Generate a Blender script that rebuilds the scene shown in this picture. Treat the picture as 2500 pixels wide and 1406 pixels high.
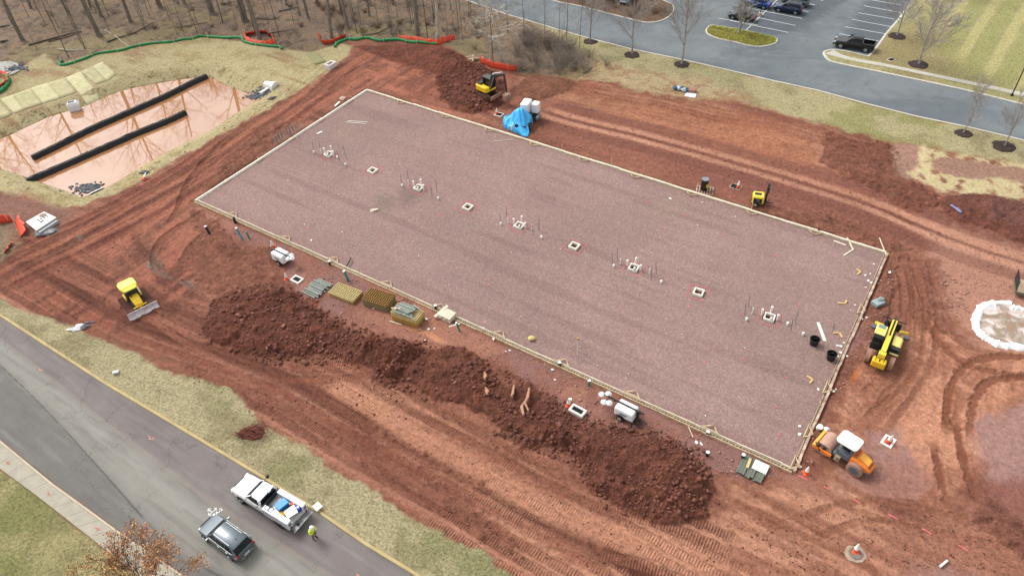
import bpy, bmesh, math, random
import numpy as np
from mathutils import Vector, Matrix, Euler
from mathutils.geometry import tessellate_polygon
for o in list(bpy.data.objects): bpy.data.objects.remove(o)
S=bpy.context.scene; COL=S.collection
R=math.radians; PI=math.pi
# ---------------------------------------------------------------- camera
F,CX,CY,H=1821.0,1250.0,703.0,54.0
_n=np.array([-0.0340271,-0.73200811,-0.68044565]); _n/=np.linalg.norm(_n)
_y=np.array([0,0,1.])-(-abs(_n[2]))*_n; _y/=np.linalg.norm(_y)
_x=np.cross(_y,_n)
W=np.array([_x,_y,_n])                       # camera frame (right, down, forward) -> world
cam=bpy.data.objects.new('camera',bpy.data.cameras.new('camera')); COL.objects.link(cam)
_m=np.stack([W@[1,0,0],W@[0,-1,0],W@[0,0,-1]],1)
M4=Matrix(_m.tolist()).to_4x4(); M4.translation=(0,0,H); cam.matrix_world=M4
cam.data.sensor_width=36; cam.data.lens=F/2500*36; cam.data.clip_end=4000; cam.data.clip_start=.5
S.camera=cam
def G(px,py,z=0.0):
    """ground point seen at a pixel of the 2500x1406 photograph"""
    r=W@np.array([px-CX,py-CY,F]); t=(z-H)/r[2]
    return Vector((r[0]*t,r[1]*t,z))
def GG(pts,z=0.0): return [tuple(G(a,b,z)[:2]) for a,b in pts]
# ---------------------------------------------------------------- sky, sun, exposure
w=bpy.data.worlds.new("World"); S.world=w; w.use_nodes=True
nt=w.node_tree; nt.nodes.clear()
SUN_EL,SUN_AZ=R(50),R(-50)                   # azimuth from +Y towards +X
sky=nt.nodes.new('ShaderNodeTexSky'); sky.sky_type='NISHITA'; sky.sun_disc=False
sky.sun_elevation=SUN_EL; sky.sun_rotation=SUN_AZ; sky.dust_density=3; sky.air_density=1.2
hs=nt.nodes.new('ShaderNodeHueSaturation'); hs.inputs['Saturation'].default_value=.12
bg=nt.nodes.new('ShaderNodeBackground'); bg.inputs['Strength'].default_value=.15
ou=nt.nodes.new('ShaderNodeOutputWorld')
nt.links.new(sky.outputs[0],hs.inputs['Color']); nt.links.new(hs.outputs[0],bg.inputs[0]); nt.links.new(bg.outputs[0],ou.inputs[0])
sl=bpy.data.lights.new('sun','SUN'); sl.energy=1.25; sl.angle=R(20); sl.color=(1,.96,.9)
so=bpy.data.objects.new('sun',sl); COL.objects.link(so)
sd=Vector((math.sin(SUN_AZ)*math.cos(SUN_EL),math.cos(SUN_AZ)*math.cos(SUN_EL),math.sin(SUN_EL)))
so.rotation_euler=sd.to_track_quat('Z','Y').to_euler()
S.render.engine='CYCLES'
vs=S.view_settings; vs.view_transform='Standard'; vs.look='None'; vs.gamma=1; vs.use_curve_mapping=False
vs.exposure=.8
EXPO=1.75                                     # how much brighter than its albedo an upward face displays
# ---------------------------------------------------------------- helpers
def s2l(c):
    c=np.asarray(c,float)/255
    return np.where(c<=.04045,c/12.92,((c+.055)/1.055)**2.4)
def alb(*c): return s2l(c)/EXPO               # photographed sRGB -> base colour
def tag(o,label=None,cat=None,group=None,kind=None):
    if label: o['label']=label
    if cat: o['category']=cat
    if group: o['group']=group
    if kind: o['kind']=kind
    return o
def empty(name,loc=(0,0,0),rz=0,label=None,cat=None,group=None):
    o=bpy.data.objects.new(name,None); COL.objects.link(o); o.location=loc; o.rotation_euler=(0,0,rz)
    o.empty_display_size=.3
    return tag(o,label,cat,group)
def copy_tree(o,parent=None):
    c=o.copy(); COL.objects.link(c)
    if parent: c.parent=parent
    for ch in o.children: copy_tree(ch,c)
    return c
MATS={}
def mat(name,col,rough=.7,metal=0,noise=0,nscale=8,spec=.4,trans=0,bump=0,alpha=1,emit=None,dirt=0,coat=0):
    if name in MATS: return MATS[name]
    m=bpy.data.materials.new(name); m.use_nodes=True; t=m.node_tree; b=t.nodes['Principled BSDF']
    k_=float(max(col[:3])); k_=1+.42*min(1,max(0,(k_-.33)/.14)); c=tuple(min(.86,float(v)*k_) for v in col[:3])+(1,)
    b.inputs['Base Color'].default_value=c; b.inputs['Roughness'].default_value=rough
    b.inputs['Metallic'].default_value=metal; b.inputs['Specular IOR Level'].default_value=spec
    b.inputs['Alpha'].default_value=alpha
    if coat: b.inputs['Coat Weight'].default_value=coat
    tc=t.nodes.new('ShaderNodeTexCoord')
    n=t.nodes.new('ShaderNodeTexNoise'); n.inputs['Scale'].default_value=nscale; n.inputs['Detail'].default_value=5
    t.links.new(tc.outputs['Object'],n.inputs['Vector'])
    src=None
    if noise:
        r=t.nodes.new('ShaderNodeMapRange'); r.inputs[1].default_value=.3; r.inputs[2].default_value=.7
        r.inputs[3].default_value=1-noise; r.inputs[4].default_value=1+noise
        t.links.new(n.outputs[0],r.inputs[0])
        mx=t.nodes.new('ShaderNodeMix'); mx.data_type='RGBA'; mx.blend_type='MULTIPLY'; mx.inputs[0].default_value=1
        mx.inputs[6].default_value=c; t.links.new(r.outputs[0],mx.inputs[7]); src=mx.outputs[2]
    if dirt:                                  # splashes of site mud
        n2=t.nodes.new('ShaderNodeTexNoise'); n2.inputs['Scale'].default_value=1.7; n2.inputs['Detail'].default_value=8; n2.inputs['Roughness'].default_value=.7
        t.links.new(tc.outputs['Object'],n2.inputs['Vector'])
        r2=t.nodes.new('ShaderNodeMapRange'); r2.inputs[1].default_value=.62-dirt*.3; r2.inputs[2].default_value=.8-dirt*.3
        t.links.new(n2.outputs[0],r2.inputs[0])
        m2=t.nodes.new('ShaderNodeMix'); m2.data_type='RGBA'; t.links.new(r2.outputs[0],m2.inputs[0])
        if src: t.links.new(src,m2.inputs[6])
        else: m2.inputs[6].default_value=c
        m2.inputs[7].default_value=tuple(alb(165,120,98))+(1,); src=m2.outputs[2]
    if src: t.links.new(src,b.inputs['Base Color'])
    if bump:
        bp=t.nodes.new('ShaderNodeBump'); bp.inputs['Strength'].default_value=bump; bp.inputs['Distance'].default_value=.05
        t.links.new(n.outputs[0],bp.inputs['Height']); t.links.new(bp.outputs[0],b.inputs['Normal'])
    if emit: b.inputs['Emission Color'].default_value=tuple(emit)+(1,); b.inputs['Emission Strength'].default_value=1
    MATS[name]=m; return m
class MB:
    """collects simple solids into one mesh"""
    def __init__(s): s.v=[]; s.f=[]; s.m=Matrix.Identity(4)
    def add(s,vs,fs):
        k=len(s.v); s.v+=[tuple(s.m@Vector(v)) for v in vs]; s.f+=[tuple(i+k for i in f) for f in fs]; return s
    def box(s,c,d,r=(0,0,0),taper=1,taperx=None):
        x,y,z=d[0]/2,d[1]/2,d[2]/2; e=Euler(r).to_matrix(); c=Vector(c); tx=taper if taperx is None else taperx
        vs=[c+e@Vector((a*x*(tx if k>0 else 1),b*y*(taper if k>0 else 1),k*z)) for k in(-1,1) for a,b in((-1,-1),(1,-1),(1,1),(-1,1))]
        return s.add(vs,[(3,2,1,0),(4,5,6,7),(0,1,5,4),(1,2,6,5),(2,3,7,6),(3,0,4,7)])
    def bar(s,p,q,w,h=None,up=(0,0,1)):
        p=Vector(p);q=Vector(q);h=h or w;d=q-p
        if d.length<1e-6: return s
        d.normalize();u=Vector(up)
        if abs(d.dot(u))>.98:u=Vector((1,0,0))
        a=d.cross(u).normalized();b=a.cross(d)
        vs=[o+a*(i*w/2)+b*(j*h/2) for o in(p,q) for i,j in((-1,-1),(1,-1),(1,1),(-1,1))]
        return s.add(vs,[(0,1,2,3),(7,6,5,4),(0,4,5,1),(1,5,6,2),(2,6,7,3),(3,7,4,0)])
    def tube(s,pts,rad,n=8,caps=True):
        pts=[Vector(p) for p in pts]; rad=rad if hasattr(rad,'__len__') else [rad]*len(pts)
        vs=[];fs=[]; a=None
        for i,p in enumerate(pts):
            d=(pts[min(i+1,len(pts)-1)]-pts[max(i-1,0)]).normalized()
            if a is None:
                a=d.cross(Vector((0,0,1)) if abs(d.z)<.9 else Vector((1,0,0))).normalized()
            else: a=(a-d*a.dot(d)).normalized()
            b=d.cross(a)
            for k in range(n):
                t=2*PI*k/n; vs.append(p+(a*math.cos(t)+b*math.sin(t))*rad[i])
        for i in range(len(pts)-1):
            for k in range(n):
                fs.append((i*n+k,i*n+(k+1)%n,(i+1)*n+(k+1)%n,(i+1)*n+k))
        if caps: fs+=[tuple(range(n-1,-1,-1)),tuple(range((len(pts)-1)*n,len(pts)*n))]
        return s.add(vs,fs)
    def cyl(s,p,q,r,n=12,r2=None): return s.tube([p,q],[r,r if r2 is None else r2],n)
    def prism(s,poly,z0,z1,axis='z'):
        """poly extruded along an axis; poly given in the other two"""
        n=len(poly)
        if axis=='z': f=lambda a,b,c:(a,b,c)
        elif axis=='y': f=lambda a,b,c:(a,c,b)
        else: f=lambda a,b,c:(c,a,b)
        vs=[f(a,b,z0) for a,b in poly]+[f(a,b,z1) for a,b in poly]
        fs=[tuple(range(n-1,-1,-1)),tuple(range(n,2*n))]+[(i,(i+1)%n,n+(i+1)%n,n+i) for i in range(n)]
        return s.add(vs,fs)
    def loft(s,secs,closed=True,caps=True):
        n=len(secs[0]); vs=[p for q in secs for p in q]; fs=[]
        for i in range(len(secs)-1):
            for k in range(n if closed else n-1):
                fs.append((i*n+k,i*n+(k+1)%n,(i+1)*n+(k+1)%n,(i+1)*n+k))
        if caps: fs+=[tuple(range(n-1,-1,-1)),tuple(range((len(secs)-1)*n,len(secs)*n))]
        return s.add(vs,fs)
    def ball(s,c,r,n=10,m=6,sq=(1,1,1),jit=0,rnd=None):
        vs=[];fs=[]
        for j in range(m+1):
            t=PI*j/m
            for k in range(n):
                p=2*PI*k/n; q=1+(rnd.uniform(-jit,jit) if jit else 0)
                vs.append((c[0]+r*sq[0]*q*math.sin(t)*math.cos(p),c[1]+r*sq[1]*q*math.sin(t)*math.sin(p),c[2]+r*sq[2]*q*math.cos(t)))
        for j in range(m):
            for k in range(n): fs.append((j*n+k,(j+1)*n+k,(j+1)*n+(k+1)%n,j*n+(k+1)%n))
        return s.add(vs,fs)
    def build(s,name,m,parent=None,smooth=False,bevel=0,loc=None,rz=0):
        me=bpy.data.meshes.new(name); me.from_pydata(s.v,[],s.f); me.materials.append(m)
        bm=bmesh.new(); bm.from_mesh(me); bmesh.ops.remove_doubles(bm,verts=bm.verts,dist=1e-5)
        bmesh.ops.recalc_face_normals(bm,faces=bm.faces); bm.to_mesh(me); bm.free()
        if smooth: me.polygons.foreach_set('use_smooth',[True]*len(me.polygons))
        o=bpy.data.objects.new(name,me); COL.objects.link(o)
        if parent: o.parent=parent
        if loc is not None: o.location=loc; o.rotation_euler=(0,0,rz)
        if bevel:
            b=o.modifiers.new('bevel','BEVEL'); b.width=bevel; b.segments=2; b.limit_method='ANGLE'; b.angle_limit=R(35)
        if smooth:
            try: me.set_sharp_from_angle(angle=R(38))
            except Exception: pass
        return o
# ---------------------------------------------------------------- noise and zones
_rs=np.random.RandomState(7); _T=_rs.rand(256,256).astype(np.float32)
def vn(x,y):
    xi=np.floor(x).astype(np.int64); yi=np.floor(y).astype(np.int64); fx=(x-xi).astype(np.float32); fy=(y-yi).astype(np.float32)
    fx=fx*fx*(3-2*fx); fy=fy*fy*(3-2*fy); a=xi&255; b=(xi+1)&255; c=yi&255; d=(yi+1)&255
    return (_T[a,c]*(1-fx)+_T[b,c]*fx)*(1-fy)+(_T[a,d]*(1-fx)+_T[b,d]*fx)*fy
def fbm(x,y,sc,o=4,g=.5,off=0):
    r=0;a=1;t=0;x=x/sc+off*17.3;y=y/sc+off*9.1
    for i in range(o):
        r=r+a*vn(x+i*31.7,y+i*11.3); t+=a; a*=g; x=x*2.03; y=y*2.03
    return r/t*2-1
def worley(x,y,sc,seed=0):
    rx=np.roll(_T,seed*13+5,0); ry=np.roll(_T,seed*7+91,1); x=x/sc;y=y/sc
    xi=np.floor(x).astype(np.int64); yi=np.floor(y).astype(np.int64); d=np.full(x.shape,9.,np.float32); h=np.zeros(x.shape,np.float32)
    for i in(-1,0,1):
        for j in(-1,0,1):
            a=(xi+i)&255;b=(yi+j)&255
            e=(xi+i+rx[a,b]-x)**2+(yi+j+ry[a,b]-y)**2
            m=e<d; d=np.where(m,e,d); h=np.where(m,_T[b,a],h)
    return np.sqrt(d),h
def sstep(a,b,x):
    t=np.clip((x-a)/(b-a),0,1); return t*t*(3-2*t)
def poly_sd(poly,X,Y,margin):
    """signed distance (+ inside) of points to a polygon; -margin far away"""
    P=np.array(poly); out=np.full(X.shape,-margin,np.float32)
    sel=(X>P[:,0].min()-margin)&(X<P[:,0].max()+margin)&(Y>P[:,1].min()-margin)&(Y<P[:,1].max()+margin)
    x=X[sel];y=Y[sel]; d=np.full(x.shape,1e9); ins=np.zeros(x.shape,bool)
    for i in range(len(P)):
        a=P[i];b=P[(i+1)%len(P)]; e=b-a; L=e@e+1e-12
        t=np.clip(((x-a[0])*e[0]+(y-a[1])*e[1])/L,0,1)
        d=np.minimum(d,(x-a[0]-t*e[0])**2+(y-a[1]-t*e[1])**2)
        c=(a[1]>y)!=(b[1]>y)
        ins^=c&(x<(b[0]-a[0])*(y-a[1])/((b[1]-a[1]) if abs(b[1]-a[1])>1e-9 else 1e-9)+a[0])
    d=np.sqrt(d); out[sel]=np.where(ins,d,-np.minimum(d,margin)); return out
def line_ds(line,X,Y,margin):
    """signed side distance and arc length of points near a polyline"""
    P=np.array(line); sel=(X>P[:,0].min()-margin)&(X<P[:,0].max()+margin)&(Y>P[:,1].min()-margin)&(Y<P[:,1].max()+margin)
    idx=np.nonzero(sel)[0]; x=X[idx];y=Y[idx]; d=np.full(x.shape,1e9); s=np.zeros(x.shape); sg=np.ones(x.shape); acc=0
    for i in range(len(P)-1):
        a=P[i];e=P[i+1]-a;L=math.hypot(*e); tt=((x-a[0])*e[0]+(y-a[1])*e[1])/(L*L)
        t=np.clip(tt,0,1); q=np.hypot(x-a[0]-t*e[0],y-a[1]-t*e[1]); m=q<d
        d=np.where(m,q,d); s=np.where(m,acc+t*L,s); sg=np.where(m,np.sign((x-a[0])*e[1]-(y-a[1])*e[0]),sg); acc+=L
    return idx,d*sg,s,acc
def smooth_line(pts,n=6):
    """Catmull-Rom"""
    P=[np.array(p,float) for p in pts]; P=[2*P[0]-P[1]]+P+[2*P[-1]-P[-2]]; out=[]
    for i in range(1,len(P)-2):
        for k in range(n):
            t=k/n; a,b,c,d=P[i-1:i+3]
            out.append(tuple(.5*(2*b+(c-a)*t+(2*a-5*b+4*c-d)*t*t+(3*b-a-3*c+d)*t**3)))
    out.append(tuple(P[-2])); return out
# ---------------------------------------------------------------- building frame
PA,PB,PC,PD=[G(*p,.2) for p in((895,220),(477,490),(1935,1148),(2163,617))]
U=(PD-PA); LU=U.length; U.normalize(); V=(PB-PA); LV=V.length; V=Vector((-U.y,U.x,0))*(1 if V.dot(Vector((-U.y,U.x,0)))>0 else -1)
AU=math.atan2(U.y,U.x); AV=math.atan2(V.y,V.x)
def B(u,v,z=0): p=PA+U*u+V*v; return Vector((p.x,p.y,z))   # building coordinates (m along far edge, m towards near edge)
# ---------------------------------------------------------------- outlines of the setting (from the photograph, on the ground)
KERB_NEAR=GG([(-900,190),(0,773),(128,856),(256,939),(384,1015),(620,1156),(774,1251),(889,1330),(1014,1406),(1500,1712)])
KERB_WALK=GG([(-700,545),(0,1074),(128,1179),(282,1291),(448,1404),(900,1730)])
WALK_LOW =GG([(-700,590),(0,1144),(90,1210),(218,1310),(340,1406),(760,1740)])
KERB_FAR =GG([(1020,-40),(1150,5),(1245,38),(1290,51),(1360,72),(1430,92),(1540,120),(1670,147),(1750,165),(1880,196),(2000,222),(2120,255),(2240,285),(2370,312),(2500,343),(2900,440)])
ISLE_R=smooth_line(GG([(2900,355),(2500,258),(2346,220),(2167,182),(2065,161),(2026,151),(2011,138),(2009,128),(2021,123),(2039,122),(2078,128),(2117,138)]),4)+GG([(2129,128),(2160,84),(2193,46),(2223,5),(2262,-50),(2300,-105)])
LOT=KERB_FAR+ISLE_R+GG([(1700,-150),(1020,-130)])
ISLE_1=smooth_line(GG([(1150,-62),(1338,0),(1419,18),(1552,52),(1591,57),(1624,49),(1645,30),(1643,13),(1620,2),(1560,-30),(1400,-60),(1250,-90)]),4)
ISLE_2=smooth_line(GG([(1729,65),(1742,63),(1780,69),(1826,77),(1871,87),(1893,93),(1899,99),(1894,107),(1877,113),(1853,116),(1826,113),(1795,105),(1752,96),(1726,84),(1722,74)]),4)
WZ=-.9
POND=smooth_line(GG([(-260,420),(-120,380),(0,345),(120,290),(210,262),(300,225),(400,205),(490,192),(515,196),(560,220),(622,240),(590,262),(500,320),(400,370),(330,410),(280,440),(245,458),(205,474),(190,468),(100,438),(60,424),(0,408),(-150,420)],WZ),3)
# ---------------------------------------------------------------- terrain grid
def hw(y): return .6865*(np.maximum(y,-5)*.733+36.7)
cols=np.concatenate([[-9,-5,-3,-2,-1.5,-1.3],np.linspace(-1.16,1.16,1450),[1.3,1.5,2,3,5,9]])
th=np.linspace(R(72),R(18.2),1050)            # finer near the viewer, coarser far away
rows=np.concatenate([[-300,-120,-40,0,10],H/np.tan(th),[175,190,220,280,400,650,1100]])
NR,NC=len(rows),len(cols)
gy=np.repeat(rows[:,None],NC,1); gx=cols[None,:]*hw(rows)[:,None]
X=gx.ravel(); Y=gy.ravel(); N=len(X)
Cc=np.zeros((N,3)); KG=np.zeros(N); KV=np.zeros(N); KR=np.full(N,.35); TS=np.zeros(N); TM=np.zeros(N)
Z=np.full(N,.1)
uu=(X-PA.x)*U.x+(Y-PA.y)*U.y; vv=(X-PA.x)*V.x+(Y-PA.y)*V.y
n1=fbm(X,Y,6,5); n2=fbm(X,Y,1.1,4,off=3); n3=fbm(X,Y,.35,3,off=5); n4=fbm(X,Y,18,3,off=8)
an=fbm(uu/7,vv,.8,4,off=2); anv=fbm(uu,vv/7,.8,4,off=4)
def paint(m,c,amt=1):
    m=np.clip(m*amt,0,1)[:,None]; Cc[:]=Cc*(1-m)+alb(*c)*m
def zone(px,soft=.6,amp=.8,world=False,sm=False,noise=None):
    P=px if world else GG(px)
    if sm: P=smooth_line(P+[P[0]],4)[:-1]
    s=poly_sd(P,X,Y,6+amp)
    return sstep(-soft,soft,s+(n2 if noise is None else noise)*amp), s
# bare site soil
paint(np.ones(N),(136,88,72)); lf=sstep(-.25,.35,an*.8+n1*.6)
paint(lf,(162,112,92),.75); paint(sstep(.05,.5,-an*.7-n1*.5+n2*.2),(112,68,55),.6)
paint(sstep(.25,.55,n3+n2*.4),(170,120,100),.35)
C_L=(186,132,108); C_D=(116,72,58); C_M=(140,90,72); C_RED=(128,70,56)
def dozed(px,c,amt,soft=1.2,amp=1.6,rough=None,grav=None,sm=True):
    m,_=zone(px,soft,amp,sm=sm); paint(m,c,amt)
    if rough is not None: KR[:]=KR*(1-m)+rough*m
    if grav is not None: KV[:]=KV*(1-m)+grav*m
    return m
# corridor between pond and pad, far mound
mc=dozed([(860,120),(1150,130),(1260,200),(1230,290),(900,220),(480,490),(500,620),(420,760),(200,800),(0,700),(0,640),(140,560),(330,470),(560,330),(760,220)],C_D,.4)
paint(mc*sstep(-.15,.3,anv+n2*.2),(172,110,88),.75)
paint(mc*sstep(.1,.5,-anv),(96,56,46),.6)
m=dozed([(900,130),(1000,150),(1150,240),(1170,280),(1040,270),(930,200)],(168,106,84),.25,amp=2.5); paint(m*sstep(.1,.4,an+n2*.4),(184,118,96),.8)
# haul road on the far side of the pad
dozed([(1290,230),(1500,270),(1760,330),(2000,410),(2280,520),(2290,600),(2160,600),(1300,330),(1240,290)],(148,96,80),.7,amp=.8)
m=dozed([(1250,175),(1450,200),(1600,240),(1800,270),(1980,310),(2180,380),(2190,450),(1900,390),(1500,280),(1300,220)],(162,108,86),.7)
paint(m*sstep(-.1,.3,an*.6+n1),(196,142,114),.7); paint(m*sstep(.15,.45,-an+n2*.3),(132,84,68),.5)
m=dozed([(1400,215),(1640,262),(1800,285),(1960,330),(1990,390),(1880,385),(1700,335),(1500,280)],(180,122,92),.7,soft=2,amp=2.5); paint(m*sstep(.1,.4,n2+an*.3),(146,94,72),.5)
dozed([(1640,385),(1850,420),(2080,490),(2240,550),(2270,600),(2150,590),(1900,520),(1700,440)],(134,86,76),.6,soft=1.5,amp=1)
# right-hand yard
dozed([(2260,540),(2500,600),(2700,640),(2700,900),(2400,880),(2330,780),(2290,690)],(190,142,122),.8,rough=.3,grav=.7)
m=dozed([(2130,860),(2240,800),(2400,860),(2700,900),(2700,1200),(2400,1130),(2330,1230),(2200,1230),(2080,1150),(2020,1080)],(174,120,96),.8)
paint(m*sstep(-.05,.3,n1+anv*.5),(204,148,120),.85); paint(m*sstep(.15,.45,-n1-n2*.3),(150,100,80),.55); paint(m*sstep(.15,.5,n2+n3*.4),(208,154,126),.5)
m=dozed([(1180,1010),(1400,1180),(1560,1270),(1760,1270),(1760,1200),(1950,1165),(2130,1180),(2200,1290),(2450,1210),(2700,1300),(2700,1600),(1500,1600),(1200,1250),(900,1050),(800,930),(950,950)],(172,120,98),.75)
paint(m*sstep(-.1,.3,an*.6+n1*.8),(196,144,118),.75); paint(m*sstep(.1,.4,-an-n2*.3),(148,98,78),.5)
dozed([(2100,1030),(2180,900),(2240,930),(2180,1080),(2300,1180),(2150,1200),(2080,1120)],(146,92,74),.45,rough=.5)
dozed([(2270,1240),(2400,1230),(2480,1300),(2600,1420),(2600,1600),(2300,1600),(2180,1330)],(160,110,90),.4)
# purple-grey stone fines
for q,c,a in(([(2385,1030),(2450,1000),(2700,960),(2700,1120),(2560,1180),(2440,1190),(2390,1130)],(164,128,122),.9),
  ([(2380,1180),(2460,1180),(2700,1100),(2700,1500),(2470,1330),(2400,1260)],(140,92,84),.9),
  ([(2050,1190),(2090,1110),(2210,1090),(2262,1170),(2230,1215),(2140,1210)],(158,118,110),.7),
  ([(2130,1060),(2190,1040),(2210,1100),(2150,1120)],(158,124,120),.9),
  ([(1350,970),(1440,960),(1470,1020),(1400,1050),(1350,1020)],(150,118,114),.8),
  ([(690,640),(750,650),(760,720),(700,710)],(152,116,110),.8),([(2110,650),(2130,640),(2160,700),(2110,800),(2060,880),(2040,860)],(152,116,110),.8),
  ([(2385,485),(2480,490),(2600,530),(2600,580),(2470,560),(2400,520)],(158,128,126),.9),
  ([(2240,1380),(2330,1380),(2400,1450),(2200,1470)],(158,124,120),.6)):
    dozed(q,c,a,soft=1.0,amp=1.3,grav=.3,rough=.2)
# rubble strip between the near wall and the spoil piles
m=dozed([(476,497),(1935,1158),(1905,1175),(1740,1150),(1640,1090),(1500,1050),(1370,1000),(1290,930),(1150,860),(850,790),(700,640),(600,600),(500,570)],(150,104,92),.8,soft=.5,amp=.7,grav=.8,rough=.3)
paint(m*sstep(0,.35,n1+n2*.4),(172,122,102),.7); paint(m*sstep(.1,.4,-n1+n2*.3),(146,112,108),.6)
# silt spots
for q in([(365,625),(380,618),(392,640),(398,660),(425,680),(410,684),(380,668),(362,650)],[(440,690),(462,690),(480,705),(455,700)],[(184,588),(196,575),(204,580),(196,590)]):
    m,_=zone(q,.25,.35,sm=True); paint(m,(138,128,116),.85)
# tracks ------------------------------------------------------
def band(line,hwid,c=None,amt=.6,depth=0,lug=0,soft=.18,amp=.12,berm=0):
    idx,d,s,L=line_ds(line,X,Y,hwid+1.2)
    ad=np.abs(d)+n2[idx]*amp+n3[idx]*amp; m=1-sstep(hwid-soft,hwid+soft,ad)
    m*=sstep(0,2.5,s)*sstep(0,2.5,L-s)
    if c is not None:
        k=(m*amt*(.75+.5*np.clip(n1[idx]+.5,0,1)))[:,None]; k=np.clip(k,0,1); Cc[idx]=Cc[idx]*(1-k)+alb(*c)*k
    Z[idx]-=depth*m
    if berm: Z[idx]+=berm*np.exp(-((ad-hwid-.12)/.12)**2)*sstep(0,2.5,s)*sstep(0,2.5,L-s)
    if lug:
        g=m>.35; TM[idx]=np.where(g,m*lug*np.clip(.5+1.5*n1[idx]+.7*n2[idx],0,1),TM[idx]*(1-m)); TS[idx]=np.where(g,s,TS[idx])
def off(line,o):
    P=np.array(line); T=np.gradient(P,axis=0); T/=np.linalg.norm(T,axis=1)[:,None]+1e-9
    return [(p[0]+t[1]*o,p[1]-t[0]*o) for p,t in zip(P,T)]
rnd=random.Random(3)
L0=smooth_line(GG([(-60,640),(60,690),(250,800),(400,860),(560,915),(700,975),(850,1065),(1000,1145),(1150,1225),(1300,1315),(1450,1400),(1600,1490),(1800,1600)]))
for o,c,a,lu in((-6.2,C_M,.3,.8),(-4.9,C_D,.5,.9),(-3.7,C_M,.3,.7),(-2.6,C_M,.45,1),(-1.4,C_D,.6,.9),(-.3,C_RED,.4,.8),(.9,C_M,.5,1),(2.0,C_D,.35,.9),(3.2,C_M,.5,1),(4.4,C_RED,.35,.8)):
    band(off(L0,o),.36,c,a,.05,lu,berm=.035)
band(off(L0,-2),.6,(104,62,48),.8,.03,0); band(off(L0,2.7),.3,(190,134,112),.6,0,0)
L1=smooth_line(GG([(790,925),(900,985),(1000,1055),(1100,1110),(1220,1180),(1330,1240),(1450,1290),(1620,1340),(1800,1420)]))
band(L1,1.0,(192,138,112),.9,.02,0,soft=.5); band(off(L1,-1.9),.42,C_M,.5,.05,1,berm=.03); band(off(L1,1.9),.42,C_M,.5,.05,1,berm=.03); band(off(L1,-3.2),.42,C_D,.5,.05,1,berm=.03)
band(smooth_line(GG([(640,880),(760,895),(860,895),(920,915)])),.45,(150,96,76),.6,.05,1,berm=.03)
band(smooth_line(GG([(640,920),(760,930),(860,925),(920,930)])),.45,(140,88,70),.6,.05,1,berm=.03)
band(smooth_line(GG([(950,930),(1020,960),(1100,1005),(1200,1060),(1300,1120),(1380,1165)])),.45,C_M,.6,.05,1,berm=.03)
band(smooth_line(GG([(960,790),(1020,808),(1060,825),(1110,850)])),.3,(206,146,112),.9,0,0)
for q in([(120,640),(250,700),(400,760),(520,830)],[(300,560),(330,620),(420,700),(560,740)],[(330,700),(420,790),(560,870),(640,900)]):
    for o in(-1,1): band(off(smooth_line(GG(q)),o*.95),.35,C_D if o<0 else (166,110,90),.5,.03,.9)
LC=smooth_line(GG([(840,150),(720,250),(600,330),(480,420),(380,480),(250,550),(100,620),(-40,690)]))
for o,c,a,lu in((-3.4,C_RED,.5,.5),(-2,(166,106,84),.5,0),(-.8,C_D,.6,.6),(.6,(174,112,88),.55,0),(1.7,C_D,.5,.7),(3,C_RED,.6,.6)):
    band(off(LC,o),.4,c,a,.06,lu,berm=.04)
for q in([(530,500),(430,560),(385,600),(380,660),(440,720)],[(560,520),(470,600),(440,650)],[(560,330),(470,430),(430,520),(400,560)]):
    band(smooth_line(GG(q)),.35,C_D,.5,.08,.5,berm=.08)
LH=smooth_line(GG([(1320,262),(1420,292),(1560,325),(1700,362),(1850,405),(2000,450),(2130,492),(2260,548),(2400,600),(2600,660)]))
for o,c,a,lu,hh in((-3.6,(122,78,66),.6,0,.9),(-1.8,(196,146,122),.85,0,.45),(-.9,(120,74,60),.8,.4,.25),(0,(194,142,118),.85,0,.5),(1.3,(128,80,66),.5,.6,.35),(2.3,(124,80,70),.6,.3,.6)):
    band(off(LH,-o),hh,c,a,.03,lu,soft=.25)
LT=smooth_line(GG([(1330,215),(1450,240),(1600,262),(1750,300),(1900,320),(2050,370),(2160,410)]))
for o in(-3.4,-2.4,-1.2,-.2,.9,1.9,3): band(off(LT,o),.4,C_RED if o<0 else (176,122,98),.35,.03,1,berm=.02)
for q,c in(([(1560,183),(1640,184),(1730,197),(1800,222),(1850,246)],(140,94,70)),([(1510,205),(1600,195),(1700,205),(1780,232)],(156,108,80)),([(1330,195),(1420,200),(1500,196)],(140,92,70)),([(1540,190),(1640,192),(1740,208),(1800,232)],(150,100,76))):
    band(smooth_line(GG(q)),.22,c,.8,.05,.3)
for q in([(2310,1080),(2318,960),(2360,895),(2440,872),(2560,880)],[(2368,1090),(2378,985),(2420,932),(2520,925),(2600,935)],[(2250,760),(2300,840),(2380,900),(2560,930)],[(2270,1060),(2300,1180),(2330,1260)],[(2330,1000),(2350,1120),(2400,1250)]):
    band(smooth_line(GG(q)),.36,(136,86,66),.85,.1,.1,soft=.2,amp=.2,berm=.07)
for q in([(2210,640),(2230,740),(2225,850),(2180,930),(2100,1000)],[(2240,620),(2262,730),(2255,860),(2200,960),(2120,1060)],[(2190,650),(2205,740),(2150,960)],[(2480,860),(2360,830),(2290,760),(2250,650)],[(1970,1131),(2100,1230),(2350,1290),(2600,1340)],[(1950,1300),(2100,1250),(2300,1260)],[(1750,1230),(1950,1330),(2100,1406),(2200,1480)],[(1760,1180),(1900,1270),(2080,1370)]):
    for o in(-.9,.9): band(off(smooth_line(GG(q)),o),.3,(136,88,68) if o<0 else (150,100,80),.6,.07,.15 if q[0][0]<2000 else .35,soft=.22,berm=.05)
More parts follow.
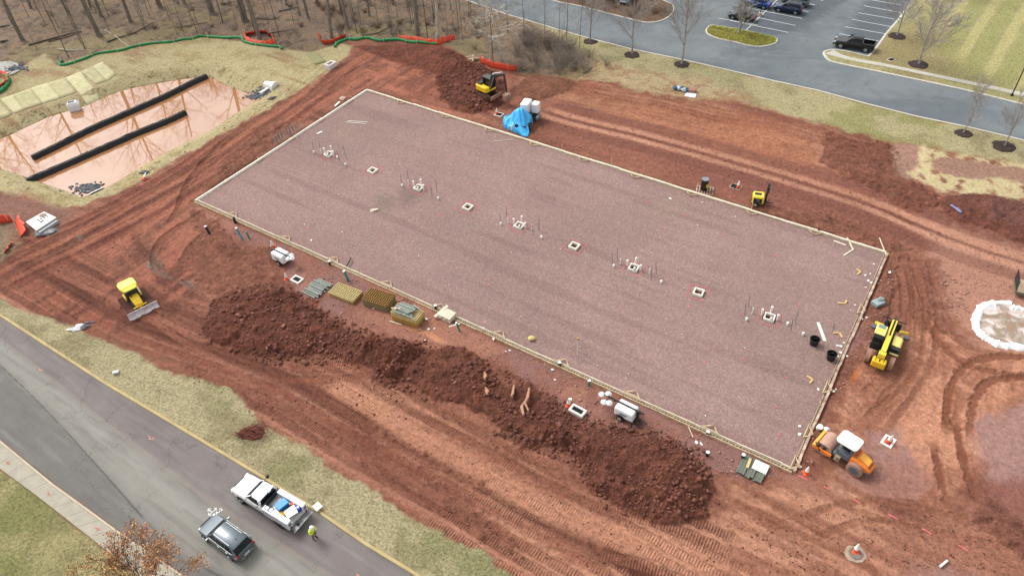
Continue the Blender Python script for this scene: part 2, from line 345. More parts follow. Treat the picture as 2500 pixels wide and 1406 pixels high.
band(smooth_line(GG([(2103,880),(2090,915),(2070,950)])),.28,(206,122,70),.9,.04,0); band(smooth_line(GG([(2158,898),(2145,925)])),.28,(200,116,66),.9,.04,0)
# spoil heaps -------------------------------------------------
HEAP=np.zeros(N)
def heap(px,hmax,slope,rough=1,c=(120,72,58),amp=1.0,world=False):
    P=px if world else GG(px); P=smooth_line(P+[P[0]],3)[:-1]; s=poly_sd(P,X,Y,8)+n2*amp*.5+n1*amp*.4
    i=np.nonzero(s>-.5)[0]; q=s[i]; h=hmax*(1-np.exp(-np.maximum(q,0)*slope/max(hmax,.01)))
    m=sstep(-.35,.35,q); w1,h1=worley(X[i]+n2[i]*.3,Y[i]+n3[i]*.2,.85,1); w2,h2=worley(X[i]+n3[i]*.1,Y[i],.34,2)
    lump=(h1*.55+.15)*np.clip(1-w1*1.5,0,1)**.7*.4+h2*np.clip(1-w2*1.4,0,1)*.22
    h=h*(1+.4*n1[i])+m*rough*(lump+.12*n2[i]); Z[i]+=np.maximum(h,0); HEAP[i]=np.maximum(HEAP[i],m)
    k=(m*.85)[:,None]; v=(1+.45*(h1-.5)*(w1<.6)+.3*n2[i]+.35*(h2-.5))[:,None]; Cc[i]=Cc[i]*(1-k)+alb(*c)*np.clip(v,.5,1.7)*k
    KR[i]=np.maximum(KR[i],m*.9); TM[i]*=(1-m)
heap([(495,800),(530,740),(600,705),(690,705),(745,735),(800,775),(850,800),(900,828),(960,835),(1030,852),(1010,900),(960,925),(900,905),(860,880),(760,868),(660,878),(580,860),(520,832)],1.35,.6,.8,amp=1.7)
heap([(905,835),(1040,850),(1130,865),(1190,895),(1240,925),(1300,940),(1360,990),(1440,1030),(1400,1090),(1280,1095),(1160,1020),(1010,950),(915,930)],.55,.35,.7,amp=2.4)
heap([(1330,1020),(1420,1035),(1500,1045),(1570,1052),(1640,1080),(1700,1110),(1740,1160),(1750,1210),(1722,1258),(1660,1270),(1580,1262),(1500,1235),(1430,1190),(1400,1130),(1330,1090)],1.9,.65,.8,amp=1.5)
heap([(1080,125),(1150,150),(1205,185),(1240,210),(1225,245),(1180,275),(1110,272),(1075,240),(1060,190)],1.0,.4,.7,(112,64,52),amp=1.8)
heap([(860,115),(1000,110),(1110,125),(1150,170),(1100,190),(950,150)],.5,.2,.4,(128,76,60))
heap([(2020,330),(2090,335),(2170,352),(2195,405),(2240,455),(2290,500),(2210,505),(2120,462),(2060,430),(2000,390)],.25,.2,.4,(136,86,70),amp=2.6)
heap([(2290,490),(2370,475),(2480,490),(2640,560),(2640,640),(2500,600),(2400,560),(2310,530)],.6,.3,.6,(124,76,64))
heap([(1590,560),(1660,520),(1850,510),(1890,540),(1800,545)],.0,.1,.0,C_D)
heap([(2360,1270),(2400,1200),(2470,1260),(2560,1330),(2600,1420),(2480,1360),(2420,1310)],.5,.3,.4,(146,96,80))
heap([(1300,185),(1260,215),(1290,250),(1380,225),(1400,200)],.5,.3,.4,(138,92,72))
for q in([(470,520),(560,650),(640,690),(700,640),(650,600),(580,590)],[(520,560),(460,620),(500,700),(620,740),(700,700)],[(900,1050),(1040,1120),(1150,1190),(1200,1200),(1060,1110)],[(1020,1190),(1150,1260),(1250,1320),(1180,1290)],[(2110,700),(2170,640),(2200,700),(2150,800),(2110,790)],[(1880,520),(2000,560),(2150,600),(2190,640),(2200,600),(2050,530)],[(560,380),(640,320),(700,300),(620,390),(500,470)]):
    heap(q,.12,.1,.25,(146,96,78),amp=2.4)
Cc*=np.array([1.22,1.19,1.15])
# grass, straw and woods ---------------------------------------
grs=fbm(X,Y,2.2,4,off=11); grl=fbm(X,Y,9,3,off=12)
def grass(px,soft,amp,base,dark,green,world=False,k=1.0):
    m,s=zone(px,soft,amp,world=world); q=m[:,None]
    c=alb(*base)*np.ones((N,1)); t=sstep(-.1,.4,grs)[:,None]; c=c*(1-t)+alb(*dark)*t
    t=sstep(.02,.4,grl+.3*grs)[:,None]; c=c*(1-t)+alb(*green)*t
    Cc[:]=Cc*(1-q)+c*q; KG[:]=KG*(1-m)+k*m; KR[:]=KR*(1-m)+.2*m; KV[:]=KV*(1-m); TM[:]*=(1-m); return m
GE=[(-60,720),(0,728),(40,748),(110,778),(190,802),(260,842),(330,862),(400,908),(480,928),(560,950),(600,992),(640,1042),(700,1072),(760,1102),(820,1150),(900,1192),(1000,1262),(1100,1312),(1180,1352),(1260,1408),(1400,1490)]
grass(GG(GE)+[KERB_NEAR[-1]]+KERB_NEAR[::-1][1:-1]+GG([(-700,420)]),.25,.55,(190,178,138),(166,154,116),(158,154,108),world=True)
grass(WALK_LOW+[(-5,-300),(-300,-300),(-300,60)],.2,.2,(176,166,118),(152,144,98),(148,146,94),world=True)
FG=[(1255,180),(1330,184),(1420,196),(1500,204),(1560,225),(1620,232),(1700,244),(1790,240),(1850,262),(1900,278),(1990,300),(2060,318),(2130,338),(2190,352),(2260,358),(2330,378),(2420,392),(2500,402),(2900,470)]
m=grass(GG(FG)+[KERB_FAR[-1]]+KERB_FAR[::-1][1:]+GG([(1180,120)]),.7,1.3,(190,178,134),(168,156,114),(164,160,104),world=True)
mm,_=zone([(1250,170),(1450,140),(1560,180),(1700,190),(1830,240),(1760,260),(1600,245),(1500,215),(1330,200)],1.5,1.5); paint(mm*m,(196,172,132),.8)
paint(mm*sstep(.0,.4,n2+n1*.5),(164,116,88),.6)
# mown lawn with wheel stripes
dirL=np.array(GG([(2380,180),(2500,-20)])); dl=dirL[1]-dirL[0]; dl/=np.linalg.norm(dl); qn=(X*dl[1]-Y*dl[0])
m=grass(ISLE_R[12:]+[(110,700),(900,700),(900,60)]+[ISLE_R[0]],.1,.0,(188,178,128),(170,162,114),(176,168,114),world=True)
mm,_=zone([(2290,120),(2330,30),(2420,-80),(2900,-100),(2900,330),(2500,235)],3,2); st=.5+.5*np.sin(qn*2*PI/4.6+n1*.7)
paint(mm*m*sstep(.35,.65,st),(172,172,106),.7); paint(mm*m*sstep(.6,.9,1-st),(206,196,134),.8)
mm,_=zone([(2060,130),(2200,70),(2290,60),(2310,170),(2250,200)],3,3); paint(mm*m,(160,138,100),.6)
# straw mulch around the pond and right of the haul road
STRAW=[(0,185),(60,160),(115,125),(140,160),(230,130),(350,106),(500,92),(600,102),(680,119),(760,128),(815,112),(858,112),(850,140),(800,175),(740,218),(640,275),(520,340),(400,410),(320,455),(200,505),(150,512),(60,480),(-20,470),(-200,480),(-600,480),(-600,200)]
m,_=zone(STRAW,.5,.9); paint(m,(206,190,144)); paint(m*sstep(.0,.5,grs+.4*n3),(184,164,116),.8); paint(m*sstep(.15,.5,n1*.6+an*.5),(176,142,106),.75); KG=KG*(1-m)+.9*m; KR=KR*(1-m)+.25*m; TM*=(1-m)
mm,_=zone([(0,470),(150,508),(200,510),(140,560),(60,560),(-200,620),(-300,480)],.8,1.2); paint(mm,(150,112,98),.75)
mm,_=zone([(-200,560),(20,540),(45,600),(0,640),(-200,640)],.8,1); paint(mm,(150,136,108),.8)
s=poly_sd(POND,X,Y,12); near=sstep(-7,-1,s)*m; paint(near*sstep(.25,.45,n3*.9+n2*.3),(120,104,78),.8)
SR=[(2250,362),(2330,380),(2500,405),(2900,480),(2900,560),(2500,490),(2400,480),(2300,470),(2220,430),(2240,400)]
dozed([(2180,352),(2250,362),(2270,430),(2200,440),(2180,400)],(176,136,118),.95,soft=.5,amp=.5,rough=.1)
m,_=zone(SR,.6,1.2); paint(m*sstep(-.35,.15,n2+n1*.3+.1),(222,204,156)); KG=np.maximum(KG,m*.6)
m2,_=zone([(2270,392),(2320,385),(2500,415),(2900,480),(2900,520),(2500,450),(2430,432),(2400,440),(2330,430),(2280,420)],.4,.8); paint(m2,(176,136,116)); KG*=(1-m2)
# woodland floor
WOOD=[(-900,205),(0,192),(60,160),(112,127),(118,138),(142,158),(230,130),(350,106),(500,92),(600,102),(680,119),(760,128),(815,112),(880,96),(1000,100),(1085,110),(1130,130),(1190,165),(1260,180),(1330,186),(1425,187),(1460,150),(1400,112),(1330,72),(1290,54),(1240,38),(1180,12),(1130,-10),(1020,-40),(900,-200),(-1500,-200)]
m,s=zone(WOOD,.5,.9); paint(m,(154,134,114)); paint(m*sstep(-.1,.4,n2+n1*.3),(168,134,104),.7); paint(m*sstep(.05,.4,-n2+n1*.4),(110,94,80),.75); paint(m*sstep(.2,.5,grl+.3*n2),(172,158,112),.7); paint(m*sstep(.1,.35,n3),(180,150,122),.45)
KG=KG*(1-m)+.7*m; KR=KR*(1-m)+.5*m; TM*=(1-m); Z+=m*.12*n2+m*.25*n1
# pond basin
s=poly_sd(POND,X,Y,6); Z=np.where(s>-3.2,Z*sstep(-.2,-3.2,s)-1.25*sstep(-3.2,.9,s)-.12*sstep(-.6,0,s)+n2*.05*sstep(-3.2,-2,s),Z)
m=sstep(-.75+0*s,-.2,s+n2*.25); paint(m,(140,86,64),.85); KG*=(1-m)
# general relief
Z+=np.where(s<-3,1,0)*(.035*n2*(1-KG)+.05*n1*(1-KG)+.012*n3)*sstep(0,.3,KR)
# flat seats for pad, roads, walks
PADW=[tuple(B(u,v)[:2]) for u,v in((-.35,-.35),(LU+.35,-.35),(LU+.35,LV+.35),(-.35,LV+.35))]
def seat(P,z,grow=.1):
    s=poly_sd(P,X,Y,2); t=sstep(-.3-grow,-grow,s); Z[:]=Z*(1-t)+z*t
seat(PADW,-.05)
ROADP=KERB_NEAR+KERB_WALK[::-1]
seat(ROADP,-.1,.02); seat(KERB_WALK+WALK_LOW[::-1],.02,.0); seat(LOT,-.1,.02)
for I in(ISLE_1,ISLE_2):
    s=poly_sd(I,X,Y,2); t=sstep(-.1,.15,s); Z=Z*(1-t)+.0*t
for (px_,py_,r_) in ((718,684,1.5),(1410,1007,1.8),(2168,1080,1.8),(1217,281,1.3),(1797,456,1.3),(1718,465,1.4),(1530,1010,2.2),(690,632,2),(1850,492,1.8),(2150,860,3),(2050,1135,3),(840,1146,0),(1275,310,2.5),(2086,1352,1.2),(335,735,0),(850,710,2.5),(925,735,2.5),(990,770,2.5),(1838,1146,1.6),(778,703,1.6)):
    if r_:
        g_=G(px_,py_,.1); d_=np.hypot(X-g_.x,Y-g_.y); t_=1-sstep(r_,r_*1.5+.4,d_); Z=Z*(1-t_)+.09*t_
def HZ(x,y):
    """terrain height"""
    r=np.interp(y,rows,np.arange(NR)); u=x/float(hw(np.array([y]))[0]); c=np.interp(u,cols,np.arange(NC))
    i=min(int(r),NR-2);j=min(int(c),NC-2);a=r-i;b=c-j;g=ZG
    return float((g[i,j]*(1-a)+g[i+1,j]*a)*(1-b)+(g[i,j+1]*(1-a)+g[i+1,j+1]*a)*b)
ZG=Z.reshape(NR,NC)
def GT(px,py,dz=0):
    """point of the terrain seen at a pixel"""
    z=0.
    for _ in range(6): p=G(px,py,z); z=HZ(p.x,p.y)
    p=G(px,py,z+dz); return Vector((p.x,p.y,z+dz))
def on(x,y,dz=0): return Vector((x,y,HZ(x,y)+dz))
me=bpy.data.meshes.new('ground'); me.vertices.add(N); co=np.stack([X,Y,Z],1).astype(np.float32); me.vertices.foreach_set('co',co.ravel())
ii=(np.arange(NR-1)[:,None]*NC+np.arange(NC-1)[None,:]).ravel(); q=np.stack([ii,ii+1,ii+NC+1,ii+NC],1).astype(np.int32)
me.loops.add(q.size); me.loops.foreach_set('vertex_index',q.ravel()); me.polygons.add(len(q)); me.polygons.foreach_set('loop_start',np.arange(0,q.size,4,dtype=np.int32))
me.polygons.foreach_set('use_smooth',np.ones(len(q),bool)); me.update(calc_edges=True)
def attr(me,name,arr):
    a=me.attributes.new(name,'FLOAT_COLOR','POINT'); b=np.ones((len(arr),4),np.float32); b[:,:arr.shape[1]]=arr; a.data.foreach_set('color',b.ravel())
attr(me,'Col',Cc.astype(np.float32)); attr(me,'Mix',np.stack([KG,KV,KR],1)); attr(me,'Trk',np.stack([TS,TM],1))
ground=bpy.data.objects.new('ground',me); COL.objects.link(ground); tag(ground,kind='structure')
# ground material ---------------------------------------------
def node(t,ty,ins=None,**kw):
    n=t.nodes.new(ty)
    for k,v in kw.items(): setattr(n,k,v)
    for k,v in (ins or {}).items():
        if hasattr(v,'links') or isinstance(v,bpy.types.NodeSocket): t.links.new(v,n.inputs[k])
        else: n.inputs[k].default_value=v
    return n
def math_(t,op,a,b=None,c=None):
    ins={0:a}
    if b is not None: ins[1]=b
    if c is not None: ins[2]=c
    return node(t,'ShaderNodeMath',ins,operation=op).outputs[0]
def ground_mat(name,colattr=True,rough=.9):
    m=bpy.data.materials.new(name); m.use_nodes=True; t=m.node_tree; b=t.nodes['Principled BSDF']; b.inputs['Roughness'].default_value=rough; b.inputs['Specular IOR Level'].default_value=.2
    P=node(t,'ShaderNodeNewGeometry').outputs['Position']
    at=lambda n:node(t,'ShaderNodeAttribute',attribute_name=n)
    C=at('Col').outputs['Color']; mx=node(t,'ShaderNodeSeparateColor',{0:at('Mix').outputs['Color']}).outputs; tk=node(t,'ShaderNodeSeparateColor',{0:at('Trk').outputs['Color']}).outputs
    nz=lambda sc,de=3,ro=.6,P=P:node(t,'ShaderNodeTexNoise',{'Vector':P,'Scale':sc,'Detail':de,'Roughness':ro}).outputs[0]
    warp=node(t,'ShaderNodeMix',{0:.12,4:P,5:node(t,'ShaderNodeTexNoise',{'Vector':P,'Scale':2.5,'Detail':2}).outputs[1]},data_type='VECTOR').outputs[1]
    gn=nz(5.5,5,.75); fine=nz(16,3,.7); vo=node(t,'ShaderNodeTexVoronoi',{'Vector':P,'Scale':7.}); v2=node(t,'ShaderNodeTexVoronoi',{'Vector':P,'Scale':13.})
    rr=lambda x,a,b,c,d:node(t,'ShaderNodeMapRange',{0:x,1:a,2:b,3:c,4:d}).outputs[0]
    # grass blades clumps: strong fine contrast
    g=math_(t,'MULTIPLY',rr(gn,.3,.7,-.62,.62),mx[0]); g=math_(t,'MULTIPLY_ADD',math_(t,'MULTIPLY',rr(fine,.3,.7,-.3,.3),mx[0]),1,g)
    sp=math_(t,'MULTIPLY',rr(node(t,'ShaderNodeSeparateColor',{0:v2.outputs['Color']}).outputs[0],0,1,-.26,.28),mx[1])
    big=math_(t,'MULTIPLY',rr(node(t,'ShaderNodeSeparateColor',{0:vo.outputs['Color']}).outputs[1],.8,1,-.03,.22),mx[1])
    so=math_(t,'MULTIPLY',rr(nz(2.2,8,.82),.3,.7,-.5,.5),math_(t,'MAXIMUM',math_(t,'SUBTRACT',math_(t,'MULTIPLY_ADD',mx[1],-.85,1.05),mx[0]),.08))
    so=math_(t,'ADD',so,math_(t,'MULTIPLY',rr(nz(7.5,4,.75),.3,.7,-.26,.26),math_(t,'MAXIMUM',math_(t,'SUBTRACT',math_(t,'MULTIPLY_ADD',mx[1],-.7,1.05),mx[0]),.1)))
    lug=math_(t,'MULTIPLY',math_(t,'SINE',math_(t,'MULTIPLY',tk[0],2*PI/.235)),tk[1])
    s=math_(t,'ADD',math_(t,'ADD',g,sp),math_(t,'ADD',big,so)); s=math_(t,'MULTIPLY_ADD',lug,.26,s); s=math_(t,'MAXIMUM',math_(t,'ADD',s,1),.25)  # lug crests lighter, grooves darker: dry soil tone plus painted ridge shade
    cm=node(t,'ShaderNodeMix',{0:1.,6:C,7:s},data_type='RGBA',blend_type='MULTIPLY').outputs[2]; t.links.new(cm,b.inputs['Base Color'])
    h=math_(t,'MULTIPLY',gn,math_(t,'MULTIPLY',mx[0],.12)); h=math_(t,'MULTIPLY_ADD',math_(t,'MULTIPLY',nz(4,8,.8),mx[2]),.42,h)
    h=math_(t,'MULTIPLY_ADD',lug,.05,h); h=math_(t,'MULTIPLY_ADD',math_(t,'MULTIPLY',v2.outputs['Distance'],mx[1]),-.02,h)
    bp=node(t,'ShaderNodeBump',{'Height':h,'Strength':.9,'Distance':1.}); t.links.new(bp.outputs[0],b.inputs['Normal'])
    return m
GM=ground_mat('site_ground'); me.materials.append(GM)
# ---------------------------------------------------------------- pond water
def poly_obj(name,P,z,m,kind='structure'):
    me=bpy.data.meshes.new(name); vs=[Vector((p[0],p[1],z)) for p in P]; fs=tessellate_polygon([vs]); me.from_pydata(vs,[],fs); me.materials.append(m)
    bm=bmesh.new(); bm.from_mesh(me); bmesh.ops.recalc_face_normals(bm,faces=bm.faces)
    if sum(f.normal.z for f in bm.faces)<0: bmesh.ops.reverse_faces(bm,faces=bm.faces)
    bm.to_mesh(me); bm.free(); o=bpy.data.objects.new(name,me); COL.objects.link(o); return tag(o,kind=kind)
def water_mat():
    m=bpy.data.materials.new('muddy_water'); m.use_nodes=True; t=m.node_tree; b=t.nodes['Principled BSDF']
    P=node(t,'ShaderNodeNewGeometry').outputs['Position']; n=node(t,'ShaderNodeTexNoise',{'Vector':P,'Scale':.12,'Detail':3}).outputs[0]
    r=node(t,'ShaderNodeMapRange',{0:n,1:.35,2:.65}).outputs[0]
    c=node(t,'ShaderNodeMix',{0:r,6:tuple(alb(204,148,100))+(1,),7:tuple(alb(196,138,98))+(1,)},data_type='RGBA').outputs[2]
    t.links.new(c,b.inputs['Base Color']); b.inputs['Roughness'].default_value=.03; b.inputs['IOR'].default_value=2.0
    w=node(t,'ShaderNodeTexNoise',{'Vector':P,'Scale':1.5,'Detail':2}).outputs[0]; bp=node(t,'ShaderNodeBump',{'Height':w,'Strength':.05,'Distance':.02}); t.links.new(bp.outputs[0],b.inputs['Normal'])
    return m
Pm=np.array(POND); cpx=Pm.mean(0)
s_out=[tuple(p) for p in off(POND+[POND[0]],.7)][:-1]
if abs(np.array(s_out)-cpx).max()<abs(Pm-cpx).max(): s_out=[tuple(p) for p in off(POND+[POND[0]],-.7)][:-1]
water=poly_obj('water',s_out,WZ,water_mat())
# ---------------------------------------------------------------- asphalt, kerbs, walks
def resample(line,step):
    P=[np.array(p) for p in line]; out=[P[0]]; 
    for a,b in zip(P[:-1],P[1:]):
        n=max(1,int(np.linalg.norm(b-a)/step)); out+= [a+(b-a)*(k+1)/n for k in range(n)]
    return np.array(out)
def asphalt_mat(name,tint=0):
    m=bpy.data.materials.new(name); m.use_nodes=True; t=m.node_tree; b=t.nodes['Principled BSDF']; b.inputs['Roughness'].default_value=.85; b.inputs['Specular IOR Level'].default_value=.3
    P=node(t,'ShaderNodeNewGeometry').outputs['Position']; C=node(t,'ShaderNodeAttribute',attribute_name='Col').outputs['Color']
    nz=lambda sc,de=3,ro=.6:node(t,'ShaderNodeTexNoise',{'Vector':P,'Scale':sc,'Detail':de,'Roughness':ro})
    rr=lambda x,a,b,c,d:node(t,'ShaderNodeMapRange',{0:x,1:a,2:b,3:c,4:d}).outputs[0]
    w=node(t,'ShaderNodeVectorMath',{0:P,1:node(t,'ShaderNodeVectorMath',{0:nz(1.3,4,.7).outputs[1],3:2.2},operation='SCALE').outputs[0]},operation='ADD').outputs[0]
    def crack(sc,wid,lo):
        v=node(t,'ShaderNodeTexVoronoi',{'Vector':w,'Scale':sc},feature='DISTANCE_TO_EDGE').outputs[0]
        k=rr(v,0,wid,1,0); return math_(t,'MULTIPLY',k,rr(nz(.13,2).outputs[0],lo,lo+.08,0,1))
    k=math_(t,'MAXIMUM',crack(.16,.009,.44),math_(t,'MULTIPLY',crack(.7,.025,.57),.6))
    s=math_(t,'ADD',rr(nz(9,4,.8).outputs[0],.3,.7,.93,1.07),rr(nz(.5,4).outputs[0],.3,.7,-.07,.07)); s=math_(t,'MULTIPLY',s,math_(t,'MULTIPLY_ADD',k,-.42,1))
    t.links.new(node(t,'ShaderNodeMix',{0:1.,6:C,7:s},data_type='RGBA',blend_type='MULTIPLY').outputs[2],b.inputs['Base Color']); return m
ASM=asphalt_mat('asphalt')
def strip_grid(name,La,Lb,nu,nv,z,colfn,m):
    A=np.array(La);Bq=np.array(Lb)
    def at(P,k):
        d=np.concatenate([[0],np.cumsum(np.linalg.norm(np.diff(P,axis=0),axis=1))]); s=np.linspace(0,d[-1],k); return np.stack([np.interp(s,d,P[:,0]),np.interp(s,d,P[:,1])],1)
    a=at(A,nu);b=at(Bq,nu); t=np.linspace(0,1,nv)[None,:,None]; G_=a[:,None]*(1-t)+b[:,None]*t; x=G_[...,0].ravel();y=G_[...,1].ravel()
    me=bpy.data.meshes.new(name); i=(np.arange(nu-1)[:,None]*nv+np.arange(nv-1)[None]).ravel(); q=np.stack([i,i+nv,i+nv+1,i+1],1)
    me.from_pydata(np.stack([x,y,np.full(len(x),z)],1).tolist(),[],q.tolist()); tt=np.tile(np.linspace(0,1,nv),nu); c=colfn(x,y,tt,np.linalg.norm(b-a,axis=1).repeat(nv))
    attr(me,'Col',c.astype(np.float32)); me.materials.append(m); bm=bmesh.new(); bm.from_mesh(me)
    if bm.faces and next(iter(bm.faces)).normal.z<0: bmesh.ops.reverse_faces(bm,faces=bm.faces)
    bm.to_mesh(me); bm.free(); o=bpy.data.objects.new(name,me); COL.objects.link(o); return tag(o,kind='structure')
def lerp(c,m,col,a=1): m=np.clip(m*a,0,1)[:,None]; return c*(1-m)+alb(*col)*m
def road_col(x,y,t,wd):
    d=t*wd; n=fbm(x,y,3,3,off=20); c=np.ones((len(x),1))*alb(142,138,132); f=fbm((x*U.x+y*U.y)/9,(x*U.y-y*U.x),.5,4,off=22)
    g=lambda a,b,s=.3:sstep(a-s,a+s,d)*(1-sstep(b-s,b+s,d))
    c=lerp(c,g(0,3.6),(140,130,128),.95); c=lerp(c,g(3.55,3.85,.06),(160,142,132),.7); c=lerp(c,g(4.0,7.6,.8),(164,160,150),.85); c=lerp(c,g(4.8,5.6,.4),(172,168,160),.6)
    c=lerp(c,g(8.1,30,.3),(126,122,117),.85); c=lerp(c,sstep(.1,.5,f),(160,157,150),.35); c=lerp(c,sstep(.1,.5,-f),(112,108,106),.35)
    c=lerp(c,g(8.0,8.15,.04)*sstep(-.15,.1,n),(78,74,72),.8); return c
n0=[]
road=strip_grid('road',KERB_NEAR,KERB_WALK,420,90,0,road_col,ASM)
# driveway and car park: one sheet
def grid_poly(name,P,step,z,colfn,m):
    Pn=np.array(P); xs=np.arange(Pn[:,0].min(),Pn[:,0].max()+step,step); ys=np.arange(Pn[:,1].min(),Pn[:,1].max()+step,step)
    x,y=np.meshgrid(xs,ys); n0,n1_=x.shape; x=x.ravel();y=y.ravel(); s=poly_sd(P,x,y,3)
    return x,y,s,n0,n1_
def lot_col(x,y):
    c=np.ones((len(x),1))*alb(124,132,136); n=fbm(x,y,7,4,off=31); f=fbm((x*.95-y*.3)/9,(x*.3+y*.95),.8,4,off=33)
    c=lerp(c,sstep(0,.5,n),(142,149,152),.7); c=lerp(c,sstep(0,.5,-n),(112,120,126),.7); c=lerp(c,sstep(0,.4,f),(148,153,154),.4)
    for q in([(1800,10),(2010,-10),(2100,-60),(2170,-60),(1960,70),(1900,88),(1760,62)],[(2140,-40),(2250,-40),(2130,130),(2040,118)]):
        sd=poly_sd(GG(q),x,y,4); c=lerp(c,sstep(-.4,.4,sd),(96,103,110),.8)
    L=KERB_FAR; i,d,s,_=line_ds(L,x,y,3); mk=np.zeros(len(x)); mk[i]=1-sstep(.2,1.6,np.abs(d)); return lerp(c,mk,(108,114,120),.5)
Pn=np.array(LOT); x0,x1=Pn[:,0].min(),Pn[:,0].max(); y0,y1=Pn[:,1].min(),Pn[:,1].max()
xs=np.arange(x0-.5,x1+1,.5); ys=np.arange(y0-.5,y1+1,.5); gx_,gy_=np.meshgrid(xs,ys); fx=gx_.ravel(); fy=gy_.ravel(); s=poly_sd(LOT,fx,fy,3)
bmq=bmesh.new(); vv_=[bmq.verts.new((a,b,0)) for a,b in LOT]; 
for tri in tessellate_polygon([[Vector((a,b,0)) for a,b in LOT]]): bmq.faces.new([vv_[k] for k in tri])
for ax,arr in((0,np.arange(x0,x1,1.2)),(1,np.arange(y0,y1,1.2))):
    for v in arr:
        p=[0,0,0];p[ax]=v;nn=[0,0,0];nn[ax]=1; bmesh.ops.bisect_plane(bmq,geom=bmq.verts[:]+bmq.edges[:]+bmq.faces[:],plane_co=p,plane_no=nn)
for f in bmq.faces:
    if f.normal.z<0: f.normal_flip()
me=bpy.data.meshes.new('parking_lot'); bmq.to_mesh(me); bmq.free(); cc=np.zeros(len(me.vertices)*3,np.float32); me.vertices.foreach_get('co',cc); cc=cc.reshape(-1,3)
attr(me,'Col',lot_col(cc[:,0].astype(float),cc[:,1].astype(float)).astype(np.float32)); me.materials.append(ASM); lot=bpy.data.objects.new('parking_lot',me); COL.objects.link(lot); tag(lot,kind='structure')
CON=mat('kerb_concrete',alb(212,198,172),.9,noise=.12,nscale=.9,bump=.2); CON2=mat('pale_kerb',alb(214,210,196),.9,noise=.12,nscale=.9); TANK=mat('tan_kerb',alb(206,184,132),.9,noise=.15,nscale=.7,bump=.2)
def kerb(name,line,w,m,z0=-.1,z1=.13,closed=False,side=1):
    P=np.array(line); n=len(P)
    if closed: T=np.roll(P,-1,0)-np.roll(P,1,0)
    else: T=np.gradient(P,axis=0)
    T/=np.linalg.norm(T,axis=1)[:,None]; Nn=np.stack([T[:,1],-T[:,0]],1)*side; b=MB()
    secs=[[(p[0]+q[0]*o,p[1]+q[1]*o,z) for o,z in((-.02,z0),(0,z1-.03),(.04,z1),(w,z1),(w,z0))] for p,q in zip(P,Nn)]
    if closed: secs.append(secs[0])
    b.loft(secs,caps=not closed); o=b.build(name,m); return tag(o,kind='structure')
def side_of(line,inner):
    a,b=np.array(line[0]),np.array(line[1]); d=b-a; nrm=np.array([d[1],-d[0]]); return 1 if nrm@(np.array(inner)-a)>0 else -1
kerb('kerb',[tuple(p) for p in resample(KERB_NEAR,4)],.26,TANK,side=-side_of(KERB_NEAR[1:3],KERB_WALK[1]))
kerb('kerb',[tuple(p) for p in resample(KERB_WALK,4)],.18,CON,side=-side_of(KERB_WALK[1:3],KERB_NEAR[1]))
kerb('kerb',[tuple(p) for p in resample(KERB_FAR,4)],.3,CON2,side=-side_of(KERB_FAR[6:8],G(1700,100)[:2]))
kerb('kerb',ISLE_R,.32,CON2,side=-side_of(ISLE_R[8:10],G(2200,220)[:2]))
for I in(ISLE_1,ISLE_2):
    c=np.array(I).mean(0); sdn=side_of(I[0:2],tuple(c)); kerb('kerb',I,.22,CON2,closed=True,side=sdn)
def top_patch(name,I,z,m,shrink=.2):
    c=np.array(I).mean(0); o=off(I+[I[0]],shrink)[:-1]
    if np.linalg.norm(np.array(o)-c,axis=1).mean()>np.linalg.norm(np.array(I)-c,axis=1).mean(): o=off(I+[I[0]],-shrink)[:-1]
    return poly_obj(name,o,z,m)
def mix_mat(name,a,b_,sc,fine=.3,bump=.4,rough=.95):
    m=bpy.data.materials.new(name); m.use_nodes=True; t=m.node_tree; b=t.nodes['Principled BSDF']; b.inputs['Roughness'].default_value=rough; b.inputs['Specular IOR Level'].default_value=.2
    P=node(t,'ShaderNodeNewGeometry').outputs['Position']; n=node(t,'ShaderNodeTexNoise',{'Vector':P,'Scale':sc,'Detail':5,'Roughness':.7}).outputs[0]
    f=node(t,'ShaderNodeTexNoise',{'Vector':P,'Scale':sc*6,'Detail':3,'Roughness':.7}).outputs[0]
    r=node(t,'ShaderNodeMapRange',{0:n,1:.35,2:.65}).outputs[0]; r2=node(t,'ShaderNodeMapRange',{0:f,1:.3,2:.7,3:1-fine,4:1+fine}).outputs[0]
    c=node(t,'ShaderNodeMix',{0:r,6:tuple(alb(*a))+(1,),7:tuple(alb(*b_))+(1,)},data_type='RGBA').outputs[2]
    t.links.new(node(t,'ShaderNodeMix',{0:1.,6:c,7:r2},data_type='RGBA',blend_type='MULTIPLY').outputs[2],b.inputs['Base Color'])
    if bump: bp=node(t,'ShaderNodeBump',{'Height':f,'Strength':bump,'Distance':.15}); t.links.new(bp.outputs[0],b.inputs['Normal'])
    return m
MULCH=mix_mat('mulch',(104,84,70),(140,112,92),1.2,.4); BARK=mix_mat('dark_mulch',(64,54,52),(92,76,72),2,.4)
top_patch('mulch_bed',ISLE_1,.12,MULCH); top_patch('juniper_bed_soil',ISLE_2,.1,mix_mat('juniper_soil',(120,116,50),(150,140,70),1.5,.4))
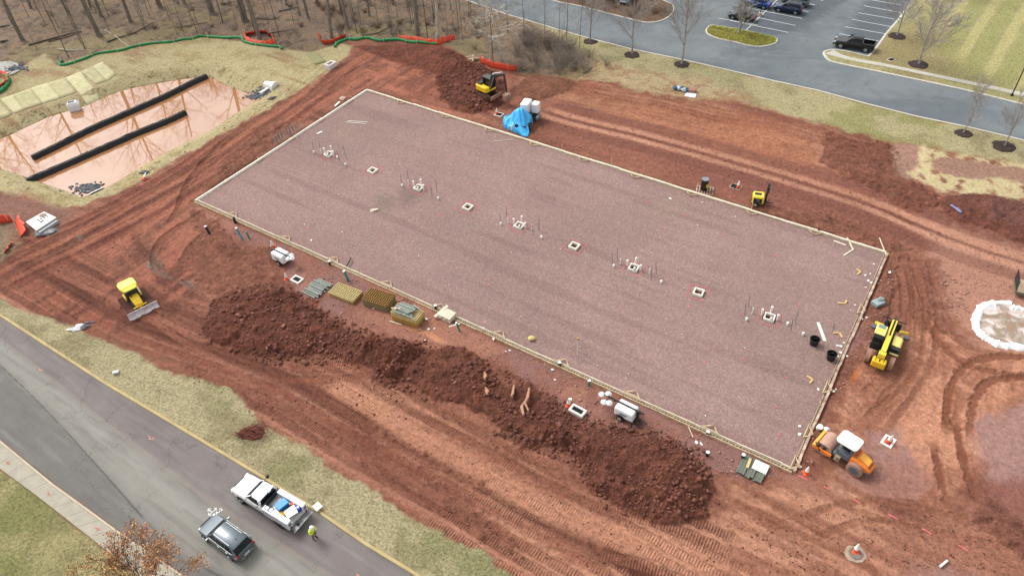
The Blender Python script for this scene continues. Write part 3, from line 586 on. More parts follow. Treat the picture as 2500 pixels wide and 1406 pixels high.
# sidewalks: panels with joints
def walk(name,La,Lb,step,m,z1=.13):
    A=resample(La,.05);Bq=resample(Lb,.05); n=int(min(len(A),len(Bq))*.05/step)
    def at(P,f):
        k=f*(len(P)-1); i=min(int(k),len(P)-2); return P[i]+(P[i+1]-P[i])*(k-i)
    b=MB(); g=.012/step
    for k in range(n):
        f0=(k+g)/n;f1=(k+1-g)/n; a0,a1,b0,b1=at(A,f0),at(A,f1),at(Bq,f0),at(Bq,f1)
        b.prism([tuple(a0),tuple(a1),tuple(b1),tuple(b0)],-.02,z1)
    return tag(b.build(name,m),kind='structure')
WK=mat('sidewalk_concrete',alb(196,188,170),.92,noise=.1,nscale=1.3,bump=.1)
walk('sidewalk',off(KERB_WALK,.2*-side_of(KERB_WALK[1:3],KERB_NEAR[1])),WALK_LOW,1.6,WK)
wt=GG([(2034,124),(2062,140),(2167,159),(2295,186),(2423,212),(2500,229),(2900,318)]); wb=GG([(2014,134),(2080,151),(2167,166),(2295,193),(2467,230),(2500,239),(2900,330)])
walk('sidewalk',wt,wb,1.7,mat('pale_sidewalk',alb(208,203,188),.92,noise=.08,nscale=1),z1=.135)
# parking lines
LINE=mat('white_road_paint',alb(226,228,226),.7,noise=.12,nscale=6)
def stripe(p,q,w,z=.004,m=LINE,name='parking_line',b=None):
    a=np.array(p[:2]);c=np.array(q[:2]); d=(c-a)/np.linalg.norm(c-a); n=np.array([-d[1],d[0]])*w/2
    vs=[(*(a+n),z),(*(a-n),z),(*(c-n),z),(*(c+n),z)]
    if b is not None: b.add(vs,[(0,1,2,3)]); return
    return tag(MB().add(vs,[(0,1,2,3)]).build(name,m),kind='structure')
b=MB()
for p,q in([(1791,13),(1958,46)],[(1842,42),(1942,63)],[(1754,45),(1850,62)],[(1782,51),(1925,80)],[(1820,76),(1912,-14)],[(1965,8),(1990,13)],[(1960,27),(1974,29)],[(2124,0),(2222,17)],[(2110,15),(2200,32)],[(2095,32),(2182,47)],[(2080,48),(2176,66)],[(2064,66),(2160,83)],[(2049,83),(2145,101)],[(2032,101),(2060,106)],[(1480,16),(1506,0)],[(1496,16),(1528,21)],[(1528,21),(1548,8)],[(1456,12),(1496,17)],[(1960,-8),(2010,2)],[(1930,-12),(1800,-30)],[(2130,-15),(2235,0)]):
    stripe(G(*p),G(*q),.12,b=b)
tag(b.build('parking_lines',LINE),kind='structure')
# ---------------------------------------------------------------- gravel pad
def pad():
    st=.16; nu=int(LU/st); nv=int(LV/st); u=np.linspace(.1,LU-.1,nu); v=np.linspace(.1,LV-.1,nv); uu_,vv_=np.meshgrid(u,v); uu_=uu_.ravel();vv_=vv_.ravel()
    x=PA.x+U.x*uu_+V.x*vv_; y=PA.y+U.y*uu_+V.y*vv_; n=fbm(x,y,5,4,off=41); n_=fbm(x,y,.5,3,off=42)
    z=.1+.012*n_+.02*n
    c=np.ones((len(x),1))*alb(173,143,136); n4_=fbm(x,y,14,3,off=44); c=lerp(c,sstep(0,.5,n),(180,150,142),.5); c=lerp(c,sstep(0,.5,-n),(160,131,125),.4); c=lerp(c,sstep(0,.4,n4_),(158,134,126),.5); st_=fbm(uu_/14,vv_,1.1,3,off=45); c=lerp(c,sstep(.1,.5,st_),(162,134,124),.35); c=lerp(c,sstep(.15,.5,-st_),(138,110,103),.35)
    e=np.minimum(np.minimum(uu_,LU-uu_),np.minimum(vv_,LV-vv_)); c=lerp(c,1-sstep(0,2.5,e+n),(166,134,126),.5)
    for px,r,cc in(((1635,500),3,(172,146,132)),((835,325),1.6,(172,146,126)),((940,495),2,(140,126,110)),((1000,480),2.2,(130,112,106))):
        p=G(*px,.1); d=np.hypot(x-p.x,(y-p.y)*.8); c=lerp(c,1-sstep(.2*r,r,d+n_*.6),cc,.6)
    for px in BOX:
        p=G(*px,.1); a=np.abs((x-p.x)*U.x+(y-p.y)*U.y); b=np.abs((x-p.x)*V.x+(y-p.y)*V.y); z=np.where(np.maximum(a,b)<.5,-.35,z)
    me=bpy.data.meshes.new('gravel_pad'); i=(np.arange(nv-1)[:,None]*nu+np.arange(nu-1)[None]).ravel(); q=np.stack([i,i+1,i+nu+1,i+nu],1).astype(np.int32)
    me.vertices.add(len(x)); me.vertices.foreach_set('co',np.stack([x,y,z],1).astype(np.float32).ravel()); me.loops.add(q.size); me.loops.foreach_set('vertex_index',q.ravel()); me.polygons.add(len(q)); me.polygons.foreach_set('loop_start',np.arange(0,q.size,4,dtype=np.int32)); me.update(calc_edges=True)
    if me.polygons[0].normal.z<0: me.flip_normals()
    attr(me,'Col',c.astype(np.float32)); attr(me,'Mix',np.stack([0*x,0*x+1,0*x+.12],1)); attr(me,'Trk',np.zeros((len(x),2))); me.materials.append(GM)
    o=bpy.data.objects.new('gravel_pad',me); COL.objects.link(o); tag(o,kind='structure')
BOX=[(803,378),(910,418),(1022,460),(1142,507),(1268,552),(1402,602),(1547,655),(1705,715),(1878,776)]
pad()
# ---------------------------------------------------------------- formwork round the pad
WOODM=mat('pale_timber',alb(228,214,190),.8,noise=.18,nscale=3); WOOD2=mat('stained_timber',alb(222,196,156),.85,noise=.25,nscale=2,dirt=.35); WOOD3=mat('weathered_board',alb(214,190,172),.85,noise=.25,nscale=3,dirt=.6); WHITEB=mat('white_board',alb(236,228,214),.7,noise=.1,nscale=3)
BLOCKM=mat('footing_block',alb(206,188,158),.9,noise=.2,nscale=4,dirt=.3); DARK=mat('recess_shade_colour',alb(52,44,40),.9); YEL=mat('raw_pine',alb(226,188,124),.7,noise=.15,nscale=4)
rnd=random.Random(11)
def footing(p,q,side,label,w=.2):
    """row of hollow blocks between p and q"""
    L=(q-p).length; d=(q-p).normalized(); n=Vector((-d.y,d.x,0)); b=MB(); z0,z1=-.1,.16
    for o in(-w/2,w/2): b.bar(p+n*o+Vector((0,0,(z0+z1)/2)),q+n*o+Vector((0,0,(z0+z1)/2)),.06,z1-z0)
    k=0
    while k<L: b.bar(p+d*k-n*w/2+Vector((0,0,.02)),p+d*k+n*w/2+Vector((0,0,.02)),.07,.24); k+=.3
    tag(b.build('footing_wall',BLOCKM),label,'footing wall')
footing(B(0,LV),B(LU,LV),1,'long row of hollow footing blocks along the pad edge nearest the spoil heaps')
footing(B(LU,0),B(LU,LV),1,'short row of hollow footing blocks along the pad edge beside the yellow telehandler')
ORD='first second third fourth fifth sixth seventh eighth ninth tenth eleventh twelfth thirteenth fourteenth fifteenth sixteenth seventeenth eighteenth nineteenth twentieth'.split()+['farther']*9
def boards(p,q,o,seglen,w,h,z,m,jit,label,group,lap=True):
    L=(q-p).length; d=(q-p).normalized(); n=Vector((-d.y,d.x,0)); k=0; bi=0; fr='pond end' if L>50 else 'far corner'
    while k<L-.3:
        l=min(seglen*rnd.uniform(.75,1.15),L-k); a=p+d*k+n*(o+rnd.uniform(-jit,jit)); b_=p+d*(k+l)+n*(o+rnd.uniform(-jit,jit)); zz=z+rnd.uniform(0,.03)
        t=MB().bar((0,0,0),(l,0,0),w,h).build('form_board',m,bevel=.008); t.location=(a.x,a.y,zz); t.rotation_euler=(0,-math.atan2(0,1),math.atan2(b_.y-a.y,b_.x-a.x)); tag(t,label+', '+ORD[bi]+' from the '+fr,'board',group); bi+=1; k+=l*(1.0 if not lap else .985)
SGN=1 if (B(0,1)-B(0,0)).dot(Vector((-U.y,U.x,0)))>0 else -1
boards(B(0,LV),B(LU,LV),-.2*SGN,4.9,.09,.28,.12,WOODM,.03,'pale inner form board on the near pad edge','form boards along the near pad edge')
boards(B(0,LV),B(LU,LV),.19*SGN,4.2,.05,.26,.08,WOOD2,.03,'stained outer form board on the near pad edge','outer form boards along the near pad edge')
boards(B(0,0),B(LU,0),.02,4.6,.26,.24,.16,WOODM,.07,'cream form board on the far pad edge','form boards along the far pad edge')
boards(B(0,0),B(LU,0),.16*SGN,6,.05,.2,.08,BLOCKM,.02,'thin backing board of the far pad edge','backing boards along the far pad edge')
boards(B(0,0),B(0,LV),.0,4.6,.2,.24,.16,WHITEB,.04,'whitish form board on the pond-side edge','form boards along the pad edge facing the pond')
boards(B(0,0),B(0,LV),-.22*SGN,5.5,.05,.2,.1,WHITEB,.02,'thin white strip board on the pond-side edge','strip boards along the pad edge facing the pond')
boards(B(LU,0),B(LU,LV),-.16*SGN*0+.16,4.2,.22,.24,.15,WOOD3,.05,'mud-spotted form board on the telehandler-side edge','form boards along the pad edge beside the telehandler')
# braces
def brace_mesh():
    r=empty('timber_brace'); 
    MB().bar((-.75,0,.12),(.1,.62,.22),.09,.05).build('leg',WOOD2,r); MB().bar((.75,0,.12),(.1,.62,.22),.09,.05).build('leg',WOOD2,r)
    MB().bar((.1,.6,-.1),(.1,.6,.36),.06).bar((-.72,.02,-.1),(-.72,.02,.34),.06).build('stake',WOOD2,r); MB().bar((-.8,0,.2),(.8,0,.2),.08,.06).build('crossbar',WOOD2,r); return r
_br=brace_mesh(); first=True; BC={}
def brace(p,rz,label,grp,sc=1):
    global first
    o=_br if first else copy_tree(_br); first=False; o.location=p; o.rotation_euler=(0,0,rz); o.scale=(sc,)*3; BC[grp]=BC.get(grp,-1)+1; tag(o,label+', '+ORD[BC[grp]]+(' from the far corner' if 'facing the pond' in grp or 'beside' in grp else ' from the pond end'),'brace',grp)
def nearest_uv(px):
    p=G(*px,.2)-PA; return p.dot(U),p.dot(V)
for px in[(560,530),(697,583),(812,637),(945,693),(1075,747),(1222,812),(1374,885),(1545,962),(1732,1050)]:
    u,_=nearest_uv(px); brace(B(u,LV-.25,.12),AU+PI if SGN>0 else AU,'triangular timber kicker inside the near pad edge','kickers inside the near pad edge')
for px in[(975,252),(1090,282),(1195,316),(1305,351),(1425,388),(1550,431),(1690,472),(1838,516),(1990,566)]:
    u,_=nearest_uv(px); brace(B(u,.25,.12),AU if SGN>0 else AU+PI,'triangular timber kicker inside the far pad edge','kickers inside the far pad edge',.95)
for px in[(850,247),(783,292),(712,342),(628,388),(548,440)]:
    _,v=nearest_uv(px); brace(B(.25,v,.12),AU-PI/2*SGN,'small triangular kicker on the pad edge facing the pond','kickers on the pad edge facing the pond',.8)
for px in[(2092,752),(2012,945),(1966,1052),(1932,1128)]:
    _,v=nearest_uv(px); brace(B(LU-.25,v,.12),AU+PI/2*SGN,'triangular timber kicker on the telehandler-side edge','kickers on the pad edge beside the telehandler')
# column box-outs
PINK=mat('pink_marking_paint',alb(226,110,116),.8); PVC=mat('white_pvc_pipe',alb(238,238,232),.45); GALV=mat('galvanised_conduit',alb(150,154,156),.45,metal=.3)
def line_flat(b,p,q,w,z): stripe(p,q,w,z,b=b)
cap_m=mat('white_cap',alb(244,244,240),.5)
def boxout():
    r=empty('column_boxout'); b=MB()
    for s in(-1,1): b.box((s*.45,0,.1),(.14,1.04,.34)); b.box((0,s*.45,.1),(.76,.14,.34))
    b.build('form_frame',mat('boxout_frame',alb(240,234,220),.8,noise=.12,nscale=4),r,bevel=.01); MB().ball((0,0,-.28),.35,10,5,(1,1,.3),.25,rnd).build('footing_top',mat('pit_soil',alb(120,92,82),.9),r); return r
bo0=boxout(); names=['farthest of the column box-outs, beside the pair of white battens','second column box-out from the pond end, with no pipes around it','column box-out ringed by pipes, third from the pond end','fourth column box-out from the pond end, bare of pipes','middle column box-out ringed by four white pipes','sixth column box-out from the pond end, bare of pipes','column box-out ringed by pipes, third from the telehandler end','bare column box-out, second from the telehandler end','column box-out ringed by pipes nearest the black buckets']
for i,px in enumerate(BOX):
    p=G(*px,.15); o=bo0 if i==0 else copy_tree(bo0); o.location=(p.x,p.y,.1); o.rotation_euler=(0,0,AU+(i>5)*.1); tag(o,'square wooden frame, '+names[i],'box-out','column box-outs in a row down the gravel pad')
    b=MB(); rr_=1.05
    for k in range(4):
        a=AU+(i>5)*.15+PI/4+k*PI/2; a2=a+PI/2; f=rnd.uniform(.0,.22) if k!=i%4 else .45
        P_=Vector((p.x+math.cos(a)*rr_*1.35,p.y+math.sin(a)*rr_*1.35,0)); Q_=Vector((p.x+math.cos(a2)*rr_*1.35,p.y+math.sin(a2)*rr_*1.35,0)); line_flat(b,P_.lerp(Q_,f),Q_,.07,.155)
    tag(b.build('paint_outline',PINK),kind='structure')
    if i%2==0:
        g='plumbing stubs around the column box-outs'
        for k,(du,dv,hh,rr2) in enumerate(((-1.0,-.1,.8,.105),(.95,-.1,.8,.105),(-.15,-.7,1.0,.105),(.25,.45,.55,.105))):
            q=Vector((p.x,p.y,0))+U*du*.8+V*dv*.95; o=MB().cyl((0,0,0),(.03*k-.03,0,hh),rr2,10).cyl((.03*k-.03,0,hh),(.03*k-.03,0,hh+.05),rr2*1.12,10).build('pipe_stub',PVC,smooth=True); o.location=(q.x,q.y,.05); tag(o,'short thick white pipe stub standing around the box-out '+('nearest the pond','','third from the pond end','','in the middle of the row','','third from the telehandler end','','nearest the black buckets')[i],'pipe',g)
CONDS=[((766,373),(762,351)),((783,371),(777,350)),((830,395),(822,370)),((846,389),(838,358)),((981,452),(977,432)),((997,441),(994,418)),((1055,479),(1051,455)),((1067,468),(1064,444)),((1222,547),(1220,522)),((1237,530),(1235,507)),((1302,576),(1300,553)),((1316,561),(1316,541)),((1495,644),(1496,626)),((1507,632),(1508,608)),((1590,682),(1592,662)),((1602,667),(1602,648)),((1818,768),(1822,745)),((1827,749),(1830,731)),((1930,808),(1937,786)),((1941,788),(1950,760)),((2033,808),(2037,790))]
for k,(a,c) in enumerate(CONDS):
    p=G(*a,.1); hh=1.85 if k<20 else 1.3; tp=G(*c,.1+hh*.95); lean=(tp-p); lean=Vector((max(-.25,min(.25,lean.x)),max(-.25,min(.25,lean.y)),hh)); o=MB().cyl((0,0,0),lean,.032,8).build('conduit',GALV,smooth=True); o.location=p; tag(o,'thin grey conduit standing upright beside a piped box-out '+('nearest the pond','third from the pond end','in the middle of the pad','third from the telehandler end','nearest the black buckets','beside the black buckets')[k//4],'conduit','upright conduits on the gravel pad')
for k,a in enumerate([(767,374),(844,405),(824,387),(982,456),(1070,487),(1223,549),(1322,582),(1498,652),(1614,691),(1822,782),(1922,793),(1960,818)]):
    p=G(*a,.1); o=MB().cyl((0,0,0),(0,0,.3),.1,10).ball((0,0,.3),.14,10,6,(1,1,.6)).build('capped_pipe',cap_m,smooth=True); o.location=p; tag(o,'small round white-capped pipe end near the upright conduits','pipe cap','white-capped pipe ends on the gravel pad')
for k,(a,c) in enumerate([((785,377),(783,365)),((998,452),(996,443)),((1240,544),(1238,532)),((1514,645),(1514,639)),((1585,669),(1584,660)),((1836,765),(1840,756)),((1299,562),(1299,556))]):
    p=G(*a,.1); o=MB().cyl((0,0,0),(0,0,.8),.055,8).build('pipe_stub',PVC,smooth=True); o.location=p; tag(o,'slim short white pipe between a conduit and a piped box-out','pipe','slim white pipe stubs on the gravel pad')
# loose timber, scraps and small things on the pad
def plank(a,c,w,h,m,name,label,cat,z=.13,group=None):
    p,q=G(*a,z),G(*c,z); L=(q-p).length; o=MB().bar((0,0,0),(L,0,0),w,h).build(name,m,bevel=.006); o.location=(p.x,p.y,z+h/2); o.rotation_euler=(0,0,math.atan2(q.y-p.y,q.x-p.x)); return tag(o,label,cat,group)
plank((849,296),(897,299),.09,.05,WHITEB,'batten','upper one of two long pale battens lying near the far corner of the pad','batten')
plank((844,299),(893,303),.1,.05,WHITEB,'batten','lower one of two long pale battens lying near the far corner of the pad','batten')
plank((1997,787),(2014,833),.3,.04,WHITEB,'plank','wide white plank lying on the pad between conduit and black bucket','plank')
plank((2035,588),(2065,599),.2,.05,WOODM,'plank','pale plank lying inside the far right corner boards','plank')
plank((2068,581),(2083,610),.16,.06,WOODM,'plank','pale plank standing out from the far edge near the corner','plank'); plank((2083,609),(2060,624),.16,.05,WOODM,'plank','pale plank meeting another at a V near the far right corner','plank')
plank((1198,347),(1252,341),.07,.05,WOODM,'batten','thin pale batten on the pad below the blue tarp','batten')
plank((1096,798),(1123,790),.13,.05,WHITEB,'plank','white board beside the small lumber pack','plank',.12); plank((1680,1040),(1692,1068),.06,.05,WOODM,'shovel_handle','thin wooden shovel handle lying outside the near pad edge','shovel',.12)
plank((2147,593-12),(2163,622),.1,.05,WOODM,'batten','short pale batten at the far right pad corner','batten',.3)
plank((843,705),(857,629),.05,.05,DARK,'x','','')
bpy.data.objects.remove(bpy.data.objects['x'])
p,q=G(846,650,.3),G(857,630,.3); o=MB().tube([(0,0,0),((q-p).x*.5+.1,(q-p).y*.5,.15),((q-p).x,(q-p).y,.05)],.07,8).build('black_hose',mat('black_rubber',alb(52,40,38),.7),smooth=True); o.location=p; tag(o,'short dark curved hose lying over the near pad edge by the left light tower','hose')
for k,(pts,lab) in enumerate([([(2045,739),(2063,741),(2067,733)],'L-shaped pine bracket lying highest of those near the telehandler'),([(2035,813),(2049,812),(2056,824)],'L-shaped pine bracket between the two black buckets'),([(1970,917),(1984,926),(1977,935)],'L-shaped pine bracket lowest along the telehandler side of the pad'),([(2090,656),(2101,663),(2093,670)],'L-shaped pine bracket nearest the far right pad corner')]):
    P3=[G(*a,.16) for a in pts]; b=MB(); c=P3[1]; b.bar(P3[0]-c,(0,0,0),.16,.09).bar((0,0,.0),P3[2]-c,.16,.09); o=b.build('timber_bracket',YEL,bevel=.006); o.location=c; tag(o,lab,'bracket','L-shaped pine brackets on the pad')
BLK=mat('black_plastic',alb(34,36,38),.35)
for px,lab in(((1986,840),'black plastic bucket on the pad near the long white plank'),((2027,876),'black plastic bucket on the pad close to the telehandler side boards')):
    r=empty('bucket',G(*px,.12),0,lab,'bucket','black buckets on the pad'); b=MB()
    n=20; secs=[]
    for rr2,z in((.36,0),(.46,.72),(.49,.72),(.49,.76),(.43,.76),(.34,.04)): secs.append([(rr2*math.cos(2*PI*k/n),rr2*math.sin(2*PI*k/n),z) for k in range(n)])
    b.loft(secs).build('shell',BLK,r,smooth=True); MB().tube([(.49*math.cos(t),.1+.2*math.sin(t),.74-.25*abs(math.sin(t))) for t in np.linspace(0,PI,9)],.012,6).build('handle',GALV,r)
tp=G(1410,853,.1); r=empty('survey_tripod',tp,0,'wooden survey tripod standing on the pad near the yellow cushion','tripod')
for a in(.4,2.5,4.6): MB().bar((0,0,1.4),(.7*math.cos(a),.7*math.sin(a),0),.06,.04).build('leg',WOODM,r)
MB().cyl((0,0,1.38),(0,0,1.46),.1,12).box((0,0,1.55),(.2,.2,.16)).build('instrument',mat('survey_orange',alb(214,160,90),.5),r,bevel=.02)
o=MB().ball((0,0,.2),.36,12,8,(1,.8,.55),.12,rnd).build('foam_cushion',mat('yellow_foam',alb(222,200,120),.8,noise=.1),smooth=True); o.location=G(1298,829,.1); tag(o,'yellow foam bag lying alone on the pad near its lower edge','bag')
b=MB(); b.bar((-.4,0,.1),(.5,.25,.1),.28,.1).bar((-.35,-.2,.06),(.3,.15,.1),.18,.08).bar((-.4,.1,.16),(.1,.3,.16),.12,.06); o=b.build('timber_offcuts',WOODM,bevel=.01); o.location=G(912,516,.1); tag(o,'small heap of pale timber offcuts lying alone on the pad','offcuts')
o=MB().prism([(-.5,-.1),(-.1,-.15),(.1,.15),(.35,.2),(.3,.5),(0,.35),(-.2,.1)],0,.05).build('paper_scrap',cap_m); o.location=G(780,326,.12); tag(o,'torn white paper scrap near the pad edge facing the pond','scrap')
CHIP=mat('white_scrap',alb(238,232,224),.7)
rs=np.random.RandomState(5)
chips=[(1635,485,.5),(1715,494,.25),(1702,550,.18),(1795,529,.2),(1557,456,.16),(760,587,.3),(744,548,.25),(835,566,.2),(703,441,.15),(827,475,.15),(797,506,.15),(1022,624,.2),(1096,695,.16),(1368,608,.16),(1722,1014,.2),(1534,912,.12),(2114,702,.3),(2097,652,.15),(2120,685,.4),(2112,672,.35),(2127,690,.4),(2125,668,.35),(2133,645,.25),(2172,664,.5),(2115,775,.35),(2105,779,.3),(2122,715,.2),(2052,846,.4),(2044,843,.35),(2060,837,.3),(2053,860,.35),(2064,858,.3),(2046,870,.3),(2030,872,.2),(2068,869,.4),(1952,1041,.4),(1951,1060,.45),(1998,950,.4),(2035,955,.35),(1952,1139,.4),(2087,745,.25),(2077,757,.2),(2040,950,.25),(1046,734+70,.3),(1025,805,.25),(1245,855,.3),(1204,827,.4),(1235,858,.25),(1349,902,.35),(1355,927,.25),(1700,1080,.4),(1712,1083,.35),(1727,1062,.3),(1038,832,.3),(912,753,.3),(1041,779,.3),(1060,802,.25),(1180,800,.2),(685,606,.3)]
for k in range(70):
    u=rs.uniform(.03,.97)*LU; v=(rs.beta(1.3,1.1))*.94*LV+1; p=B(u,v,0); d=W.T@np.array([p.x,p.y,-H]); chips.append((CX+F*d[0]/d[2],CY+F*d[1]/d[2],rs.uniform(.05,.12)))
for k,(x,y,s) in enumerate(chips):
    n=rs.randint(4,7); poly=[(s*.6*rs.uniform(.35,1.1)*math.cos(2*PI*i/n),s*.6*rs.uniform(.25,.8)*math.sin(2*PI*i/n)) for i in range(n)]
    o=MB().prism(poly,0,min(.06,s*.4)).build('white_scrap',CHIP); p=G(x,y,.15); o.location=(p.x,p.y,.13); o.rotation_euler=(rs.uniform(-.15,.15),rs.uniform(-.15,.15),rs.uniform(0,6)); tag(o,'irregular white scrap of plastic or paper, '+('larger piece lying by the pad edge' if k<58 else 'tiny speck scattered over the gravel pad'),'scrap','white scraps beside the pad edges' if k<58 else 'white specks on the gravel pad')
for k in range(75):
    u=rs.beta(1.5,1.1)*LU*.97+1; v=rs.uniform(.05,.98)*LV; p=B(u,v,.13); s=rs.uniform(.05,.15); o=MB().prism([(-s,-s*.5),(s*.8,-s*.6),(s,s*.5),(-s*.6,s*.6)],0,.02).build('pink_flagging',PINK); o.location=p; o.rotation_euler=(0,0,rs.uniform(0,6)); tag(o,'small pink marker tag lying on the gravel pad','marker','pink marker tags on the gravel pad')
# ---------------------------------------------------------------- cones, basins, pipes
ORG=mat('cone_orange',alb(238,96,58),.5); WHT=mat('reflective_white',alb(244,240,234),.5)
def cone0(sc=1):
    r=empty('traffic_cone'); MB().box((0,0,.03),(.42,.42,.06)).build('base',ORG,r,bevel=.02); MB().cyl((0,0,.05),(0,0,.62),.17,14,.06).build('cone_body',ORG,r,smooth=True)
    MB().cyl((0,0,.3),(0,0,.5),.14,14,.1).cyl((0,0,.5),(0,0,.78),.1,14,.035).build('reflective_sleeve',WHT,r,smooth=True); return r
c0=cone0(); used=0
for px,lab,tx,sc in [((351,440),'orange cone lying tilted on the bank beside the haul route below the pond',.9,1.15),((667,604),'orange cone leaning behind the white light tower with folded mast',.2,1.3),((700,682),'orange and white cone left of the catch basin near the grid panels',0,1),((1388,990),'orange and white cone left of the lower catch basin',0,1.1),((1213,279),'orange and white cone on the catch basin near the excavator',0,1.05),((1802,458),'orange cone on the half buried basin near the far edge of the pad',.1,1.05),((2168,1079),'orange and white cone on the white framed basin beside the roller',.1,1.15),((1968,1155),'orange and white cone by the lower right corner of the pad',0,1.05),((2088,1346),'orange and white cone on the round manhole in the foreground',.1,1.1)]:
    o=c0 if used==0 else copy_tree(c0); used=1; o.location=GT(*px); o.rotation_euler=(tx,0,rnd.uniform(0,3)); o.scale=(sc*1.15,)*3; tag(o,lab,'traffic cone','orange traffic cones')
FRAMEW=mat('precast_frame',alb(232,224,216),.8,noise=.1,nscale=3,dirt=.12); GRATE=mat('black_grate',alb(40,42,42),.6)
def basin(corners,lab,h=.15,fr=.2,m=FRAMEW,bars=True,open_=False):
    P4=[GT(*c) for c in corners]; c=sum(P4,Vector())/4; ax=(P4[1]-P4[0]+P4[2]-P4[3]); L=ax.length/2; wd=((P4[3]-P4[0]).length+(P4[2]-P4[1]).length)/2; r=empty('catch_basin',(c.x,c.y,max(c.z,.02)+.02),math.atan2(ax.y,ax.x),lab,'catch basin')
    b=MB()
    for s in(-1,1): b.box((0,s*(wd/2-fr/2),h/2-.1),(L,fr,h+.2)); b.box((s*(L/2-fr/2),0,h/2-.1),(fr,wd-2*fr,h+.2))
    b.build('frame',m,r,bevel=.015); g=MB(); g.box((0,0,-.02),(L-2*fr,wd-2*fr,.04))
    if bars:
        n=int((L-2*fr)/.12)
        for k in range(n): g.box((-(L-2*fr)/2+(k+.5)*(L-2*fr)/n,0,.04),(.05,wd-2*fr,.07))
    g.build('grate',GRATE,r); return r
basin([(708,686),(728,695),(743,683),(722,672)],'white framed catch basin with black cover beside the left light tower')
basin([(1388,1007),(1421,1024),(1433,1008),(1398,989)],'white framed catch basin with black cover between spoil heap and right light tower',.15).location.z+=.22
basin([(2150,1081),(2177,1099),(2186,1072),(2160,1060)],'square white framed basin on grey gravel beside the orange roller',.08,.2)
basin([(797,168),(809,173),(819,161),(805,158)],'small white precast inlet box at the top of the pond bank',.7,.22)
basin([(1204,282),(1222,287),(1231,279),(1214,275)],'low framed catch basin by the excavator bucket',.08,.1)
basin([(1779,457),(1803,466),(1815,455),(1787,449)],'half buried basin with rusty frame near the far pad edge',.05,.1,WOOD3)
basin([(2164,147),(2176,152),(2187,147),(2175,141)],'square grass drain inlet near the parked black pickup',.03,.14,CON)
mh=GT(2086,1352); r=empty('manhole',mh,0,'round concrete manhole ring with broken collar in the foreground dirt','manhole')
n=22; rr_=[rnd.uniform(.85,1.1) for _ in range(n)]; r.scale=(.72,)*3; MB().loft([[(1.12*rr_[k]*math.cos(2*PI*k/n),1.0*rr_[k]*math.sin(2*PI*k/n),z) for k in range(n)] for z in(-.1,.06)]).build('collar',mat('broken_concrete',alb(196,172,150),.9,noise=.25,nscale=3,dirt=.3),r)
MB().loft([[(q*math.cos(2*PI*k/28)+.1,q*math.sin(2*PI*k/28)+.05,z) for k in range(28)] for q,z in((.68,.0),(.66,.16),(.52,.17),(.52,.1),(.0,.1))]).build('ring',mat('manhole_iron',alb(146,136,128),.7,noise=.2,nscale=4),r,smooth=True)
# upright utility pipes
def upipe(px,col,h,rad,lab,tilt=(0,0),capm=None):
    r=empty('utility_pipe',GT(*px),0,lab,'pipe'); t=Vector((tilt[0],tilt[1],h)); MB().cyl((0,0,-.1),t,rad,12).build('pipe',col,r,smooth=True)
    if capm: MB().cyl(t,t*1.08,rad*1.15,12).build('cap',capm,r,smooth=True)
TEAL=mat('teal_pipe',alb(60,160,140),.5); BLUEP=mat('light_blue_pipe',alb(84,176,206),.5)
upipe((592,584),BLUEP,1.5,.12,'tall light blue pipe standing outside the near left pad corner',(-.3,.1),cap_m); upipe((610,583),TEAL,1.0,.1,'shorter teal pipe standing beside the light blue pipe',(-.2,.1))
upipe((512,571),mat('dark_pipe',alb(58,52,60),.5),1.0,.14,'dark pipe with pale cap standing left of the light blue pipe',(-.2,.1),cap_m); upipe((575,545),BLK,.9,.14,'black pipe standing at the near pad edge by its left corner')
upipe((852,686),TEAL,1.3,.13,'teal pipe with pale cap standing above the grid panel stacks',(-.3,.1),cap_m); upipe((1123,809),TEAL,1.1,.1,'teal pipe standing beside the lumber pack',(-.25,.1),cap_m); upipe((1438,941),mat('green_pipe',alb(76,160,110),.5),.7,.13,'green pipe with white cap standing above the lower catch basin',(0,0),cap_m)
for px,l in(((806,646),'by the left light tower'),((1064,754),'by the lumber pack'),((1366,893),'midway along the near pad edge'),((1727,1062),'near the lower right of the near pad edge'),((1726,1112),'right of the big spoil heap'),((1813,1118),'beside the stacked grey panels')): upipe(px,BLK,.5,.14,'short black pipe with white top '+l,(0,0),cap_m)
upipe((1997,568),BLK,.6,.1,'black pipe post outside the far pad edge')
# generator bin on pallet etc.
r=empty('drum_bin',GT(1718,464),.3,'tall black drum with yellow label standing on a slatted pallet','drum'); MB().cyl((0,0,.1),(0,0,1.55),.42,20).build('body',BLK,r,smooth=True); MB().cyl((0,0,1.55),(0,0,1.62),.44,20).build('lid',mat('grey_lid',alb(150,160,166),.4),r,smooth=True); MB().box((.15,-.4,.8),(.4,.06,.45)).build('label',mat('yellow_label',alb(214,210,80),.6),r)
r=empty('pallet',GT(1720,466),AU+.3,'slatted wooden pallet under the tall black drum','pallet'); b=MB()
for k in range(7): b.box((-.95+k*.32,0,.09),(.12,1.7,.03))
for s in(-.8,0,.8): b.box((0,s,.04),(2.05,.1,.08))
b.build('slats',WOOD3,r)
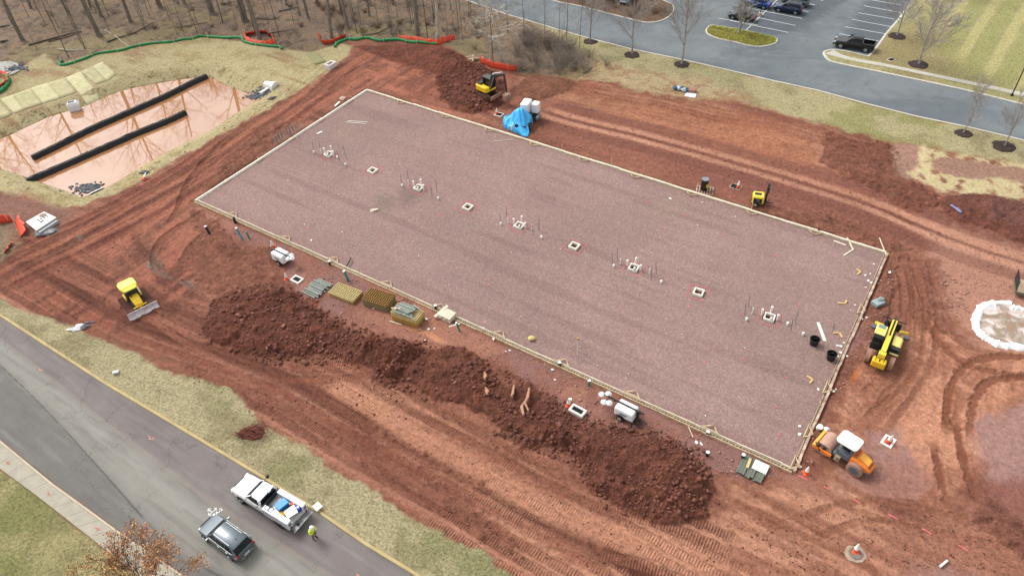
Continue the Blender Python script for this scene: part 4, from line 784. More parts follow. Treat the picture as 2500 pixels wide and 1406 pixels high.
# grid panel stacks
def gridstack(cs,h,lab,m1,m2,layers,z=.1):
    P4=[G(*c,z+h) for c in cs]; c=sum(P4,Vector())/4; ax=(P4[1]-P4[0]+P4[2]-P4[3])/2; L=ax.length; wd=((P4[3]-P4[0]).length+(P4[2]-P4[1]).length)/2
    r=empty('panel_stack',(c.x,c.y,z),math.atan2(ax.y,ax.x),lab,'panel stack','stacks of tan grid panels')
    lh=h/layers
    for k in range(layers):
        z0=k*lh; top=k==layers-1; sh=Vector((rnd.uniform(-.05,.05),rnd.uniform(-.05,.05),0)); b=MB(); e=.05
        if top:
            nx=int(L/.23);ny=int(wd/.23)
            for i in range(nx+1): b.box((-L/2+i*L/nx,0,z0+lh/2),(e,wd+e,lh*.97))
            for j in range(ny+1): b.box((0,-wd/2+j*wd/ny,z0+lh/2+.003),(L+e,e,lh*.95))
            MB().box((0,0,z0+.02),(L-.05,wd-.05,.03)).build('hole_shade_sheet',DARK,r)  # added dark sheet, shade inside the grid holes put in as colour
        else: b.box((sh.x,sh.y,z0+lh/2),(L,wd,lh*.82))
        if not top: b.box((0,0,z0+lh/2),(L*.97,wd*.97,lh))
        b.build('grid_panel',m1 if top else m2,r)
    return r
G1=mat('tan_grid',alb(222,202,142),.7,noise=.15,nscale=3); G2=mat('brown_grid',alb(176,132,64),.7,noise=.15,nscale=3); G3=mat('ochre_side',alb(206,164,74),.7,noise=.2,nscale=3); G4=mat('olive_side',alb(158,144,100),.7,noise=.2,nscale=3)
gridstack([(806,714),(861,735),(883,711),(822,688)],.5,'low stack of pale tan grid panels beside the bundle of grey tubes',G1,G3,2)
gridstack([(887,730),(945,748),(962,718),(902,702)],.95,'middle stack of brown grid panels between the two paler stacks',G2,G4,5)
s3=gridstack([(956,760),(1016,783),(1033,758),(970,740)],1.15,'tallest stack of ochre grid panels with grey tubes lying on top',G1,G3,2)
TUB=mat('grey_green_tube',alb(164,172,160),.5,noise=.12,nscale=2); 
def tubes(c,z,n,L,a,sp,lab,layers=2,loc=None,m=TUB,rad=.09):
    p=G(*c,z); r=empty('tube_bundle',p,a,lab,'tube bundle')
    for l in range(layers):
        for k in range(n-l*3):
            y=(k-(n-l*3)/2)*sp+rnd.uniform(-.03,.03); x=rnd.uniform(-.25,.25); t=rnd.uniform(-.03,.03); MB().cyl((-L/2+x,y-t*L/2,rad+l*rad*1.9),(L/2+x,y+t*L/2,rad+l*rad*1.9),rad,8).build('tube',m,r,smooth=True)
    return r
tubes((778,704),.08,11,2.0,AU,.24,'bundle of grey-green tubes lying on the ground left of the grid panels')
tubes((992,756),1.28,8,1.9,AU+.05,.2,'bundle of grey-green tubes lying on top of the ochre panel stack',2)
for k,(a,c) in enumerate((((957,758),(1012,778)),((955,752),(977,753)),((1010,744),(1024,755)),((983,768),(1008,760)))):
    p,q=G(*a,1.62),G(*c,1.62); o=MB().cyl((0,0,0),(q-p),.07,8).build('loose_tube',TUB if k!=1 else WOODM,smooth=True); o.location=p; tag(o,('long grey tube laid along the front of the tubes on the ochre stack','pale stick poking out left from the ochre panel stack','grey tube sticking out behind the ochre panel stack','short grey tube crossing the tubes on the ochre stack')[k],'tube')
plank((951,784),(980,793),.1,.06,WOODM,'batten','pale batten lying on the ground below the ochre panel stack','batten',.12)
p=G(1093,775,.1); r=empty('lumber_pack',(p.x,p.y,.1),AU,'small pack of pale cut lumber straddling the near pad edge','lumber')
for k in range(6):
    for j in range(3): MB().box((-.7+k*.26,rnd.uniform(-.06,.06),.1+j*.19),(.24,1.2,.17)).build('block',WOODM,r,bevel=.01)
MB().bar((-.95,-.9,.35),(-.6,.9,.62),.3,.12).build('plank',WOODM,r)
# grey panels by the lower right corner
p=G(1839,1146,.1); r=empty('panel_bundle',(p.x,p.y,.08),AV,'stack of grey-green ribbed panels outside the lower right pad corner','panels')
for k in range(9): MB().box((rnd.uniform(-.15,.15),-1.05+k*.24,.12+.06*(k%3)),(2.0,.22,.1)).build('panel',mat('slate_panel',alb(124,132,116),.6,noise=.1,nscale=2),r,bevel=.01)
o=MB().box((0,0,0),(1.2,.95,.02)).build('white_sheet',cap_m,bevel=.004); o.location=G(1857,1139,.4); o.rotation_euler=(.05,0,AU+.0); tag(o,'white sheet lying on the grey-green ribbed panels','sheet'); plank((1832,1120),(1824,1142),.22,.08,YEL,'plank','yellowish plank lying on the grey-green ribbed panels','plank',.3); plank((1864,1146),(1868,1161),.09,.05,WHITEB,'batten','short whitish batten right of the grey-green ribbed panels','batten',.12)
# frame ladder by the pond edge of the pad
p0,p1=B(-.7,nearest_uv((669,358))[1],.1),B(-.7,nearest_uv((748,312))[1],.1); r=empty('scaffold_frame',p0,math.atan2((p1-p0).y,(p1-p0).x),'row of grey steel frames standing beside the pad edge facing the pond','steel frames'); L=(p1-p0).length
MB().bar((0,0,.3),(L,0,.3),.07).build('rail',GALV,r)
for k in range(9):
    x=.3+k*(L*.8)/9+rnd.uniform(-.1,.1); b=MB(); yy=.9 if SGN<0 else -.9; yy=abs(yy)*(1 if ((Matrix.Rotation(r.rotation_euler.z,3,'Z')@Vector((0,1,0))).dot(U)<0) else -1)
    b.bar((x,0,.25),(x,yy*.3,1.25),.07).bar((x+.45,0,.25),(x+.45,yy*.3,1.2),.05).bar((x,yy*.28,1.2),(x+.45,yy*.28,1.2),.05).bar((x,yy*.15,.75),(x+.45,yy*.15,.75),.04); b.build('upright_frame',GALV,r)
# pale sheet, bottles, buckets
for cs,lab,m in(([(827,243),(835,236),(845,239),(838,248)],'pale pink board lying outside the far left pad edge',WOOD3),([(816,260),(820,262),(831,251),(828,249)],'narrow white board lying outside the far left pad edge',WHITEB)):
    P4=[GT(*c) for c in cs]; c=sum(P4,Vector())/4; o=MB().prism([((p-c).x,(p-c).y) for p in P4],.05,.12).build('board',m); o.location=c; tag(o,lab,'board')
for px,a,l in(((1998,1045),.3,'upright white bucket'),((2014,1046),1.3,'white bucket lying on its side')):
    o=MB().cyl((0,0,0),(0,0,.4),.16*1.4,16,.19*1.4).build('white_bucket',cap_m,smooth=True); o.location=GT(*px,.15); o.rotation_euler=(a,0,.4); tag(o,l+' outside the right pad edge near the roller','bucket')
o=MB().box((0,0,.2),(.3,.25,.5)).build('white_canister',cap_m,bevel=.03); o.location=GT(1392,981,0); tag(o,'white canister with dark label beside the lower orange cone','canister')
p,q=GT(2294,1384,.1),GT(2312,1369,.1); o=MB().cyl((0,0,.08),(q-p)+Vector((0,0,.08)),.09,10).build('white_pipe',PVC,smooth=True); o.location=p; tag(o,'white pipe piece lying in the dirt near the lower right','pipe')
for k,(a,c) in enumerate([((1949,1161),(1971,1171)),((2010,1187),(2025,1194)),((2082,1218),(2101,1228)),((2168,1254),(2190,1267)),((2250,1290),(2273,1303)),((2339,1330),(2363,1343)),((1540,1,),(1541,2))][:6]):
    p,q=GT(*a),GT(*c); d=(q-p); n=8; b=MB(); hs=[]; wv=Vector((-d.y,d.x,0)).normalized()*.05
    vs=[];fs=[]
    for i in range(n+1):
        c_=p+d*i/n; z=on(c_.x,c_.y).z+.03; vs+=[(c_.x+wv.x,c_.y+wv.y,z),(c_.x-wv.x,c_.y-wv.y,z)]
    for i in range(n): fs.append((2*i,2*i+1,2*i+3,2*i+2))
    tag(MB().add(vs,fs).build('paint_dash',PINK),kind='structure')
# concrete washout
p=GT(2452,797); CXW=[(2382,780),(2395,752),(2420,742),(2465,741),(2468,750),(2500,757),(2560,775),(2560,850),(2500,850),(2440,842),(2405,825),(2385,805)]
WP=smooth_line([tuple(GT(*c)[:2]) for c in CXW]+[tuple(GT(*CXW[0])[:2])],9); PLAS=mat('white_plastic_film',alb(246,246,246),.35,noise=.05)
r=empty('concrete_washout',(0,0,0),0,'white plastic-lined concrete washout pit at the right edge','washout'); b=MB()
cc_=np.array(WP).mean(0); secs=[]
for k,(x,y) in enumerate(WP):
    d=np.array([x,y])-cc_; d/=np.linalg.norm(d); z=on(x,y).z; s=1+.1*math.sin(k*1.7)+rnd.uniform(-.22,.22); secs.append([(x+d[0]*o*s,y+d[1]*o*s,z+h*s) for o,h in((.42,-.05),(.32,.16),(.05,.3),(-.25,.26),(-.45,.05),(-.52,-.1))])
b.loft(secs,closed=False,caps=False).build('lining_rim',PLAS,r,smooth=True)
wm=bpy.data.materials.new('washout_floor'); wm.use_nodes=True; t=wm.node_tree; P=node(t,'ShaderNodeNewGeometry').outputs['Position']; nn=node(t,'ShaderNodeTexNoise',{'Vector':P,'Scale':.55,'Detail':6,'Roughness':.65,'Distortion':1.2}).outputs[0]
cr=node(t,'ShaderNodeValToRGB',{0:nn}); e=cr.color_ramp; e.elements[0].position=.4; e.elements[0].color=tuple(alb(176,140,110))+(1,); e.elements[1].position=.6; e.elements[1].color=tuple(alb(244,240,236))+(1,); x=e.elements.new(.46); x.color=tuple(alb(172,164,150))+(1,); x=e.elements.new(.52); x.color=tuple(alb(222,190,170))+(1,)
t.links.new(cr.outputs[0],t.nodes['Principled BSDF'].inputs['Base Color']); t.nodes['Principled BSDF'].inputs['Roughness'].default_value=.6
vs=[(cc_[0],cc_[1],on(*cc_).z+.03)]; 
for f in(.35,.7,1.0):
    for x,y in WP[:-1]: xx=cc_[0]+(x-cc_[0])*f*.97; yy=cc_[1]+(y-cc_[1])*f*.97; vs.append((xx,yy,on(xx,yy).z+.06+.1*(f>.9)))
n=len(WP)-1; fs=[(0,1+k,1+(k+1)%n) for k in range(n)]+[(1+j*n+k,1+(j+1)*n+k,1+(j+1)*n+(k+1)%n,1+j*n+(k+1)%n) for j in(0,1) for k in range(n)]
MB().add(vs,fs).build('lining_floor',wm,r,smooth=True)
# road survey marks
def flat_strokes(strokes,w,m,name,z=.006,zz=None):
    b=MB()
    for s in strokes:
        for a,c in zip(s[:-1],s[1:]): stripe(G(*a),G(*c),w,z if zz is None else zz,b=b)
    return tag(b.build(name,m),kind='structure')
OP=mat('orange_marking_paint',alb(226,150,118),.8); RP=mat('red_marking_paint',alb(214,96,88),.8)
def crop(ox,oy,s,pts): return [(ox+x/s,oy+y/s) for x,y in pts]
flat_strokes([crop(0,1046,3.906,[(1985,770),(2025,795),(2065,755)]),crop(0,1046,3.906,[(2025,795),(1990,825)]),crop(0,1046,3.906,[(1985,790),(1983,765),(2015,762)]),crop(0,1046,3.906,[(2040,757),(2066,755),(2060,780)]),crop(0,1046,3.906,[(1990,800),(1988,827),(2012,824)])],.07,LINE,'white_survey_arrows')
cv=bpy.data.curves.new('t','FONT'); cv.body='PA-2'; cv.size=.42; cv.extrude=0; cv.offset=.012; to=bpy.data.objects.new('t',cv); COL.objects.link(to); dg=bpy.context.evaluated_depsgraph_get(); mt=bpy.data.meshes.new_from_object(to.evaluated_get(dg)); bpy.data.objects.remove(to)
mt.materials.clear(); mt.materials.append(LINE); o=bpy.data.objects.new('white_survey_lettering',mt); COL.objects.link(o); p,q=G(523.5,1261),G(540,1247); o.location=(p.x,p.y,.006); o.rotation_euler=(0,0,math.atan2(q.y-p.y,q.x-p.x)); tag(o,kind='structure')
for pts,m,z in(([(1415,72),(1440,85),(1418,100),(1465,102),(1460,82)],OP,.006),([(65,322),(100,345),(66,345),(92,322)],RP,.136),([(455,615),(480,622),(460,635),(498,642)],RP,.136),([(905,950),(950,960),(925,975),(965,972)],RP,.136)):
    flat_strokes([crop(0,1046,3.906,pts)],.06,m,'paint_mark',zz=z)
flat_strokes([crop(0,700,3.906,[(365,780),(405,800),(362,795),(410,790)])],.06,OP,'paint_mark'); flat_strokes([crop(620,1046,3.906,[(975,1385),(1010,1400),(975,1406)])],.06,OP,'paint_mark')
# sign fallen by the kerb, junk on the verge
r=empty('yard_sign',GT(777,1241),.3,'small blank white sign on a black stake beside the kerb behind the truck','sign'); MB().box((0,0,.35),(.6,.03,.6),(-1.35,0,.5)).build('panel',cap_m,r,bevel=.004); MB().bar((-.1,.2,.3),(-.4,.75,.5),.04).build('stake',BLK,r)
p=GT(284,911); o=MB().box((0,0,.15),(.55,.3,.22)).box((0,.1,.1),(.6,.35,.1)).build('utility_box',mat('grey_white_box',alb(216,220,224),.5),bevel=.03); o.location=p; o.rotation_euler=(0,0,.3); tag(o,'small white box lying alone on the roadside grass','box')
r=empty('plastic_rubble',GT(197,798),.2,'crumpled grey and white plastic sheeting heaped on the verge above the road','plastic sheeting')
for k in range(9): MB().ball((rnd.uniform(-.9,.9),rnd.uniform(-.45,.45),.1),rnd.uniform(.25,.45),8,5,(1.6,.5,.4),.35,rnd).build('sheet_piece',PLAS if k%2 else mat('grey_film',alb(120,118,124),.4),r)
# brush heap with red soil
r=empty('brush_heap',GT(617,1057),0,'heap of reddish roots and dead branches on the verge','brush heap'); b=MB()
for k in range(90):
    a=rnd.uniform(0,6.28); q=rnd.uniform(0,1.5); p=Vector((q*math.cos(a),q*.7*math.sin(a),rnd.uniform(0,.3))); e=p+Vector((rnd.uniform(-1.1,1.1),rnd.uniform(-.8,.8),rnd.uniform(-.1,.5))); b.tube([p,(p+e)/2+Vector((0,0,.15)),e],[.03,.02,.01],4)
b.build('branches',mat('red_twigs',alb(142,84,70),.9,noise=.2),r); MB().ball((0,0,0),1.2,14,6,(1.1,.7,.25),.2,rnd).build('root_clump',mat('red_root_soil',alb(118,62,52),.95,noise=.3,nscale=4,bump=.6),r)
# broken branches on spoil heaps
BRK=mat('split_wood',alb(206,158,128),.8,noise=.2,nscale=5)
for cs,lab in(([(1292,950),(1286,975),(1274,992),(1278,1012)],'pale splintered branch upright on the middle spoil heap'),([(1255,943),(1249,968)],'thin splintered branch left of the larger one on the spoil heap'),([(1183,912),(1184,925)],'short broken stick on the middle spoil heap'),([(1186,950),(1190,962)],'short pale stump piece on the middle spoil heap')):
    P_=[GT(*c,.25+.25*(k%2)) for k,c in enumerate(cs)]; c=P_[0]; n=len(P_); o=MB().tube([p-c for p in P_],[.16-.1*abs(k/(n-1)-.6) for k in range(n)],6).tube([p-c+Vector((.15*k,.1*k,.2)) for k,p in enumerate(P_)],[.08]*n,5).build('broken_branch',BRK); o.location=c; tag(o,lab,'branch')
# bags and sheets on the far verge
r=empty('bag_heap',GT(1664,222),AU,'blue and white bags heaped on a flattened sheet by the far grass','bags')
for k in range(5): MB().ball((-.9+k*.42,rnd.uniform(-.2,.3),.3),.42,10,6,(1,.8,.7),.2,rnd).build('bag',mat('blue_bag',alb(74,104,150),.5) if k in(0,4,2) else mat('pale_bag',alb(204,216,220),.5),r,smooth=True)
r=empty('open_sack',GT(1688,228),AU+.2,'white sheet with brown sacks beside the blue bags','sacks'); MB().box((0,-.6,.03),(1.5,1.2,.04)).build('sheet',PLAS,r); MB().box((0,.4,.3),(1.1,.9,.5)).build('sack',mat('brown_sack',alb(196,140,116),.8,noise=.2),r,bevel=.12)
# wood heap by excavator, debris
r=empty('firewood_heap',GT(1160,146),0,'small heap of split pale wood at the woodland edge above the excavator','wood heap')
for k in range(26): a=rnd.uniform(0,3.1); p=Vector((rnd.uniform(-1.4,1.4),rnd.uniform(-.8,.8),rnd.uniform(.1,.5))); d=Vector((math.cos(a),math.sin(a),rnd.uniform(-.3,.3)))*.45; MB().cyl(p-d,p+d,.09,6).build('piece',BRK if k%3 else WOODM,r)
# ---------------------------------------------------------------- road vehicles
TYRE=mat('tyre_rubber',alb(44,44,46),.85); RIM=mat('alloy_rim',alb(196,200,204),.3,metal=.7); GLASS=mat('tinted_glass',alb(26,34,38),.12,spec=.3); REDL=mat('red_lamp',alb(190,30,48),.25); HEADL=mat('clear_lamp',alb(232,236,238),.15); CHR=mat('chrome_trim',alb(190,194,196),.35,metal=.4); BTRIM=mat('black_trim',alb(30,31,33),.5); PLATE=mat('number_plate',alb(228,230,232),.5)
def wheel(par,x,y,r,w,rim=RIM,side=1,name='wheel'):
    o=MB().tube([(x,y-w/2,r),(x,y-w/2+.03,r),(x,y+w/2-.03,r),(x,y+w/2,r)],[r*.93,r,r,r*.93],20).build(name,TYRE,par,smooth=True)
    yy=y+side*(w/2+.005); b=MB(); b.tube([(x,yy-side*.06,r),(x,yy,r),(x,yy+side*.004,r)],[r*.66,r*.64,r*.58],16)
    for k in range(5): a=2*PI*k/5; b.bar((x,yy+side*.012,r),(x+r*.6*math.cos(a),yy+side*.012,r+r*.6*math.sin(a)),.07*r/.35,.03,up=(0,1,0))
    q=b.build('rim',rim,o,smooth=False); return o
def at_wheels(pf,pr,W,left=True,z=0):
    a,b=G(*pf,z),G(*pr,z); h=(a-b).normalized(); n=Vector((-h.y,h.x,0)); c=(a+b)/2-n*(W/2 if left else -W/2); return Vector((c.x,c.y,z)),math.atan2(h.y,h.x),(a-b).length
def csec(x,w,zl,zh,r=.1):
    q=[(w*.9,zl),(w,zl+.14),(w*1.0,(zl+zh)/2+.05),(w*.975,zh-r),(w*.9,zh-.01)]
    return [(x,y,z) for y,z in q]+[(x,-y,z) for y,z in reversed(q)]
def car(name,label,cat,loc,rz,paint,kind='suv',L=4.8,W=1.92,Hh=1.75,wb=2.9,group=None,rails=False,sun=False,silver=False,extra=True):
    r=empty(name,loc,rz,label,cat,group); h=W/2; wr=.37 if kind!='sedan' else .33; hood=1.08 if kind!='sedan' else .93; belt=hood+.06; hl=L/2
    zb=.32 if kind!='sedan' else .25; tail=belt if kind!='sedan' else belt
    st=[(-hl,h*.72,zb+.2,tail-.35),(-hl+.1,h*.9,zb+.05,tail-.08),(-hl+.5,h*.99,zb,tail+.02),(-wb/2,h,zb,belt+.02),(0,h,zb,belt),(hl*.36,h*.99,zb,belt-.01),(hl*.45,h*.98,zb,hood),(hl-.55,h*.96,zb,hood-.08),(hl-.22,h*.88,zb+.03,hood-.2),(hl-.05,h*.82,zb+.1,hood-.36),(hl,h*.7,zb+.18,hood-.5)]
    MB().loft([csec(*s) for s in st]).build('body',paint,r,smooth=True)
    MB().box((0,0,zb+.02),(L*.9,W*.86,.22)).build('underbody',BTRIM,r)
    rf=hl*.14; rr_=-hl*.72 if kind!='sedan' else -hl*.42; rb=-hl*.93 if kind!='sedan' else -hl*.72; ft=hl*.44
    def gs(x,wb_,zb_,wt,zt): q=[(wb_,zb_),(wt+.015,zt-.07),(wt-.08,zt)]; return [(x,y,z) for y,z in q]+[(x,-y,z) for y,z in reversed(q)]
    MB().loft([gs(ft,h*.84,belt-.03,h*.8,belt-.0),gs(rf,h*.9,belt-.03,h*.74,Hh-.03),gs((rf+rr_)/2,h*.91,belt-.03,h*.75,Hh-.0),gs(rr_,h*.9,belt-.03,h*.72,Hh-.05),gs(rb,h*.84,belt-.03,h*.72,belt+.06)]).build('windows',GLASS,r,smooth=True)
    MB().loft([[(x,y,z) for y,z in((w,zt-.05),(w-.1,zt+.012),(0,zt+.022),(-w+.1,zt+.012),(-w,zt-.05))] for x,w,zt in((rf+.02,h*.73,Hh-.03),((rf+rr_)/2,h*.76,Hh+.002),(rr_-.1,h*.72,Hh-.05),(rr_-.28,h*.68,Hh-.11))],closed=True).build('roof',paint,r,smooth=True)
    b=MB()
    for s in(-1,1):
        b.bar((ft+.02,s*h*.84,belt-.02),(rf+.02,s*h*.73,Hh-.03),.07,.05); b.bar((rr_,s*h*.735,Hh-.05),(rb-.02,s*h*.84,belt+.02),.12,.05); b.bar((.0-.05,s*(h*.9),belt-.03),(-.1,s*(h*.755),Hh-.05),.07,.03); b.bar((-1.05,s*(h*.905),belt-.03),(-1.12,s*(h*.755),Hh-.06),.07,.03)
    b.build('pillars',paint,r)
    b=MB()
    for s in(-1,1): b.bar((ft-.3,s*(h*.93),belt+.0),(rb+.4,s*(h*.93),belt+.03),.018,.018)
    if extra: b.build('window_trim',CHR,r)
    for x in(wb/2,-wb/2):
        for s in(-1,1):
            MB().cyl((x,s*(h-.25),wr+.03),(x,s*(h+.004),wr+.03),wr+.07,22).build('wheel_arch',BTRIM,r); wheel(r,x,s*(h-.1),wr,.25,side=s)
    for s in(-1,1):
        MB().box((hl-.28,s*h*.7,hood-.24),(.2,.26,.1),(0,.25,-s*.35)).build('headlight',HEADL,r,bevel=.03); MB().box((-hl+.12,s*h*.78,tail-.16),(.16,.36,.17),(0,0,s*.25)).build('tail_light',REDL,r,bevel=.02)
        MB().box((ft-.35,s*(h+.12),belt+.06),(.14,.26,.16)).build('mirror',CHR if silver else paint,r,bevel=.04)
        for x in(-.05,-1.0): MB().box((x-.3,s*(h*.985),belt-.16),(.2,.05,.04)).build('door_handle',CHR if extra else paint,r)
    MB().box((-hl+.01,0,tail-.5),(.05,.5,.14)).build('number_plate',PLATE,r); MB().box((-hl-.0,0,zb+.2),(.12,W*.66,.05)).build('bumper_trim',CHR,r,bevel=.02)
    MB().box((hl-.02,0,hood-.42),(.06,W*.5,.2)).build('grille',BTRIM,r)
    if rails:
        for s in(-1,1): MB().bar((rf-.15,s*h*.64,Hh+.05),(rr_+.2,s*h*.64,Hh+.02),.035,.04).build('roof_rail',CHR,r)
        MB().bar((rr_+.25,-.05,Hh),(rr_+.15,-.05,Hh+.14),.05).build('antenna',BTRIM,r)
    if sun: MB().box(((rf+rr_)/2+.35,0,Hh+.03),(.8,W*.56,.015)).box(((rf+rr_)/2-.5,0,Hh+.02),(.7,W*.56,.015)).build('sunroof',GLASS,r)
    return r
def paintm(n,c,metal=.5,rough=.25): return mat(n,alb(*c),max(rough,.32),metal=metal*.5,coat=.25)
loc,rz,wb=at_wheels((505,1321),(565,1366),1.9)
car('parked_suv','dark grey sport utility car on the road behind the white service truck','car',loc,rz,paintm('charcoal_paint',(112,124,132),.6,.3),'suv',4.85,1.94,1.76,2.9,rails=True,silver=True)
loc,rz,wb=at_wheels((1899,31),(1940,38),1.9); car('parked_suv','navy blue sport utility car parked nose in, in the middle car park row','car',loc,rz,paintm('navy_paint',(34,52,92),.5),'suv',4.8,1.9,1.72,2.85,'cars in the car park',sun=True)
loc,rz,wb=at_wheels((1917,13),(1957,20),1.9); car('parked_suv','grey sport utility car parked just behind the navy one','car',loc,rz,paintm('grey_green_paint',(120,134,138),.6),'suv',4.7,1.88,1.7,2.8,'cars in the car park')
loc,rz,wb=at_wheels((1826,16),(1864,24),1.75); car('parked_sedan','bright blue sedan parked across from the navy car','car',loc,rz,paintm('blue_paint',(28,86,170),.4),'sedan',4.5,1.78,1.45,2.65,'cars in the car park')
loc,rz,wb=at_wheels((1787,48),(1826,56),1.75); car('parked_sedan','black car half hidden behind the small tree of the green island','car',loc,rz,paintm('black_paint',(40,46,50),.4),'sedan',4.6,1.8,1.5,2.7,'cars in the car park')
loc,rz,wb=at_wheels((1530,19),(1562,-5),1.8); car('parked_sedan','dark grey car facing the mulch bed at the top edge','car',loc,rz,paintm('slate_paint',(70,80,88),.5),'sedan',4.6,1.8,1.48,2.7,'cars in the car park')
loc,rz,wb=at_wheels((1494,12),(1527,-12),1.8); car('parked_car','dark red car facing the mulch bed beside the grey one','car',loc,rz,paintm('red_paint',(120,30,44),.4),'suv',4.6,1.84,1.65,2.7,'cars in the car park')
# black pickup
def pickup_body(r,L,W,paint,cab_x0,cab_x1,hood_x,roofz,belt,hoodz,wr,wb,bed=True,flat=0):
    h=W/2; hl=L/2; zb=.5
    st=[(cab_x0,h*.985,zb,belt),(hood_x,h*.985,zb,belt),(hood_x+.12,h*.98,zb,hoodz+.02),(hl-.5,h*.96,zb,hoodz-.05),(hl-.15,h*.9,zb+.05,hoodz-.18),(hl,h*.78,zb+.12,hoodz-.4)]
    MB().loft([csec(*s,r=.12) for s in st]).build('body',paint,r,smooth=True)
    MB().box((0,0,zb),(L*.94,W*.7,.25)).build('chassis',BTRIM,r)
    def gs(x,wb_,zb_,wt,zt): q=[(wb_,zb_),(wt+.015,zt-.08),(wt-.1,zt)]; return [(x,y,z) for y,z in q]+[(x,-y,z) for y,z in reversed(q)]
    MB().loft([gs(hood_x+.1,h*.86,belt-.03,h*.82,belt),gs(cab_x1,h*.9,belt-.03,h*.76,roofz-.02),gs(cab_x0+.25,h*.9,belt-.03,h*.76,roofz-.03),gs(cab_x0+.03,h*.88,belt-.03,h*.8,belt+.25)]).build('windows',GLASS,r,smooth=True)
    MB().loft([[(x,y,z) for y,z in((w,zt-.07),(w-.12,zt+.015),(0,zt+.03),(-w+.12,zt+.015),(-w,zt-.07))] for x,w,zt in((cab_x1+.04,h*.76,roofz-.03),((cab_x0+cab_x1)/2,h*.785,roofz),(cab_x0+.12,h*.77,roofz-.04))]).build('roof',paint,r,smooth=True)
    b=MB()
    for s in(-1,1):
        b.bar((hood_x+.1,s*h*.86,belt-.02),(cab_x1+.03,s*h*.75,roofz-.04),.09,.06); b.bar((cab_x0+.06,s*h*.885,belt-.05),(cab_x0+.22,s*h*.77,roofz-.05),.2,.05); m_=(cab_x0+cab_x1)/2+.1
        if not flat: b.bar((m_,s*h*.905,belt-.05),(m_,s*h*.785,roofz-.05),.1,.04)
    b.build('pillars',paint,r)
    for x in(wb/2,-wb/2):
        for s in(-1,1): wheel(r,x,s*(h-.12),wr,.29,RIM,s)
    for s in(-1,1):
        MB().cyl((wb/2,s*(h-.3),wr+.05),(wb/2,s*(h*.985+.006),wr+.05),wr+.1,22).build('wheel_arch',BTRIM,r)
        MB().box((hl-.14,s*h*.74,hoodz-.3),(.2,.36,.2),(0,.1,-s*.2)).build('headlight',HEADL,r,bevel=.03)
        MB().bar((hood_x-.2,s*h*.95,belt+.05),(hood_x-.2,s*(h+.3),belt+.12),.05).box((hood_x-.2,s*(h+.35),belt+.12),(.14,.26,.3)).build('mirror',BTRIM,r,bevel=.03)
        for x in((cab_x0+.45,) if flat else (cab_x0+.35,cab_x0+1.3)): MB().box((x,s*(h*.985+.01),belt-.14),(.2,.05,.05)).build('door_handle',BTRIM,r)
    MB().box((hl+.03,0,zb+.08),(.2,W*.92,.24)).build('front_bumper',BTRIM if not flat else CHR,r,bevel=.04); MB().box((hl-.0,0,hoodz-.45),(.08,W*.55,.3)).build('grille',BTRIM,r)
loc,rz,wb=at_wheels((2049,119),(2112,130),2.0); r=empty('parked_pickup',loc,rz,'black crew cab pickup parked beside the curved sidewalk','pickup truck')
BP=paintm('gloss_black',(30,32,36),.3); L=5.9;W_=2.05; pickup_body(r,L,W_,BP,-1.15,.35,1.05,1.92,1.28,1.2,.42,3.7)
b=MB(); h=W_/2; hl=L/2
for s in(-1,1): b.box(((-1.2-hl)/2-.02,s*(h-.09),.95),(hl-1.15,.16,.78))
b.box((-hl+.05,0,.95),(.1,W_*.98,.76)); b.box(((-1.2-hl)/2,0,.74),(hl-1.2,W_*.84,.05)); b.build('bed',BP,r,bevel=.03); MB().box(((-1.2-hl)/2,0,.8),(hl-1.4,W_*.8,.03)).build('bed_liner',BTRIM,r)
for s in(-1,1): MB().box((-hl+.02,s*(h-.1),1.1),(.1,.16,.3)).build('tail_light',REDL,r); MB().cyl((-3.7/2,s*(h-.3),.5),(-3.7/2,s*(h+.003),.5),.52,22).build('wheel_arch',BTRIM,r)
# white service truck
loc,rz,wb=at_wheels((594,1229),(686,1286),2.0); TL=6.5; r=truck=empty('service_truck',loc,rz,'white service truck with open tool body parked against the kerb','truck')
WP_=mat('white_truck_paint',alb(250,250,250),.3,coat=.5); pickup_body(r,TL,2.05,WP_,-.35,.75,1.4,2.02,1.38,1.32,.41,wb,flat=1); h=1.1
CABG=mat('cabinet_white',alb(240,242,246),.35); LT=mat('cabinet_side',alb(206,212,218),.4)
for s in(-1,1):
    MB().box((-1.95,s*.86,1.12),(2.75,.44,.95)).build('side_cabinet',CABG,r,bevel=.03); b=MB()
    for k in range(3): b.box((-1.0-k*.92,s*1.085,1.15),(.86,.012,.72))
    b.build('cabinet_doors',LT,r); MB().cyl((-wb/2,s*(.9),.5),(-wb/2,s*(1.09),.5),.5,22).build('wheel_arch',BTRIM,r)
    MB().box((-3.335,s*.86,1.2),(.02,.26,.4)).build('louvre',mat('grey_louvre',alb(150,154,158),.5),r); MB().box((-3.34,s*.86,.8),(.03,.2,.14)).build('tail_light',REDL,r)
MB().box((-1.95,0,.9),(2.75,1.3,.36)).build('bed_floor',mat('bed_steel',alb(226,226,222),.5,metal=.2,noise=.1),r); MB().box((-3.55,0,.72),(.5,1.9,.06)).build('rear_step',mat('diamond_plate',alb(150,152,152),.4,metal=.5,noise=.15,nscale=9),r,bevel=.01); MB().box((-3.82,0,.68),(.06,2.1,.12)).build('rear_bumper',CHR,r)
MB().box((-.48,0,1.4),(.12,1.85,.42)).build('headboard',BTRIM,r,bevel=.02); MB().box((-.28,-.25,2.06),(.22,.3,.07)).build('roof_beacon',mat('clear_beacon',alb(200,205,205),.2),r,bevel=.02)
Mt=Matrix.Translation(loc)@Matrix.Rotation(rz,4,'Z')
